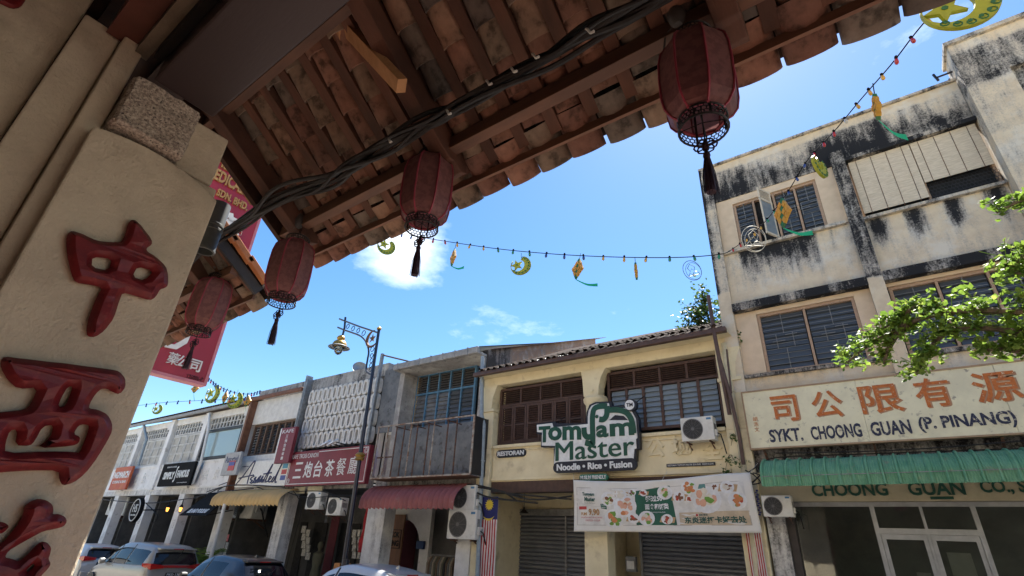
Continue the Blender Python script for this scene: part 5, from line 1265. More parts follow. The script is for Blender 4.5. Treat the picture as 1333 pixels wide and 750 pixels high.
box(sx0, sx1, Y2, Y2+.14, sz0, sz1).build('board', crimson, ks2, bevel=.01)
box(sx0-.10, sx0-.001, Y2+.01, Y2+.13, sz0, sz1).build('edge', white_paint, ks2)
text('KAFE', sx0+.1, sx1-.1, sz1-.22, sz1-.08, Y2-.001, signw, ks2, depth=.006)
for i, ch in enumerate('三炮台茶餐廳'):
    zc = sz1-.36-i*.165; text(ch, (sx0+sx1)/2-.08, (sx0+sx1)/2+.08, zc-.065, zc+.065, Y2-.001, signw, ks2, name='character', depth=.006, bold=.01)
ground_floor(H3, x0, -13.9, M('grey_shade_wall_b', (.11, .105, .10), (.07, .07, .068), .9, scale=2))  # wall colour lowered to carry the shade of the verandah
moldwall('column', -19.95, -19.35, 11.9, 12.35, .12, 3.74, white_dirty, H3, lambda x, z: .02, .1)
moldwall('beam', x0, x1, 12.0, 12.3, 3.742, 4.15, grey_pl, H3, lambda x, z: .12, .15)
for i, (xx, w) in enumerate(((-19.2, .7), (-18.3, .9))): box(xx, xx+w, 11.96, 11.999, 3.60, 3.84).build('vent_cover', MATS['sign_cream'], H3)
for px, m_, w in ((386, 'grey', .5), (405, 'black', .9), (440, 'black', 1.2)): a = at(px, 700, Y=14.1); opening(H3, a.x, a.x+w, .13, 2.7, 14.18)
a = at(430, 690, Y=13.9); opening(H3, a.x, a.x+.5, .13, 3.0, 13.9, MATS['maroon_cloth'], name='maroon_door')
for i in range(8): a = at(393+(i % 2)*5, 690+i*5, Y=13.8); box(a.x, a.x+.28, 13.78, 13.8, a.z-.1, a.z+.16).build('poster', wp_, H3)
for i in range(12): a = at(459+(i % 3)*5, 695+(i//3)*9, Y=13.6); box(a.x, a.x+.3, 13.58, 13.6, a.z-.12, a.z+.14).build('poster', wp_, H3)
mq = thing('mannequin', 'dark clothed shop mannequin standing in the cafe doorway', 'mannequin', (at(418, 720, Y=13.3).x, 13.3, .13))
q = at(418, 706, Y=13.3); MB().lathe([(.10, .13), (.16, .5), (.19, .9), (.15, 1.15), (.21, 1.45), (.20, 1.6), (.06, 1.68), (.06, 1.74), (.10, 1.82), (.10, 1.92), (.05, 2.0)], (q.x, 13.3, 0), 14).build('body', cl[2], mq, smooth=True)
ac(399, 650, 414, 663, 11.6, 'white air conditioner unit at the left end under the crimson cafe signboard'); ac(426, 658, 442, 671, 11.7, 'dusty air conditioner unit under the middle of the crimson cafe signboard')
rs_ = thing('red_cloth_sash', 'long red cloth sash hanging by the street lamp post', 'sash', (at(473, 700, Y=12.2).x, 12.2, 2.0))
q = at(478, 655, Y=12.2); q2 = at(466, 719, Y=12.2)
MB().grid(lambda u, v: (q.x-.05+(q2.x-q.x)*0+.26*u+.03*math.sin(v*14), 12.2+.03*math.sin(u*9+v*5), q.z+(q2.z-q.z)*v), 6, 24).build('cloth', M('sash_red', (.38, .015, .02), None, .7), rs_, smooth=True, fix=False)
MB().lathe([(.05, -.22), (.22, -.16), (.25, 0), (.22, .16), (.05, .22)], (q.x+.55, 12.2, q.z-.5), 14).build('orange_lantern', M('sash_orange', (.5, .12, .02), None, .7), rs_, smooth=True)

# ------------------------------------------------------------------ boutique house with brown windows
H4 = thing('boutique_shophouse', 'plain white shophouse with a brown louvred window over a white boutique signboard', 'building', (-22, 12, .12))
x0, x1 = -23.95, -20.02; upper_block(H4, x0, x1, 7.6)
moldwall('upper_wall', x0+.1, x1, 12.0, 12.25, 6.62, 7.72, white_dirty, H4, lambda x, z: -.35, .3)
box(x0-.1, x1+.05, 11.70, 11.84, 7.70, 7.86).build('gutter', M('gutter_rust', (.24, .10, .055), (.15, .07, .045), .7, scale=6), H4, bevel=.02)
moldwall('parapet', x0, x1, 12.0, 12.3, 7.87, 8.22, grey_pl, H4, lambda x, z: .12, .12)
wf = frame(H4, x0+.25, x1-.05, 5.22, 6.60, 12.08, .08, .1, brown_f, name='window')
n = 7; wd = (x1-.05-x0-.25-.16)/n
for k in range(n):
    a = x0+.33+wd*k; louvres(wf, a+.04, a+wd-.04, 5.32, 6.52, 12.15, 10, glass_d, d=.13, tilt=rad(55), name='glass_slat', t=.006)
    if k < n-1: box(a+wd-.045, a+wd+.045, 12.07-.005*(k % 2), 12.19, 5.30, 6.52).build('mullion', brown_f, wf)
moldwall('sill_wall', x0+.1, x1, 12.0, 12.25, 3.80, 5.215, white_dirty, H4, lambda x, z: -.2, .3)
AS = thing('boutique_signboard', 'white signboard with navy handwriting reading Assorted', 'sign', (-21.8, 11.7, 3.9))
box(-23.35, -19.42, 11.72, 11.82, 3.88, 4.90).build('board', white_paint, AS, bevel=.008)
def script(T_, X0, Z0, w, h, y, m, r):
    "connected handwriting: a tall A, then the looped word"
    def s(pts): MB().tube(spline([Vector((X0+w*u, y, Z0+h*v)) for u, v in pts], 6), r, 5).build('handwriting', m, T_, smooth=True)
    s([(-.02, -.02), (.14, .45), (.30, 1.05), (.36, 1.10), (.34, .8), (.30, .3), (.30, .0)]); s([(.02, .30), (.20, .36), (.42, .42)])
    s([(.44, .36), (.38, .30), (.36, .20), (.42, .15), (.38, .05), (.44, .04), (.50, .30), (.46, .22), (.52, .12), (.47, .04), (.56, .08), (.62, .36), (.56, .22), (.56, .05), (.62, .12), (.68, .34), (.66, .10), (.70, .04)])
    s([(.70, .04), (.78, .50), (.86, .92), (.80, .40), (.78, .06), (.84, .10)]); s([(.68, .44), (.88, .48)])
    s([(.84, .10), (.90, .25), (.86, .30), (.85, .08), (.92, .06), (.97, .30), (.93, .10), (.97, .05), (1.02, .4), (1.10, .98), (1.03, .4), (1.02, .04), (1.06, .02)])
script(AS, -23.2, 4.0, 2.9, .80, 11.71, M('ink_navy', (.02, .035, .12), None, .5), .028)
text('SHOPPE', -21.75, -21.0, 4.02, 4.16, 11.718, MATS['ink_navy'], AS, bold=.04); text('boutique store', -23.1, -22.6, 4.68, 4.74, 11.718, MATS['ink_navy'], AS)
for i, c in enumerate(((.10, .35, .55), (.5, .06, .06), (.06, .09, .35))): box(-19.95, -19.6, 11.712, 11.719, 4.52-i*.22, 4.70-i*.22).build('print_block', M('block%d' % i if False else ('block_cyan', 'block_red', 'block_blue')[i], c, None, .5), AS)
ground_floor(H4, x0, x1, M('dark_shade_wall', (.08, .078, .075), (.055, .055, .052), .9, scale=2))  # dark tone stands in for shade under the verandah
moldwall('beam', x0, x1, 12.0, 12.3, 3.752, 3.798, grey_pl, H4, lambda x, z: 0, .3)
yel_aw = M('awning_yellow', (.66, .44, .18), (.56, .38, .16), .6, scale=2)
AW3 = thing('yellow_awning', 'ochre barrel awning of corrugated metal below the handwritten signboard', 'awning', (-22, 11.2, 3.2))
corrugated(AW3, at(274, 655, Y=11.15).x, at(361, 655, Y=11.15).x, 3.74, 3.12, 11.93, 11.15, yel_aw, pitch=.27, amp=.05)
ac(301, 658, 326, 675, 12.6, 'white air conditioner unit under the ochre awning')
a, b_ = at(315, 686, Y=14.1), at(344, 686, Y=14.1); gate = MB()
for k in range(15):
    x = a.x+(b_.x-a.x)*k/14; gate.box(x-.015, x+.015, 14.05, 14.08, .13, a.z+.35*math.sin(PI*k/14))
for r in range(8):
    for k in range(14):
        xa_ = a.x+(b_.x-a.x)*k/14; xb_ = a.x+(b_.x-a.x)*(k+1)/14; z = .3+r*.32; gate.bar((xa_, 14.04, z), (xb_, 14.04, z+.28), .015, .015); gate.bar((xa_, 14.035, z+.28), (xb_, 14.035, z), .015, .015)
gt = thing('folding_gate', 'grey folding lattice gate closing the shop under the ochre awning', 'gate', (a.x, 14.05, .13)); gate.build('lattice', metal_gy, gt)
tag(MB().tube([at(293, 656, Y=11.15), at(273, 731, Y=11.3), at(262, 760, Y=11.3)], .07, 8).build('awning_post', white_paint), 'white post holding up the left end of the ochre awning', 'post')
for (px, py, w, h, m_) in ((292, 700, .4, .28, 'block_red'), (292, 716, .45, .6, 'notice_paper')): a = at(px, py, Y=12.8); box(a.x, a.x+w, 12.78, 12.8, a.z-h/2, a.z+h/2).build('notice', MATS[m_], H4)

# ------------------------------------------------------------------ three white shophouses
vent_w = M('vent_white', (.62, .62, .60), (.48, .48, .46), .8, scale=6)
shut_w = M('shutter_white', (.60, .60, .58), (.48, .48, .46), .75, scale=5)
pil_x = [(-24.35, -23.95), (-28.45, -28.0), (-32.40, -31.85), (-36.75, -36.2)]
def white_house(x0, x1, label, kind):
    H = thing('white_shophouse', label, 'building', ((x0+x1)/2, 12, .12), 'white shophouses in a row at the far left'); upper_block(H, x0, x1, 7.5)
    box(x0, x1+.0, 12.0, 12.25, 3.95, 5.20).build('balcony_wall', white_pl, H); box(x0, x1, 12.02, 12.3, 7.30, 7.62).build('frieze', white_pl, H)
    box(x1-.42, x1-.002, 11.88, 12.4, 3.95, 7.62).build('pilaster', white_pl, H); box(x1-.60, x1+.002, 11.86, 12.4, 7.1, 7.45).build('capital', white_pl, H)
    box(x0, x1-.44, 11.96, 11.999, 5.12, 5.22).build('moulding', white_pl, H); box(x0, x1-.44, 11.97, 11.999, 4.0, 4.08).build('moulding', white_pl, H)
    moldwall('beam', x0, x1, 11.97, 12.3, 3.70, 3.948, white_dirty, H, lambda x, z: .02, .2)
    box(x0, x1, 11.62, 11.74, 7.62, 7.76).build('gutter', gutter_gy, H)
    MB().add([(x0, 11.68, 7.78), (x1, 11.68, 7.78), (x1, 18, 10.3), (x0, 18, 10.3), (x1, 24, 7.5), (x0, 24, 7.5)], [(0, 1, 2, 3), (3, 2, 4, 5)]).build('roof', tile_old, H)
    for i in range(14): MB().lathe([(.10, 0), (.10, 1.2)], (0, 0, 0), 6) if False else None
    rm_ = MB()
    for i in range(17):
        x = x0+.12+i*.245; rm_.tube([(x, 11.66, 7.82), (x, 12.8, 8.27)], .06, 6)
    rm_.build('tile_rows', tile_old, H, kind='stuff')
    a, b_ = x0+.1, x1-.55
    # vent grille
    v = MB(); z0, z1 = 6.78, 7.28; v.box(a, b_, 12.06, 12.12, z0-.06, z0).box(a, b_, 12.06, 12.12, z1, z1+.05)
    n = 11
    for k in range(n+1): x = a+(b_-a)*k/n; v.box(x-.05, x+.05, 12.062, 12.118, z0, z1)
    v.box(a, b_, 12.07, 12.11, (z0+z1)/2-.02, (z0+z1)/2+.02); v.build('vent_grille', vent_w, H)
    if kind == 'glass':
        w = frame(H, a-.1, b_+.05, 5.24, 6.70, 11.93, .13, .16, M('black_frame', (.02, .02, .022), None, .5), name='window'); box(a, b_, 12.0, 12.02, 5.35, 6.6).build('pane', GL('curtained_glass', (.30, .38, .38), .05, spec=.9), w)
    else:
        nl = 2
        for k in range(nl):
            xa = a+(b_-a)*k/nl+.02; xb = a+(b_-a)*(k+1)/nl-.02
            s_ = frame(H, xa, xb, 5.24, 6.70, 12.06, .09, .06, shut_w, name='shutter', hs=[5.75, 6.2])
            box(xa+.085, xb-.085, 12.105, 12.125, 5.32, 6.62).build('back_board', shut_w, s_)
            l_ = MB()
            for r in range(22):
                z = 5.36+r*.06
                l_.bar((xa+.09, 12.085, z), (xb-.09, 12.085, z), .04, .012, up=(0, -.8, 1))
            l_.build('louvre_slats', shut_w, s_, kind='stuff')
            for xx in (xa+(xb-xa)*.5,): box(xx-.04, xx+.04, 12.055, 12.10, 5.33, 6.61).build('stile', shut_w, s_)
    for ch, dx in (('福', .9), ('來', 2.0)): text(ch, a+dx, a+dx+.5, 4.3, 4.85, 11.999, white_pl, H, name='embossed_character', depth=.02)
    # ground floor: columns, back wall, openings
    box(x1-.62, x1-.05, 11.92, 12.36, .12, 3.698).build('column', white_pl, H, bevel=.01)
    for i, ch in enumerate('東興利'): text(ch, x1-.52, x1-.15, 2.9-i*.75, 3.35-i*.75, 11.919, white_pl, H, name='embossed_character', depth=.018)
    ground_floor(H, x0, x1, M('recess_shade_wall', (.12, .12, .115), (.08, .08, .078), .9, scale=2), zc=3.70)  # verandah shade painted in: far darker than the white front
    opening(H, x0+.5, x0+1.5, .13, 2.3, 14.19, None, True); opening(H, x0+2.1, x0+3.2, .13, 2.3, 14.19, None, kind != 'x')
    return H
white_house(-28.2, -24.0, 'white shophouse whose upper window is black framed glass, at the left beside the boutique', 'glass')
white_house(-32.2, -28.2, 'white shophouse with white shutters above the black slanted signboard', 'shut')
white_house(-36.4, -32.2, 'white shophouse with a round black sign hung before its columns', 'shut')
white_house(-40.6, -36.4, 'white shophouse above the orange red signboard, at the far left', 'shut')
white_house(-44.8, -40.6, 'furthest white shophouse of the row, mostly behind the pillar', 'shut')
tag(box(-24.02, -23.86, 11.7, 12.0, 3.0, 7.7).build('drainpipe', M('pipe_brown', (.14, .06, .035), (.2, .09, .05), .7, scale=6)), 'brown rusty drainpipe between the glass windowed white house and the boutique', 'pipe')
pipe([at(273, 538, Y=11.75), at(271, 560, Y=11.75), at(262, 600, Y=11.8), at(250, 630, Y=11.8)], .07, white_paint, 'white drainpipe beside the black slanted signboard')
pipe([at(187, 552, Y=11.75), at(191, 572, Y=11.75), at(180, 606, Y=11.8)], .07, pipe_gy, 'green grey drainpipe beside the orange red signboard')
box(-45.0, -44.7, 12.0, 14.4, .12, 7.4).build('end_wall', white_pl, bpy.data.objects['white_shophouse.004'])
for x in (-40.6, -36.4, -32.2, -28.2, -24.0): box(x-.06, x+.06, 12.5, 14.2, .12, 3.69).build('party_wall', MATS['recess_shade_wall'], bpy.data.objects['white_shophouse'])  # added cross walls in the shade colour, blocking the bright view along the verandah
def slanted_sign(name, lbl, p4, Y, m, texts, tm=signw):
    "a board square to the wall but seen from below; corners measured on its own plane"
    pts = [at(x, y, Y=Y) for x, y in p4]; xs = [q.x for q in pts]; zs = [q.z for q in pts]
    X0, X1 = (pts[0].x+pts[3].x)/2, (pts[1].x+pts[2].x)/2; Z0, Z1 = (pts[0].z+pts[1].z)/2, (pts[2].z+pts[3].z)/2
    t = thing(name, lbl, 'sign', ((X0+X1)/2, Y, Z0)); box(X0, X1, Y, Y+.12, Z0, Z1).build('board', m, t, bevel=.01)
    for s_, u0, u1, v0, v1, bo_ in texts: text(s_, X0+(X1-X0)*u0, X0+(X1-X0)*u1, Z0+(Z1-Z0)*v0, Z0+(Z1-Z0)*v1, Y-.001, tm, t, bold=bo_, depth=.008)
    return t
slanted_sign('shop_signboard', 'black signboard with condensed white words below the white shutters', [(204, 634), (247, 631), (254, 600), (213, 605)], 11.6, M('sign_black', (.014, .014, .015), None, .8, spec=.08),
             [('SIMPLY', .12, .46, .30, .62, .04), ('ʃ', .47, .54, .16, .84, .02), ('FAMOUS', .55, .90, .34, .66, .04), ('BEAUTY & HAIR', .16, .46, .80, .87, 0), ('www.simply.famous', .62, .92, .10, .15, 0)])
slanted_sign('shop_signboard', 'orange red signboard with white lettering partly behind the pillar', [(142, 638), (165, 637), (171, 606), (150, 610)], 11.6, M('sign_orangered', (.42, .06, .03), (.46, .12, .03), .5, scale=1.5),
             [('NGMARCH', .05, .95, .50, .80, .04), ('CUISINE & BAR', .1, .9, .28, .40, .02)])
t = slanted_sign('hanging_banner', 'pale grey cloth banner with blue handwriting hung in front of the glass windowed white house', [(288, 618), (307, 619), (313, 590), (294, 588)], 11.3, M('banner_grey', (.42, .43, .44), None, .8), [('Assorted', .1, .9, .55, .85, 0)], MATS['ink_navy'])
a = at(298, 605, Y=11.29); box(a.x, a.x+.5, 11.28, 11.299, a.z-.25, a.z+.15).build('print_block', MATS['block_red'], t); box(a.x+.02, a.x+.48, 11.27, 11.279, a.z-.05, a.z+.1).build('print_block', MATS['block_blue'], t)
# awning sign of the pool hall
IS = thing('slanted_awning', 'black canvas awning with white words ISLAND POOLNS over the pavement', 'awning', (-27, 11.2, 2.8))
c4 = [at(234, 669, Y=10.9), at(268, 670, Y=10.9), at(286, 641, Y=11.9), at(267, 641, Y=11.9)]
X0, X1 = c4[0].x, c4[1].x; P0, P1 = Vector((X0, 10.9, 2.72)), Vector((X1, 10.9, 2.72)); P3_, P2_ = Vector((X0, 11.9, 3.72)), Vector((X1, 11.9, 3.72))
MB().add([P0, P1, P2_, P3_, P0+Vector((0, .02, -.02)), P1+Vector((0, .02, -.02)), P2_+Vector((0, .02, -.02)), P3_+Vector((0, .02, -.02))], [(0, 1, 2, 3), (7, 6, 5, 4), (0, 4, 5, 1), (1, 5, 6, 2), (2, 6, 7, 3), (3, 7, 4, 0)]).build('canvas', MATS['sign_black'], IS)
uy = (P3_-P0).normalized(); me = flat_curve('FONT', 'ISLAND POOLNS', ext=.01, off=.04); put('lettering', me, P0+FX*.4+uy*.12-FY*.004+FZ*.012, FX, uy, (X1-X0)-.7, .24, signw, IS, .006)
MB().tube([P1, (X1, 11.95, 3.0)], .02, 5).build('stay', iron, IS); MB().tube([P0, (X0, 11.95, 3.0)], .02, 5).build('stay', iron, IS)
rd_ = thing('round_hanging_sign', 'round black sign with a white ring and monogram hung from the white columns', 'sign', (-33.6, 10.9, 2.6))
q = at(178, 664, Y=10.9); r = .56
MB().lathe([(r, -.08), (r, .08)], q, 28, axis='Y').build('disc', MATS['sign_black'], rd_)
b = MB(); b.tube([(q.x+r*.86*math.cos(t), q.y-.085, q.z+r*.86*math.sin(t)) for t in [2*PI*k/28 for k in range(28)]], .022, 5, closed=True); b.build('ring', signw, rd_)
text('HS', q.x-.24, q.x+.24, q.z-.10, q.z+.26, q.y-.085, signw, rd_, depth=.01); text('HAIR STUDIO', q.x-.28, q.x+.28, q.z-.26, q.z-.19, q.y-.085, signw, rd_, depth=.01)
MB().tube([(q.x+r, q.y+.02, q.z), (q.x+r+.7, 11.9, q.z+.1)], .03, 6).build('arm', iron, rd_)
glow = bpy.data.materials.new('lamp_glow'); glow.use_nodes = True; e_ = glow.node_tree.nodes['Principled BSDF']; e_.inputs['Emission Color'].default_value = (1, .35, .05, 1); e_.inputs['Emission Strength'].default_value = 1.2; e_.inputs['Base Color'].default_value = (.5, .2, .05, 1)
for px, s_ in ((218, 'left'), (235, 'right')):
    q = at(px, 663, Y=11.7); t = thing('wall_lantern', 'small black wall lantern with amber glass, %s of the pair over the red door' % s_, 'lantern', tuple(q), 'amber wall lanterns over the arch')
    MB().lathe([(.04, -.10), (.07, .05), (.07, .07)], q, 8).build('glass', glow, t); MB().lathe([(.10, .07), (.07, .14), (.03, .22), (.02, .45)], q, 8).build('cap', iron, t)
    MB().lathe([(.045, -.14), (.05, -.10)], q, 8).build('base', iron, t)
a = at(222, 680, Y=14.1); opening(bpy.data.objects['white_shophouse.001'], a.x-.5, a.x+1.2, 1.6, 2.3, 14.1, MATS['sash_red'], True, 'red_fanlight')
a = at(145, 660, Y=12.6); ac(142, 655, 160, 671, 12.6, 'dim air conditioner unit in the shade of the far left shophouse')
# ------------------------------------------------------------------ street lamp
navy_pt = M('lamp_navy', (.010, .012, .026), (.014, .015, .03), .35, scale=8, coat=.3); gold_pt = M('lamp_gold', (.42, .25, .05), (.36, .2, .04), .4, metal=.5)
YL = 10.75
def lp(px, py): return at(px, py, Y=YL)
ztop = lp(494, 429).z; pxb = lp(452, 720).x; pxt = lp(493, 431).x
SL = thing('street_lamp', 'dark blue street lamp with gold hanging lamp and a star and crescent bracket', 'street lamp', (pxb, YL, .12))
def post(z): return Vector((pxb+(pxt-pxb)*(z-.12)/(ztop-.12), YL, z))
b = MB(); b.lathe([(.20, 0), (.20, .15), (.15, .25), (.15, .9), (.12, 1.0), (.10, 1.5)], (pxb, YL, .12), 16); b.build('base', navy_pt, SL, smooth=True)
MB().tube([post(1.3), post(3), post(5), post(ztop)], [.075, .07, .062, .052], 12).build('post', navy_pt, SL, smooth=True)
MB().lathe([(.10, -.14), (.16, -.10), (.12, -.03), (.17, .03), (.10, .10)], post(lp(466, 594).z), 14).build('collar', gold_pt, SL, smooth=True)
MB().lathe([(.08, 0), (.09, .05), (.04, .10)], post(ztop), 12).build('finial', gold_pt, SL, smooth=True)
def L2(x, y): return at(425+x/11.54, 405+y/11.54, Y=YL)
MB().tube([L2(195, 118), L2(290, 155), L2(500, 235), L2(780, 328)], .034, 8).build('arm', navy_pt, SL, smooth=True)
MB().tube(spline([L2(170, 245), L2(270, 285), L2(400, 330), L2(500, 370), L2(570, 430), L2(610, 500), L2(632, 580), L2(632, 650), L2(615, 740), L2(600, 900), L2(680, 960)], 5), .034, 8).build('curved_arm', navy_pt, SL, smooth=True)
MB().tube([L2(285, 95), L2(270, 260), L2(240, 375)], .042, 8).build('hanger', navy_pt, SL, smooth=True)
for (x, y, r) in ((322, 230, 38), (400, 262, 40), (478, 292, 38), (560, 330, 42), (690, 570, 40), (680, 670, 34), (676, 745, 34), (668, 815, 32), (660, 880, 30)):
    c = L2(x, y); rr = r/11.54*abs(at(500, 430, Y=YL).x-at(499, 430, Y=YL).x)*.62
    MB().tube([(c.x+rr*math.cos(t), YL, c.z+rr*math.sin(t)) for t in [2*PI*k/14 for k in range(14)]], .016, 5, closed=True).build('scroll_ring', navy_pt, SL, smooth=True)
c = L2(695, 412); u = abs(L2(795, 412).x-L2(695, 412).x)
b = MB(); b.tube([(c.x+u*.82*math.cos(t), YL, c.z+u*.82*math.sin(t)) for t in [PI*.45+PI*1.35*k/16 for k in range(17)]], [.012+.045*math.sin(PI*k/16) for k in range(17)], 8); b.build('crescent', M('bronze', (.16, .075, .035), None, .5, metal=.3), SL, smooth=True)
st = [(c.x+(u*.52 if k % 2 == 0 else u*.20)*math.cos(PI/2+PI*k/5), YL-.02, c.z+(u*.52 if k % 2 == 0 else u*.20)*math.sin(PI/2+PI*k/5)) for k in range(10)]
b = MB(); b.v.append(Vector((c.x, YL-.06, c.z))); b.v.append(Vector((c.x, YL+.06, c.z))); b.v += [Vector(q) for q in st]
for k in range(10): b.f += [(0, 2+k, 2+(k+1) % 10), (1, 2+(k+1) % 10, 2+k)]
b.build('star', MATS['bronze'], SL)
h = L2(225, 380); k_ = .82
MB().lathe([(a_*k_, b__*k_) for a_, b__ in [(.06, .05), (.14, .0), (.19, -.08), (.19, -.13), (.14, -.19), (.20, -.24), (.28, -.30), (.33, -.40), (.33, -.46), (.28, -.50)]], h, 20).build('lamp_hood', gold_pt, SL, smooth=True)
MB().lathe([(a_*k_, b__*k_) for a_, b__ in [(.30, -.46), (.50, -.56), (.50, -.575), (.28, -.52)]], h, 24, cap=False).build('reflector', metal_gy, SL, smooth=True)
MB().lathe([(a_*k_, b__*k_) for a_, b__ in [(.22, -.55), (.215, -.65), (.18, -.78), (.10, -.88), (.02, -.92)]], h, 16).build('globe', GL('lamp_globe', (.55, .60, .62), .1, alpha=.55), SL, smooth=True)

# ------------------------------------------------------------------ cars
def carpaint(n, c, metal=.6): return M('paint_'+n, c, tuple(x*.96 for x in c), .28, metal=metal, coat=.45, scale=2)
cglass = GL('car_glass', (.008, .009, .010), .03, spec=.35); tyre_m = M('tyre', (.02, .02, .02), None, .85); rim_m = M('wheel_rim', (.45, .45, .46), None, .3, metal=.9)
tail_m = M('tail_lamp', (.42, .012, .012), (.30, .01, .01), .15, coat=1, scale=30); trim_m = M('car_trim', (.015, .015, .015), None, .5); lampg = M('head_lamp', (.55, .56, .58), None, .1, coat=1)
def make_car(name, label, L, W, H, paint, st, plate, hatch=True):
    """st: stations (x from the nose, top z, belt z, half width, half width of roof); the nose points to -x, the origin is under the middle"""
    c = thing(name, label, 'car', (0, 0, 0)); n = len(st)
    def S(x):
        for i in range(n-1):
            if st[i][0] <= x <= st[i+1][0]+1e-9:
                a, b_ = st[i], st[i+1]; t = (x-a[0])/(b_[0]-a[0]); p0, p3 = st[max(i-1, 0)], st[min(i+2, n-1)]
                def cr(k):
                    m1 = (b_[k]-p0[k])/(b_[0]-p0[0])*(b_[0]-a[0]) if i > 0 else b_[k]-a[k]; m2 = (p3[k]-a[k])/(p3[0]-a[0])*(b_[0]-a[0]) if i < n-2 else b_[k]-a[k]
                    m1 *= .8; m2 *= .8
                    return (2*t**3-3*t*t+1)*a[k]+(t**3-2*t*t+t)*m1+(-2*t**3+3*t*t)*b_[k]+(t**3-t*t)*m2
                return [cr(k) for k in (1, 2, 3, 4)]
        return list(st[-1][1:])
    NX, xs = 72, []
    for i in range(NX+1): xs.append(L*i/NX)
    def ring(x):
        zt, zb, hw, ht = S(x); zb = min(zb, zt-.02)
        P = [(hw*.80, .22), (hw*.97, .26), (hw, .45), (hw*1.01, zb-.22), (hw*.995, zb-.06), (hw*.965, zb)]
        m = 5
        for k in range(1, m+1): t = k/m; P.append((hw*.965+(ht-hw*.965)*t**1.25, zb+(zt-.055-zb)*t))
        P += [(ht*.93, zt-.022), (ht*.80, zt-.006), (ht*.45, zt+.008), (0, zt+.012)]
        return P
    R_ = [ring(x) for x in xs]; m = len(R_[0])
    def V(i, j, s): y, z = R_[i][j]; return Vector((xs[i]-L/2, s*y, z))
    # classify the cells
    cells = {'body': MB(), 'side': {}, 'wind': MB(), 'rear': MB()}
    sp = make_car.spec
    def kind(i, j):
        x = (xs[i]+xs[i+1])/2; zt, zb, hw, ht = S(x)
        if 5 <= j <= 8 and zt-zb > .16:
            for k, (a, b_) in enumerate(sp['side']):
                if a <= x <= b_: return ('side', k)
        if j >= 11 and sp['wind'][0] <= x <= sp['wind'][1]: return 'wind'
        if j >= 11 and sp['rear'][0] <= x <= sp['rear'][1]: return 'rear'
        return 'body'
    for s in (1, -1):
        for i in range(NX):
            for j in range(m-1):
                kd_ = kind(i, j); q = [V(i, j, s), V(i+1, j, s), V(i+1, j+1, s), V(i, j+1, s)]
                if s < 0: q = q[::-1]
                if isinstance(kd_, tuple): tgt = cells['side'].setdefault((kd_[1], s), MB())
                else: tgt = cells[kd_]
                tgt.add(q, [(0, 1, 2, 3)])
    def fin(mb, nm, mat, smooth=True):
        o = mb.build(nm, mat, c, fix=False); bm = bmesh.new(); bm.from_mesh(o.data); bmesh.ops.remove_doubles(bm, verts=bm.verts, dist=.0005); bmesh.ops.recalc_face_normals(bm, faces=bm.faces); bm.to_mesh(o.data); bm.free()
        o.data.polygons.foreach_set('use_smooth', [True]*len(o.data.polygons)); return o
    for i in (0, NX):
        pl_ = [V(i, j, 1) for j in range(m)]+[V(i, j, -1) for j in range(m-2, -1, -1)]; cells['body'].add(pl_, [tuple(range(len(pl_)))])
    o = fin(cells['body'], 'body', paint); 
    if hasattr(o.data, 'set_sharp_from_angle'): o.data.set_sharp_from_angle(angle=rad(35))
    for mb in cells['side'].values(): fin(mb, 'side_window', cglass)
    if cells['wind'].v: fin(cells['wind'], 'windscreen', cglass)
    if cells['rear'].v: fin(cells['rear'], 'rear_window', cglass)
    # window surround and pillars
    for s in (1, -1):
        b = MB(); pts = [V(i, 5, s) for i in range(NX+1) if sp['side'][0][0]-.1 <= xs[i] <= sp['side'][-1][1]+.1]; b.tube([q+Vector((0, s*.004, 0)) for q in pts], .010, 5); b.build('window_trim', trim_m if sp.get('dark') else metal_gy, c)
        for x0, x1 in zip([q[1] for q in sp['side'][:-1]], [q[0] for q in sp['side'][1:]]):
            i = min(range(NX+1), key=lambda k: abs(xs[k]-(x0+x1)/2)); b = MB()
            b.tube([V(i, j, s)+Vector((0, s*.002, 0)) for j in range(5, 11)], .035, 4, flat=.25); b.build('door_pillar', trim_m, c)
        x = sp['side'][0][0]+.22-L/2; y = s*(st[3][3]+.10)
        b = MB(); b.lathe([(.03, -.10), (.09, -.08), (.10, 0), (.08, .08), (.02, .10)], (x, y, sp['belt']+.05), 10, axis='Y'); b.bar((x, y, sp['belt']+.02), (x, y-s*.14, sp['belt']), .05, .03); b.build('mirror', paint if not sp.get('dark') else trim_m, c, smooth=True)
        for z, xa, xb in ((.95, sp['side'][0][0]+.75, sp['side'][0][0]+.93), (.95, sp['side'][0][0]+1.65, sp['side'][0][0]+1.83)):
            box(xa-L/2, xb-L/2, s*(W/2+.002)-.012, s*(W/2+.002)+.022, z, z+.025).build('door_handle', paint, c, bevel=.004)
        # tail lamp wraps round the corner, head lamp likewise
        zt = sp['tailz']; i1 = NX; b = MB(); xr = L/2
        hwr = st[-1][3]
        b.poly([(xr+.012, s*(hwr-.02), zt-.09), (xr+.012, s*(hwr-.42), zt-.05), (xr+.012, s*(hwr-.42), zt+.03), (xr-.0, s*(hwr-.02), zt+.08)], (-.05, 0, 0))
        b.poly([(xr+.010, s*(hwr-.02), zt-.09), (xr-.32, s*(W/2+.006), zt-.02), (xr-.36, s*(W/2+.004), zt+.07), (xr, s*(hwr-.02), zt+.08)], (0, -s*.06, 0)); b.build('tail_lamp', tail_m, c)
        b = MB(); b.poly([(-xr+.05, s*(W/2-.14), .62), (-xr+.55, s*(W/2+.002), .70), (-xr+.6, s*(W/2), .80), (-xr+.1, s*(W/2-.16), .76)], (0, -s*.10, 0)); b.build('head_lamp', lampg, c)
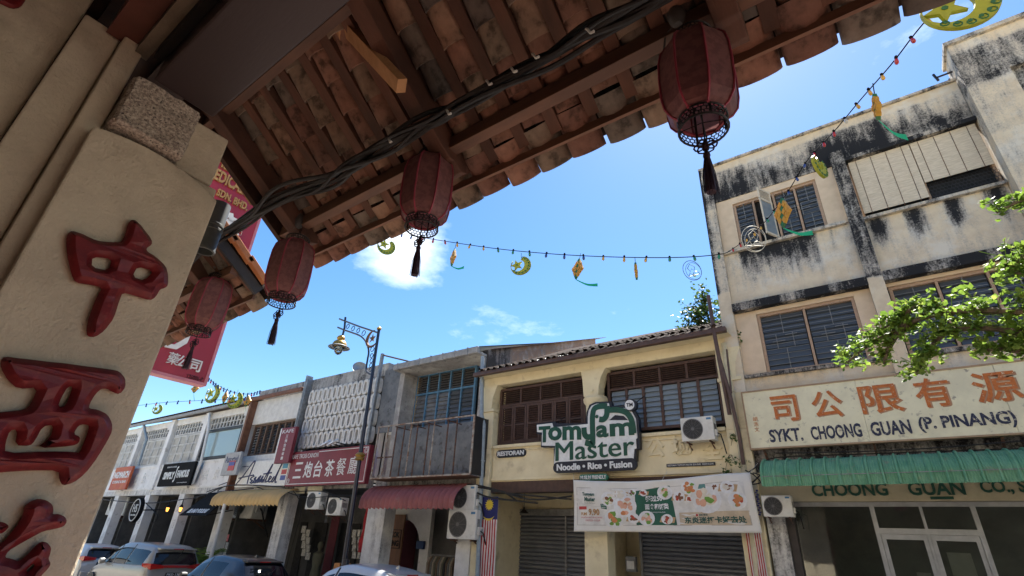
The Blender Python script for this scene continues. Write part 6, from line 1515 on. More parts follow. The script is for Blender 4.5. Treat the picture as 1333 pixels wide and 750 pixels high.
        for xw in (sp['wheels'][0]-L/2, sp['wheels'][1]-L/2):
            b = MB(); r = .32; b.lathe([(r*.62, -.10), (r*.93, -.11), (r, -.07), (r, .07), (r*.93, .11), (r*.62, .10)], (xw, s*(W/2-.10), r), 24, axis='Y'); w_ = b.build('wheel', tyre_m, c, smooth=True)
            b = MB(); b.lathe([(.02, s*.10), (r*.60, s*.085), (r*.62, s*.11)], (xw, s*(W/2-.10), r), 24, axis='Y')
            for k in range(5): a = 2*PI*k/5; b.bar((xw, s*(W/2), r), (xw+r*.58*math.cos(a), s*(W/2+.012), r+r*.58*math.sin(a)), .05, .03)
            b.build('rim', rim_m, w_)
            MB().lathe([(r+.05, -.06), (r+.05, .005)], (xw, s*(W/2-.002), r+.01), 24, axis='Y').build('wheel_arch', trim_m, c)
    xr = L/2; zt = sp['tailz']
    b = box(xr+.001, xr+.012, -.27, .27, sp['platez'], sp['platez']+.12).build('number_plate', M('plate_black', (.015, .015, .015), None, .4), c)
    put('lettering', flat_curve('FONT', plate, ext=.01, off=.02), (xr+.013, -.22, sp['platez']+.03), FY, FZ, .44, .07, signw, c, .003)
    if sp.get('bar'): box(xr-.01, xr+.016, -st[-1][3]+.40, st[-1][3]-.40, zt-.04, zt+.035).build('tail_bar', tail_m, c)
    box(xr-.02, xr+.06, -W/2+.12, W/2-.12, .35, .60).build('bumper', paint, c, bevel=.03)
    zt_, zb_, hw_, ht_ = S(sp['spoiler']); xs_ = sp['spoiler']-L/2
    b = MB().poly([(xs_-.05, -ht_*.92, zt_+.0), (xs_+.22, -ht_*.86, zt_-.02), (xs_+.22, -ht_*.86, zt_-.055), (xs_, -ht_*.92, zt_-.07)], (0, ht_*1.80, 0)); b.build('spoiler', paint, c, bevel=.008)
    box(xs_+.205, xs_+.226, -.16, .16, zt_-.045, zt_-.02).build('brake_light', tail_m, c)
    b = MB().tube([V(int(NX*(sp['rear'][1]-.05)/L), m-1, 1)+Vector((.02, 0, .0)), V(int(NX*(sp['rear'][1]-.25)/L), m-1, 1)+Vector((.05, .25, .03))], .012, 5); b.build('rear_wiper', trim_m, c)
    if sp.get('fin'): x = sp['fin']-L/2; z = S(sp['fin'])[0]; MB().poly([(x-.10, -.015, z), (x+.06, -.015, z), (x+.05, -.015, z+.07), (x+.02, -.015, z+.075)], (0, .03, 0)).build('aerial', paint, c, bevel=.004)
    if sp.get('visor'):
        for s in (1, -1):
            a = min(range(NX+1), key=lambda k: abs(xs[k]-sp['side'][0][0]-.3)); e = min(range(NX+1), key=lambda k: abs(xs[k]-sp['side'][-1][0])); b = MB()
            b.tube([V(i, 9, s)+Vector((0, s*.012, .0)) for i in range(a, e)], .03, 4, flat=.3); b.build('wind_deflector', trim_m, c)
    return c
def put_car(c, X, Y, yaw=0): c.location = (X, Y, .0); c.rotation_euler[2] = yaw; return c
# people carrier
make_car.spec = dict(side=[(1.35, 2.05), (2.13, 3.05), (3.13, 4.35)], wind=(.95, 1.75), rear=(4.52, 4.74), wheels=(.9, 3.8), belt=1.03, tailz=1.08, platez=.78, bar=True, spoiler=4.42, visor=True)
mpv = make_car('parked_car', 'silver people carrier with a red tail lamp band, parked second from the left', 4.80, 1.80, 1.72, carpaint('silver', (.27, .265, .25), .2),
    [(0, .62, .50, .60, .50), (.18, .80, .70, .80, .62), (.9, 1.00, .92, .88, .72), (1.25, 1.20, 1.0, .90, .70), (1.85, 1.60, 1.03, .90, .66), (2.5, 1.71, 1.04, .90, .66), (3.6, 1.70, 1.06, .90, .66), (4.40, 1.62, 1.08, .88, .64), (4.66, 1.28, 1.06, .86, .72), (4.76, 1.05, .96, .84, .76), (4.80, .86, .80, .80, .74)], 'PKD 1381')
put_car(mpv, -22.5, 8.85, rad(1.5))
make_car.spec = dict(side=[(1.30, 2.15), (2.24, 3.15)], wind=(.95, 1.75), rear=(3.72, 4.20), wheels=(.85, 3.45), belt=.98, tailz=1.02, platez=.80, spoiler=3.60, dark=True, fin=3.3)
hb = make_car('parked_car', 'dark grey hatchback with glossy roof, parked between the silver people carrier and the lamp post', 4.30, 1.78, 1.60, carpaint('graphite', (.028, .029, .031), .1),
    [(0, .60, .50, .60, .50), (.18, .80, .70, .80, .62), (.9, .98, .90, .87, .72), (1.2, 1.10, .95, .89, .70), (1.75, 1.46, .98, .89, .62), (2.3, 1.59, 1.0, .89, .60), (3.0, 1.58, 1.03, .89, .60), (3.65, 1.50, 1.10, .87, .60), (4.10, 1.16, 1.04, .84, .70), (4.24, .98, .92, .82, .72), (4.30, .80, .74, .78, .70)], 'PLW 7705')
put_car(hb, -16.5, 8.85, rad(1))
make_car.spec = dict(side=[(1.25, 2.10), (2.20, 3.20)], wind=(.90, 1.75), rear=(3.74, 4.20), wheels=(.85, 3.45), belt=1.04, tailz=1.05, platez=.80, spoiler=3.62, fin=3.35)
cx_ = make_car('parked_car', 'silver crossover with a shark fin aerial, at the bottom edge before the maroon awning', 4.30, 1.78, 1.68, carpaint('silver_white', (.48, .48, .47), .25),
    [(0, .66, .50, .60, .50), (.18, .86, .74, .80, .62), (.9, 1.04, .95, .87, .72), (1.15, 1.14, 1.0, .89, .70), (1.75, 1.53, 1.04, .89, .62), (2.35, 1.67, 1.06, .89, .60), (3.0, 1.655, 1.09, .89, .60), (3.65, 1.56, 1.14, .87, .60), (4.10, 1.22, 1.08, .84, .70), (4.24, 1.02, .95, .82, .72), (4.30, .84, .76, .78, .70)], 'PMC 4421')
put_car(cx_, -10.7, 8.85, rad(0))
make_car.spec = dict(side=[(1.05, 1.85), (1.94, 2.75)], wind=(.75, 1.5), rear=(3.35, 3.60), wheels=(.7, 3.0), belt=.95, tailz=1.02, platez=.78, spoiler=3.20)
sm = make_car('parked_car', 'small pale silver hatchback, leftmost of the parked cars and partly behind the pillar', 3.70, 1.66, 1.48, carpaint('pale_silver', (.48, .48, .47), .25),
    [(0, .60, .5, .56, .46), (.15, .78, .68, .74, .58), (.7, .96, .88, .81, .66), (.95, 1.05, .92, .82, .64), (1.5, 1.38, .95, .83, .58), (2.0, 1.48, .96, .83, .58), (2.7, 1.47, .98, .83, .58), (3.25, 1.40, 1.0, .82, .58), (3.52, 1.10, .98, .80, .66), (3.64, .94, .88, .78, .68), (3.70, .80, .74, .76, .66)], 'PJR 208')
put_car(sm, -27.8, 8.8, rad(1))
for o in (mpv, hb, cx_, sm): o['group'] = 'cars parked along the far kerb'
# bollard top by the post
q = at(441, 738, Y=10.9); bo = thing('wooden_box', 'small orange wooden box on the pavement behind the silver crossover', 'box', (q.x, 10.9, .12))
MB().poly([(q.x-.30, 10.8, .12), (q.x+.22, 10.8, .12), (q.x+.16, 10.8, q.z+.1), (q.x-.10, 10.8, q.z+.1)], (0, .4, 0)).build('body', M('orange_wood', (.50, .22, .07), (.40, .17, .05), .6), bo)

# ------------------------------------------------------------------ festoon lights and festive ornaments
wire = M('festoon_wire', (.012, .012, .014), None, .9, spec=.03)
bulbc = [M('bulb_'+n, c, None, .25, coat=.6) for n, c in (('amber', (.62, .36, .05)), ('green', (.02, .22, .10)), ('blue', (.02, .05, .22)), ('red', (.42, .02, .02)), ('white', (.5, .5, .46)))]
def bulb_meshes():
    out = []
    for m in bulbc:
        b = MB(); b.lathe([(.008, -.12), (.028, -.10), (.033, -.07), (.026, -.03), (.016, -.01)], n=8); out.append(b.mesh('bulb', m, Vector((0, 0, 0)), smooth=True))
    b = MB(); b.lathe([(.02, -.015), (.024, .0), (.024, .035), (.012, .05)], n=8); return out, b.mesh('socket', wire, Vector((0, 0, 0)))
BM_, SK_ = bulb_meshes()
def festoon(label, pts, nb, order, sc=1.0, r=.010, phase=.5):
    P = spline([at(x, y, Y=yy) for x, y, yy in pts], 8)
    t = thing('festoon_lights', label, 'string lights', tuple(P[0])); MB().tube(P, r, 5).build('wire', wire, t)
    # even spacing in arc length
    d = [0]
    for a, b_ in zip(P, P[1:]): d.append(d[-1]+(b_-a).length)
    for k in range(nb):
        s = d[-1]*(k+phase)/nb
        i = max(j for j in range(len(d)) if d[j] <= s); i = min(i, len(P)-2); q = P[i].lerp(P[i+1], (s-d[i])/(d[i+1]-d[i]))
        rt = (random.uniform(-.25, .25), random.uniform(-.25, .25), 0)
        place('bulb', BM_[order[k % len(order)]], t, q, rot=rt, scale=(sc,)*3); place('socket', SK_, t, q, rot=rt, scale=(sc,)*3)
    return t
festoon('string of coloured bulbs crossing the sky from the near eave to the tall building', [(430, 282, 8.0), (510, 302, 8.1), (560, 311, 8.2), (640, 323, 8.4), (710, 330, 8.6), (780, 334, 8.8), (850, 335.5, 9.0), (900, 334.5, 9.2), (938, 331, 9.4), (950, 327, 9.5)], 29, [0, 0, 0, 1, 1, 1, 1, 4, 2, 2, 2, 3, 3, 3, 0, 0, 0, 1, 1, 1, 2, 2, 2], .95)
festoon('string of coloured bulbs rising steeply from the tall building to the upper right', [(950, 327, 9.5), (985, 300, 8.6), (1020, 258, 7.6), (1050, 210, 6.9), (1085, 172, 6.2), (1120, 130, 5.6), (1160, 84, 5.0), (1190, 45, 4.6), (1215, 15, 4.3), (1250, -30, 4.0)], 22, [3, 3, 0, 0, 0, 1, 1, 1, 2, 2, 2, 3, 3, 3, 4, 0, 0, 0], .62, .007)
festoon('faint string of bulbs low in the sky over the white shophouses at the left', [(150, 532, 10), (205, 525, 10), (250, 522, 10), (300, 520, 10), (330, 517, 10)], 12, [2, 3, 2], 1.2)
festoon('dense string of dark bulbs sagging from the red signboard to the boutique roof', [(268, 490, 9.5), (285, 503, 9.8), (305, 511, 10.2), (325, 513, 10.8), (340, 509, 11.4)], 18, [2, 2, 3, 2], 1.1)
lime = M('ornament_lime', (.42, .42, .05), (.36, .38, .05), .45, scale=20, trans=.35); limeg = M('ornament_green', (.03, .14, .04), None, .45); gold_o = M('ornament_gold', (.62, .36, .05), (.55, .30, .04), .45, scale=15, trans=.3); rib_c = M('ribbon_green', (.02, .38, .22), (.03, .45, .28), .35, trans=.3)
def ornament_moon(px, py, Y, r, yaw, label, tilt=0):
    q = at(px, py, Y=Y); t = thing('crescent_ornament', label, 'ornament', tuple(q), 'yellow green crescent and star ornaments on the light strings')
    out = [(math.cos(a), math.sin(a)) for a in [rad(-215+290*k/28) for k in range(29)]]; inn = [(-.22+.80*math.cos(a), .10+.78*math.sin(a)) for a in [rad(70-290*k/24+0) for k in range(25)]]
    inn = [(-.30+.66*math.cos(a), .05+.66*math.sin(a)) for a in [rad(66-280*k/24) for k in range(25)]]
    me = flat_curve('C', loops=[[(x*r, y*r) for x, y in out+inn]], ext=.018)
    star = [((.60 if k % 2 == 0 else .26)*r*math.cos(rad(90)+PI*k/5+.3)-.38*r, (.60 if k % 2 == 0 else .26)*r*math.sin(rad(90)+PI*k/5+.3)+.08*r) for k in range(10)]
    me2 = flat_curve('C', loops=[star], ext=.018)
    R3 = Matrix.Rotation(yaw, 4, 'Z') @ Matrix.Rotation(tilt, 4, 'Y') @ Matrix.Rotation(PI/2, 4, 'X')
    dots = MB()
    for k in range(11):
        a = rad(-120+22*k-20); 
        for s_ in (1, -1): dots.lathe([(.07*r, s_*.020), (.07*r, s_*.024)], (.80*r*math.cos(a)-.02*r, .80*r*math.sin(a), 0), 6)
        dots.tube([(.86*r*math.cos(a)+.11*r*math.cos(w), .86*r*math.sin(a)+.10*r*math.sin(w), .019) for w in [2*PI*z/8 for z in range(8)]], .008*r/.3, 3, closed=True)
        dots.tube([(.86*r*math.cos(a)+.11*r*math.cos(w), .86*r*math.sin(a)+.10*r*math.sin(w), -.019) for w in [2*PI*z/8 for z in range(8)]], .008*r/.3, 3, closed=True)
    for s_ in (1, -1): dots.lathe([(.10*r, s_*.020), (.10*r, s_*.024)], (-.38*r, .08*r, 0), 6)
    dm = dots.mesh('pattern', limeg, Vector((0, 0, 0)))
    for nm, m_, mt_ in (('crescent', me, lime), ('star', me2, lime), ('pattern', dm, limeg)):
        m_.transform(R3); m_.materials.clear(); m_.materials.append(mt_); o_ = place(nm, m_, t, q)
        if nm == 'pattern': o_['kind'] = 'stuff'
    MB().tube([q+Vector((0, 0, r)), q+Vector((0, 0, r+.10))], .006, 4).build('hook', wire, t)
    return t
def ornament_ketupat(px, py, Y, w, h, yaw, label, rib=None, tilt=0.0):
    q = at(px, py, Y=Y); t = thing('ketupat_ornament', label, 'ornament', tuple(q), 'golden diamond ornaments with green ribbons')
    R3 = Matrix.Rotation(yaw, 3, 'Z') @ Matrix.Rotation(tilt, 3, 'Y'); X_ = lambda x, y, z: q+R3 @ Vector((x, y, z))
    n = 4; A_, B_ = (0, h/2), (w/2, 0); C_, D_ = (0, -h/2), (-w/2, 0)
    for i in range(n):
        for j in range(n):
            def pt(u, v): return ((1-u)*(1-v)*A_[0]+u*(1-v)*B_[0]+u*v*C_[0]+(1-u)*v*D_[0], (1-u)*(1-v)*A_[1]+u*(1-v)*B_[1]+u*v*C_[1]+(1-u)*v*D_[1])
            e = .04; c4_ = [pt((i+a)/n, (j+b_)/n) for a, b_ in ((e, e), (1-e, e), (1-e, 1-e), (e, 1-e))]; d = .022+.006*((i+j) % 2)
            vs_ = [X_(x, -d, z) for x, z in c4_]+[X_(x, d, z) for x, z in c4_]
            MB().add(vs_, [(0, 3, 2, 1), (4, 5, 6, 7), (0, 1, 5, 4), (1, 2, 6, 5), (2, 3, 7, 6), (3, 0, 4, 7)]).build('woven_strip', gold_o if (i*3+j) % 4 else limeg, t)
    MB().tube([X_(0, 0, h/2), X_(0, 0, h/2+.12)], .006, 4).build('hook', wire, t)
    if rib:
        a = X_(0, 0, -h/2); e = at(rib[0], rib[1], Y=Y); mid = (a+e)/2+Vector((0, .02, -.05)); rp_ = spline([a, mid, e], 5); b = MB()
        b.grid(lambda u, v: rp_[min(len(rp_)-1, int(round(v*(len(rp_)-1))))]+Vector((.0, 0, 1))*((u-.5)*(.02+.06*v)), 1, len(rp_)-1); b.grid(lambda u, v: rp_[min(len(rp_)-1, int(round(v*(len(rp_)-1))))]+Vector((.0, .01, 1))*((u-.5)*(.02+.06*v)), 1, len(rp_)-1); b.build('ribbon', rib_c, t, fix=False)
    return t
ornament_moon(503, 321, 8.0, .27, rad(62), 'yellow green crescent ornament turned almost edge on, beside the cloud under the near eave', .4)
ornament_ketupat(590, 335, 8.2, .36, .50, rad(-25), 'golden woven diamond ornament with green ribbon, nearest the lantern by the cloud', (604, 348), .25)
ornament_moon(678, 346, 8.4, .25, rad(20), 'yellow green crescent and star ornament seen face on in the middle of the sky', 0)
ornament_ketupat(752, 350, 8.7, .38, .50, rad(-20), 'golden woven diamond ornament with green ribbon in the middle of the sky string', (778, 371), .3)
ornament_ketupat(828, 353, 8.9, .10, .42, rad(-80), 'thin golden ornament seen edge on, between the diamond and the wire ornament', None, .05)
def ornament_wire(px, py, Y, r, label, tilt, m_=None):
    q = at(px, py, Y=Y); t = thing('wire_ornament', label, 'ornament', tuple(q), 'oval wire ornaments with a lantern shape inside'); b = MB(); m_ = m_ or M('wire_blue', (.10, .16, .30), None, .5)
    R3 = Matrix.Rotation(rad(25), 3, 'Z') @ Matrix.Rotation(tilt, 3, 'Y'); X_ = lambda x, z: q+R3 @ Vector((x*r, 0, z*r))
    b.tube([X_(.85*math.cos(a), 1.15*math.sin(a)) for a in [2*PI*k/24 for k in range(24)]], .007, 5, closed=True); b.tube([X_(.1+.72*math.cos(a), -.1+.98*math.sin(a)) for a in [2*PI*k/24 for k in range(24)]], .005, 5, closed=True)
    b.tube([X_(-.35, .35), X_(0, .75), X_(.35, .35), X_(.2, -.1), X_(.0, .2), X_(-.2, -.1), X_(-.35, .35)], .007, 4); b.tube([X_(-.5, -.55), X_(-.3, -.2), X_(-.1, -.55)], .007, 4); b.tube([X_(-.6, -.6), X_(.6, -.6)], .007, 4)
    b.tube([X_(.25+.28*math.cos(a), -.55+.35*math.sin(a)) for a in [PI*k/8 for k in range(9)]], .007, 4); b.build('wire_frame', m_, t)
ornament_wire(901, 352, 9.2, .20, 'thin blue oval wire ornament hanging left of the tall building', -.25)
ornament_wire(981, 311, 8.6, .24, 'pale oval wire ornament hanging before the upper left window of the tall building', .1, M('wire_pale', (.55, .52, .42), None, .5))
ornament_ketupat(1019, 277, 7.5, .30, .52, rad(-35), 'bright yellow diamond ornament with green ribbon before the open casement', (1058, 303), .2)
ornament_moon(1067, 217, 6.5, .17, rad(70), 'yellow crescent ornament turned edge on, below the parapet of the tall building', .5)
ornament_ketupat(1141, 139, 5.3, .09, .32, rad(-60), 'narrow amber ornament with a green ribbon above the bamboo blinds', (1181, 179), .25)
ornament_moon(1249, 8, 4.2, .26, rad(12), 'largest crescent and star ornament, at the top right edge', -.15)
ornament_moon(205, 533, 10, .25, rad(35), 'small crescent ornament low over the white shophouses at the left', 0)
ornament_moon(277, 513, 10, .42, rad(15), 'crescent and star ornament just right of the red signboard', 0)
ornament_moon(306, 521, 10.2, .36, rad(25), 'round crescent ornament above the glass windowed white house', .2)
ornament_ketupat(254, 506, 9.6, .55, .42, rad(10), 'golden diamond ornament below the red signboard', (253, 522))
ornament_ketupat(293, 517, 10.1, .36, .60, rad(10), 'golden diamond ornament between two crescents above the white houses', (291, 527))
ornament_ketupat(322, 522, 10.3, .46, .50, rad(10), 'golden diamond ornament nearest the boutique roof', (319, 535))
ornament_ketupat(377, 298, 3.2, .10, .20, rad(30), 'small green and yellow ornament hung behind the third lantern', None, .6)

# ------------------------------------------------------------------ red blade sign of the near side
sr, sw, sg = M('signboard_red', (.36, .028, .045), (.28, .022, .038), .4, scale=1.2, stretch=(1, 1, .3)), signw, M('sign_gold', (.42, .25, .09), (.36, .2, .07), .5)
XS = -8.0; BR, BL = at(268, 502, X=XS), at(196, 486, X=XS); zt0 = 7.95; yr, yl = BR.y-.01, 1.9
RB = thing('medical_hall_signboard', 'tall red signboard with gold English words and white Chinese characters behind the near eaves', 'sign', (XS, yr, BR.z))
box(XS-.16, XS, yl, yr, BR.z, zt0).build('board', sr, RB, bevel=.01)
b = MB().box(XS-.17, XS+.012, yr-.03, yr+.012, BR.z-.01, zt0+.01).box(XS-.17, XS+.012, yl-.02, yr-.031, BR.z-.012, BR.z+.03); b.build('edge_trim', M('trim_pink', (.55, .20, .24), None, .4), RB)
def bl(body, px0, py0, px1, py1, hgt, m, nm='lettering', bold=.02, dep=.03):
    a, e = at(px0, py0, X=XS+.02), at(px1, py1, X=XS+.02); me = flat_curve('FONT', body, ext=.01, off=bold)
    return put(nm, me, (XS+.001, a.y, a.z), Vector((0, 1, 0)), FZ, e.y-a.y, hgt, m, RB, dep)
zz = lambda px, py: at(px, py, X=XS).z
y_a = at(283, 262, X=XS).y
for body, z0, z1, ya, yb in (('HENG WOH', 7.58, 7.82, 2.24, 3.10), ('MEDICAL HALL', 7.31, 7.53, 2.16, 3.17), ('SDN. BHD.', 7.06, 7.20, 2.40, 2.92)):
    me = flat_curve('FONT', body, ext=.01, off=.03); put('lettering', me, (XS+.001, ya, z0), FY, FZ, yb-ya, z1-z0, sg, RB, .03)
for ch, zc, h_ in (('廣', 6.58, .62), ('榮', 5.85, .6), ('和', 5.15, .6)):
    me = flat_curve('FONT', ch, ext=.01, off=.03); put('character', me, (XS+.001, 2.42, zc-h_/2), FY, FZ, .55, h_, sw, RB, .03)
for ch, px, py in (('藥', 233, 470), ('公', 238, 472), ('司', 254, 477)):
    q = at(px-(8 if ch == '藥' else 0), py-(2 if ch == '藥' else 0), X=XS); me = flat_curve('FONT', ch, ext=.01, off=.0 if ch == '藥' else .015); put('character', me, (XS+.001, q.y-.075, q.z-.075), FY, FZ, .15, .17, sw, RB, .02)
q = at(231, 443, X=XS); me = flat_curve('C', loops=[[(-.14, -.18), (.02, -.16), (.10, -.02), (.12, .24), (.22, .26), (.20, -.06), (.08, -.24), (-.10, -.26)]], ext=.01); put('character', me, (XS+.001, q.y-.16, q.z-.15), FY, FZ, .30, .36, sw, RB, .03)
me = flat_curve('FONT', '126806-P', ext=.01, off=.01); q = at(243, 491, X=XS); put('lettering', me, (XS+.001, q.y, q.z-.01), FY, FZ, .22, .06, M('sign_darkred', (.10, .01, .015), None, .5), RB, .01)

# ------------------------------------------------------------------ plants
leaf_m = M('leaf_bright', (.20, .30, .045), (.10, .18, .025), .5, scale=5, lo=.4, hi=.6, trans=.45, spec=.35, c3=(.34, .40, .09), s3=9, lo3=.56, hi3=.66); leaf_d = M('leaf_dark', (.09, .16, .035), (.045, .09, .022), .5, scale=6, trans=.25, c3=(.16, .20, .05), s3=12, lo3=.6, hi3=.68); bark = M('bark', (.16, .12, .08), (.09, .07, .05), .9, scale=14, bump=.006)
def leaves(mb, c, n, spread, size, flat=.7, up=.4):
    for _ in range(n):
        d = Vector((random.gauss(0, 1), random.gauss(0, 1), random.gauss(0, 1)*flat))*spread*.55; p_ = c+d
        nrm = Vector((random.gauss(0, .7), random.gauss(0, .7), random.uniform(.1, 1)+up)).normalized(); a = nrm.cross(Vector((random.gauss(0, 1), random.gauss(0, 1), random.gauss(0, 1)))).normalized(); b_ = nrm.cross(a)
        s = size*random.uniform(.6, 1.25); w = s*.32
        mb.add([p_-a*s*.5, p_-a*s*.08+b_*w-nrm*s*.05, p_+a*s*.5, p_-a*s*.08-b_*w-nrm*s*.05], [(0, 1, 2), (0, 2, 3)])
TR = thing('street_tree', 'leafy tree branch with small bright green leaves reaching in from the right edge', 'tree', (6.0, 7.4, .12))
random.seed(21)
MB().tube([(6.0, 7.4, .1), (5.95, 7.38, 1.5), (5.8, 7.3, 3.0), (5.4, 7.2, 4.2), (4.9, 7.1, 5.2)], [.16, .14, .13, .11, .09], 10).build('trunk', bark, TR, smooth=True)
def YT(px): return 7.0
limbs = [
 ([(1500, 430), (1420, 415), (1333, 405), (1270, 402), (1215, 408), (1170, 425), (1130, 448), (1102, 470)], .17, 30),
 ([(1500, 440), (1400, 440), (1333, 432), (1290, 425), (1240, 428), (1215, 445), (1200, 470), (1192, 486)], .15, 26),
 ([(1500, 390), (1420, 375), (1360, 360), (1333, 355), (1305, 347)], .14, 26),
 ([(1500, 300), (1420, 280), (1360, 262), (1333, 258), (1296, 275)], .11, 20),
 ([(1420, 430), (1370, 448), (1333, 455), (1300, 452), (1278, 455)], .13, 22),
 ([(1240, 405), (1205, 395), (1175, 408), (1150, 425)], .11, 18),
 ([(1180, 420), (1165, 435), (1155, 455), (1150, 472)], .08, 14),
 ([(1500, 350), (1400, 335), (1345, 322), (1318, 345)], .12, 16)]
crown = MB()
for pts, sp_, n in limbs:
    Pp = spline([at(x, y, Y=7.0+.25*math.sin(x*.013)) for x, y in pts], 6)
    MB().tube([q+Vector((0, 0, -.02)) for q in Pp], [.045*(1-.85*i/len(Pp))+.004 for i in range(len(Pp))], 6).build('limb', bark, TR, smooth=True)
    for i, q in enumerate(Pp):
        k = i/len(Pp); tw = random.randint(2, 3)
        for _ in range(tw):
            d = Vector((random.gauss(0, 1), random.gauss(0, 1), random.gauss(.3, .7)))*sp_*.8; e = q+d
            crown.tube([q, q+d*.5+Vector((0, 0, .02)), e], .004, 3)
            leaves(crown, q+d*random.uniform(.4, 1), int(n*.42), sp_*.5, .078)
for k in range(9):
    a = rad(-60+k*38); e = Vector((5.3+1.9*math.cos(a), 7.2+1.6*math.sin(a), 5.6+.5*(k % 3))); e.x = max(e.x, 3.6)
    Pp = spline([Vector((5.1, 7.15, 4.8)), Vector((5.1, 7.15, 4.8)).lerp(e, .5)+Vector((0, 0, .3)), e], 7)
    MB().tube(Pp, [.05*(1-.8*i/len(Pp))+.005 for i in range(len(Pp))], 6).build('limb', bark, TR, smooth=True)
    for q in Pp[3:]:
        for _ in range(3):
            d = Vector((random.gauss(0, .2), random.gauss(0, .2), random.gauss(.05, .15))); crown.tube([q, q+d], .004, 3); leaves(crown, q+d, 16, .14, .078)
crown.build('crown', leaf_m, TR, fix=False)
q0 = at(922, 448, Y=13.6)
T2_ = thing('roof_tree', 'small dark green tree growing out of the roof beside the tall building', 'tree', tuple(q0))
cr2 = MB(); tr2 = MB()
for pts, n in (([(930, 455), (926, 430), (920, 405), (914, 382)], 15), ([(928, 445), (912, 425), (898, 408)], 11), ([(930, 445), (938, 420), (945, 395)], 9), ([(925, 450), (905, 438), (893, 430)], 7), ([(932, 452), (945, 442), (952, 430)], 8), ([(922, 430), (908, 412), (902, 400)], 8)):
    Pp = spline([at(x, y, Y=13.6+random.uniform(-.2, .2)) for x, y in pts], 5); tr2.tube(Pp, .03, 5)
    for i, q in enumerate(Pp[2:]):
        for _ in range(3): leaves(cr2, q+Vector((random.gauss(0, .14), random.gauss(0, .2), random.gauss(0, .10))), n, .19, .12, 1)
tr2.build('trunk', bark, T2_); cr2.build('crown', leaf_d, T2_, fix=False)
def weed(px, py, Y, n, sp_, sz, label, m_=None, name='wall_plant'):
    q = at(px, py, Y=Y); t = thing(name, label, 'plant', tuple(q)); b = MB(); s = MB()
    for k in range(5):
        d = Vector((random.gauss(0, sp_), -abs(random.gauss(0, sp_*.5)), random.gauss(0, sp_))); s.tube([q, q+d*.6+Vector((0, 0, .03)), q+d], .006, 4); leaves(b, q+d, n//5, sp_*.5, sz, 1)
    s.build('stem', bark, t); b.build('foliage', m_ or leaf_d, t, fix=False); return t
weed(885, 440, 12.3, 18, .16, .11, 'small bright weed on the tiled roof left of the roof tree', leaf_m)
weed(950, 592, 11.95, 90, .20, .09, 'weeds rooted in the wall below the right end of the yellow balcony')
weed(960, 455, 12.1, 120, .25, .10, 'dark weeds in the gap between the yellow house and the tall building')
pp = thing('potted_palm', 'bushy green potted plant on the pavement behind the silver people carrier', 'plant', (at(262, 715, Y=11.6).x, 11.6, .12))
q = at(262, 730, Y=11.6); MB().lathe([(.22, 0), (.30, .45), (.32, .5)], (q.x, 11.6, .12), 16).build('pot', M('pot_clay', (.25, .11, .06), None, .8), pp, smooth=True)
fr = MB()
for k in range(26):
    a = random.uniform(0, 2*PI); L_ = random.uniform(.9, 1.6); p0 = Vector((q.x, 11.6, .6)); pts = [p0+Vector((math.cos(a)*L_*t*.75, math.sin(a)*L_*t*.5, L_*(1.35*t-.75*t*t))) for t in [i/8 for i in range(9)]]
    fr.tube(pts, .008, 3)
    for i in range(2, 9):
        for s_ in (1, -1):
            d = (pts[i]-pts[i-1]).normalized(); sd = d.cross(Vector((0, 0, 1))).normalized()*s_; e = pts[i]+sd*.24+d*.12-Vector((0, 0, .06)); w = d*.03
            fr.add([pts[i]-w, pts[i]+w, e], [(0, 1, 2)])
fr.build('fronds', leaf_m, pp, fix=False)

# ------------------------------------------------------------------ loose wires along the facades
def wires(label, runs, r=.012):
    t = thing('overhead_wires', label, 'cables', tuple(at(runs[0][0][0], runs[0][0][1], Y=runs[0][0][2])))
    for run in runs: MB().tube(spline([at(x, y, Y=yy) for x, y, yy in run], 6), r*random.uniform(.7, 1.3), 5).build('wire', black_cable, t, smooth=True)
wires('tangle of black wires along the beam between the yellow house and the maroon awning', [[(744, 650, 11.8), (700, 646, 11.7), (660, 642, 11.7), (615, 634, 11.7), (560, 640, 11.6), (490, 645, 11.7)], [(744, 646, 11.8), (690, 650, 11.7), (640, 636, 11.7), (612, 631, 11.7), (570, 632, 11.6)], [(700, 655, 11.8), (640, 648, 11.7), (618, 640, 11.7)], [(672, 652, 11.8), (655, 640, 11.7), (640, 640, 11.7)]], .022)
wires('black wires sagging behind the green awning and the banner corner', [[(965, 622, 11.8), (985, 608, 11.7), (1010, 596, 11.8), (1100, 592, 11.9), (1333, 584, 11.9)], [(960, 640, 11.8), (975, 632, 11.7), (990, 618, 11.7), (1000, 604, 11.8)], [(970, 612, 11.7), (985, 622, 11.7), (975, 630, 11.7), (990, 628, 11.7), (980, 616, 11.7), (994, 620, 11.7)], [(1010, 590, 11.7), (1120, 588, 11.6), (1220, 583, 11.7), (1333, 574, 11.6)]], .014)
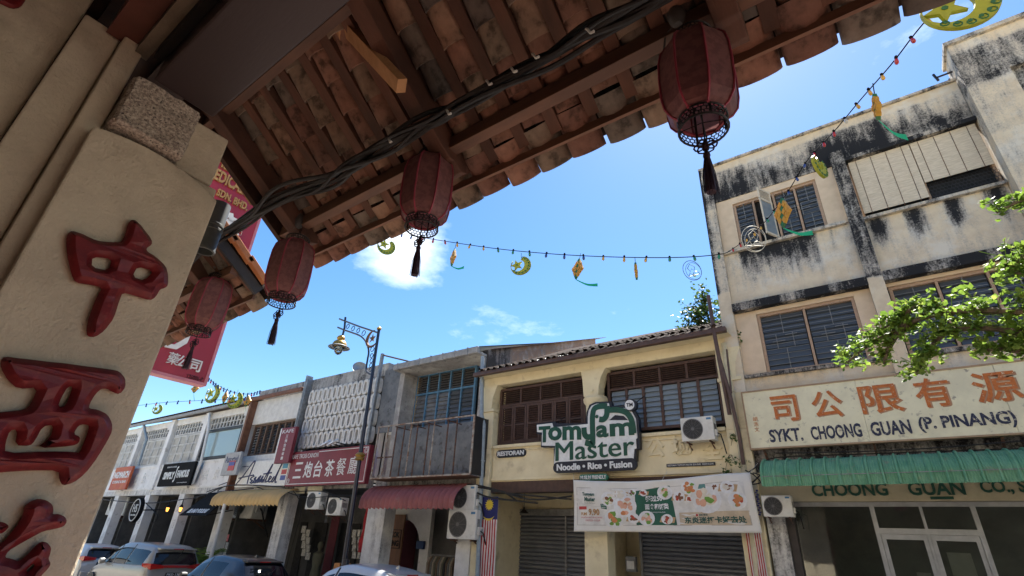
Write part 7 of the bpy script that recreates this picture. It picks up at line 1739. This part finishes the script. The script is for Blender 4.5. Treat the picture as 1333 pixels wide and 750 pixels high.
wires('black wires looping over the columns of the white shophouses', [[(130, 650, 11.7), (190, 655, 11.6), (240, 650, 11.6), (265, 645, 11.6), (300, 632, 11.7), (370, 634, 11.7)], [(190, 655, 11.6), (205, 672, 11.6), (198, 680, 11.6), (208, 650, 11.6)], [(270, 640, 11.6), (290, 634, 11.6), (285, 640, 11.6), (330, 636, 11.6)], [(285, 632, 11.8), (310, 626, 11.8), (350, 640, 11.8)]], .020)
wires('thin wires hanging in front of the shops under the crimson cafe signboard', [[(372, 640, 11.7), (400, 648, 11.6), (440, 645, 11.6), (480, 648, 11.7)], [(380, 636, 11.7), (392, 660, 11.7), (383, 700, 11.7), (372, 740, 11.7)], [(385, 640, 11.7), (420, 640, 11.6), (450, 652, 11.7)]], .016)
# near side continues beyond the frame: plain masses that shade and close the street
for i, (x0, x1, h) in enumerate(((9.2, 24, 8.5), (-32, -9.6, 8.8))):
    t = thing('near_row_building', ('cream shophouse continuing the near row to the right, outside the frame', 'cream shophouses continuing the near row to the left, hidden behind the pillar')[i], 'building', ((x0+x1)/2, 0, .1))
    box(x0, x1, -8, .6, 3.6, h).build('upper_wall', cream_near, t); box(x0, x1, -2.9, -2.6, .1, 3.59).build('shop_wall', cream_dark, t)
    box(x0, x1, -8, 2.0, h-.5, h-.3).build('roof', tile_old, t) if i else None
    k = 0
    while x0+k*4 < x1-1: box(x0+k*4, x0+k*4+.6, .1, .59, .1, 3.595).build('pillar', cream_near, t); k += 1
up = thing('near_upper_storey', 'upper storey of the near shophouse above the tiled eave, out of view', 'building', (0, -3, 5.8)); box(-14, 9, -9, .38, 5.9, 9.5).build('wall', cream_near, up)

t = thing('street_end_building', 'pale shophouse block closing the far end of the street, hidden behind the pillar', 'building', (-75, 4, 0))
box(-84, -72, -12, 20, 0, 9.0).build('wall', white_pl, t); box(-84.5, -71.5, -12.5, 20.5, 9.01, 9.4).build('roof', tile_old, t)
for i in range(8):
    for j in range(2): box(-71.99, -71.93, -10+i*3.6, -8.2+i*3.6, 1.0+j*4, 3.2+j*4).build('window', glass_d, t)
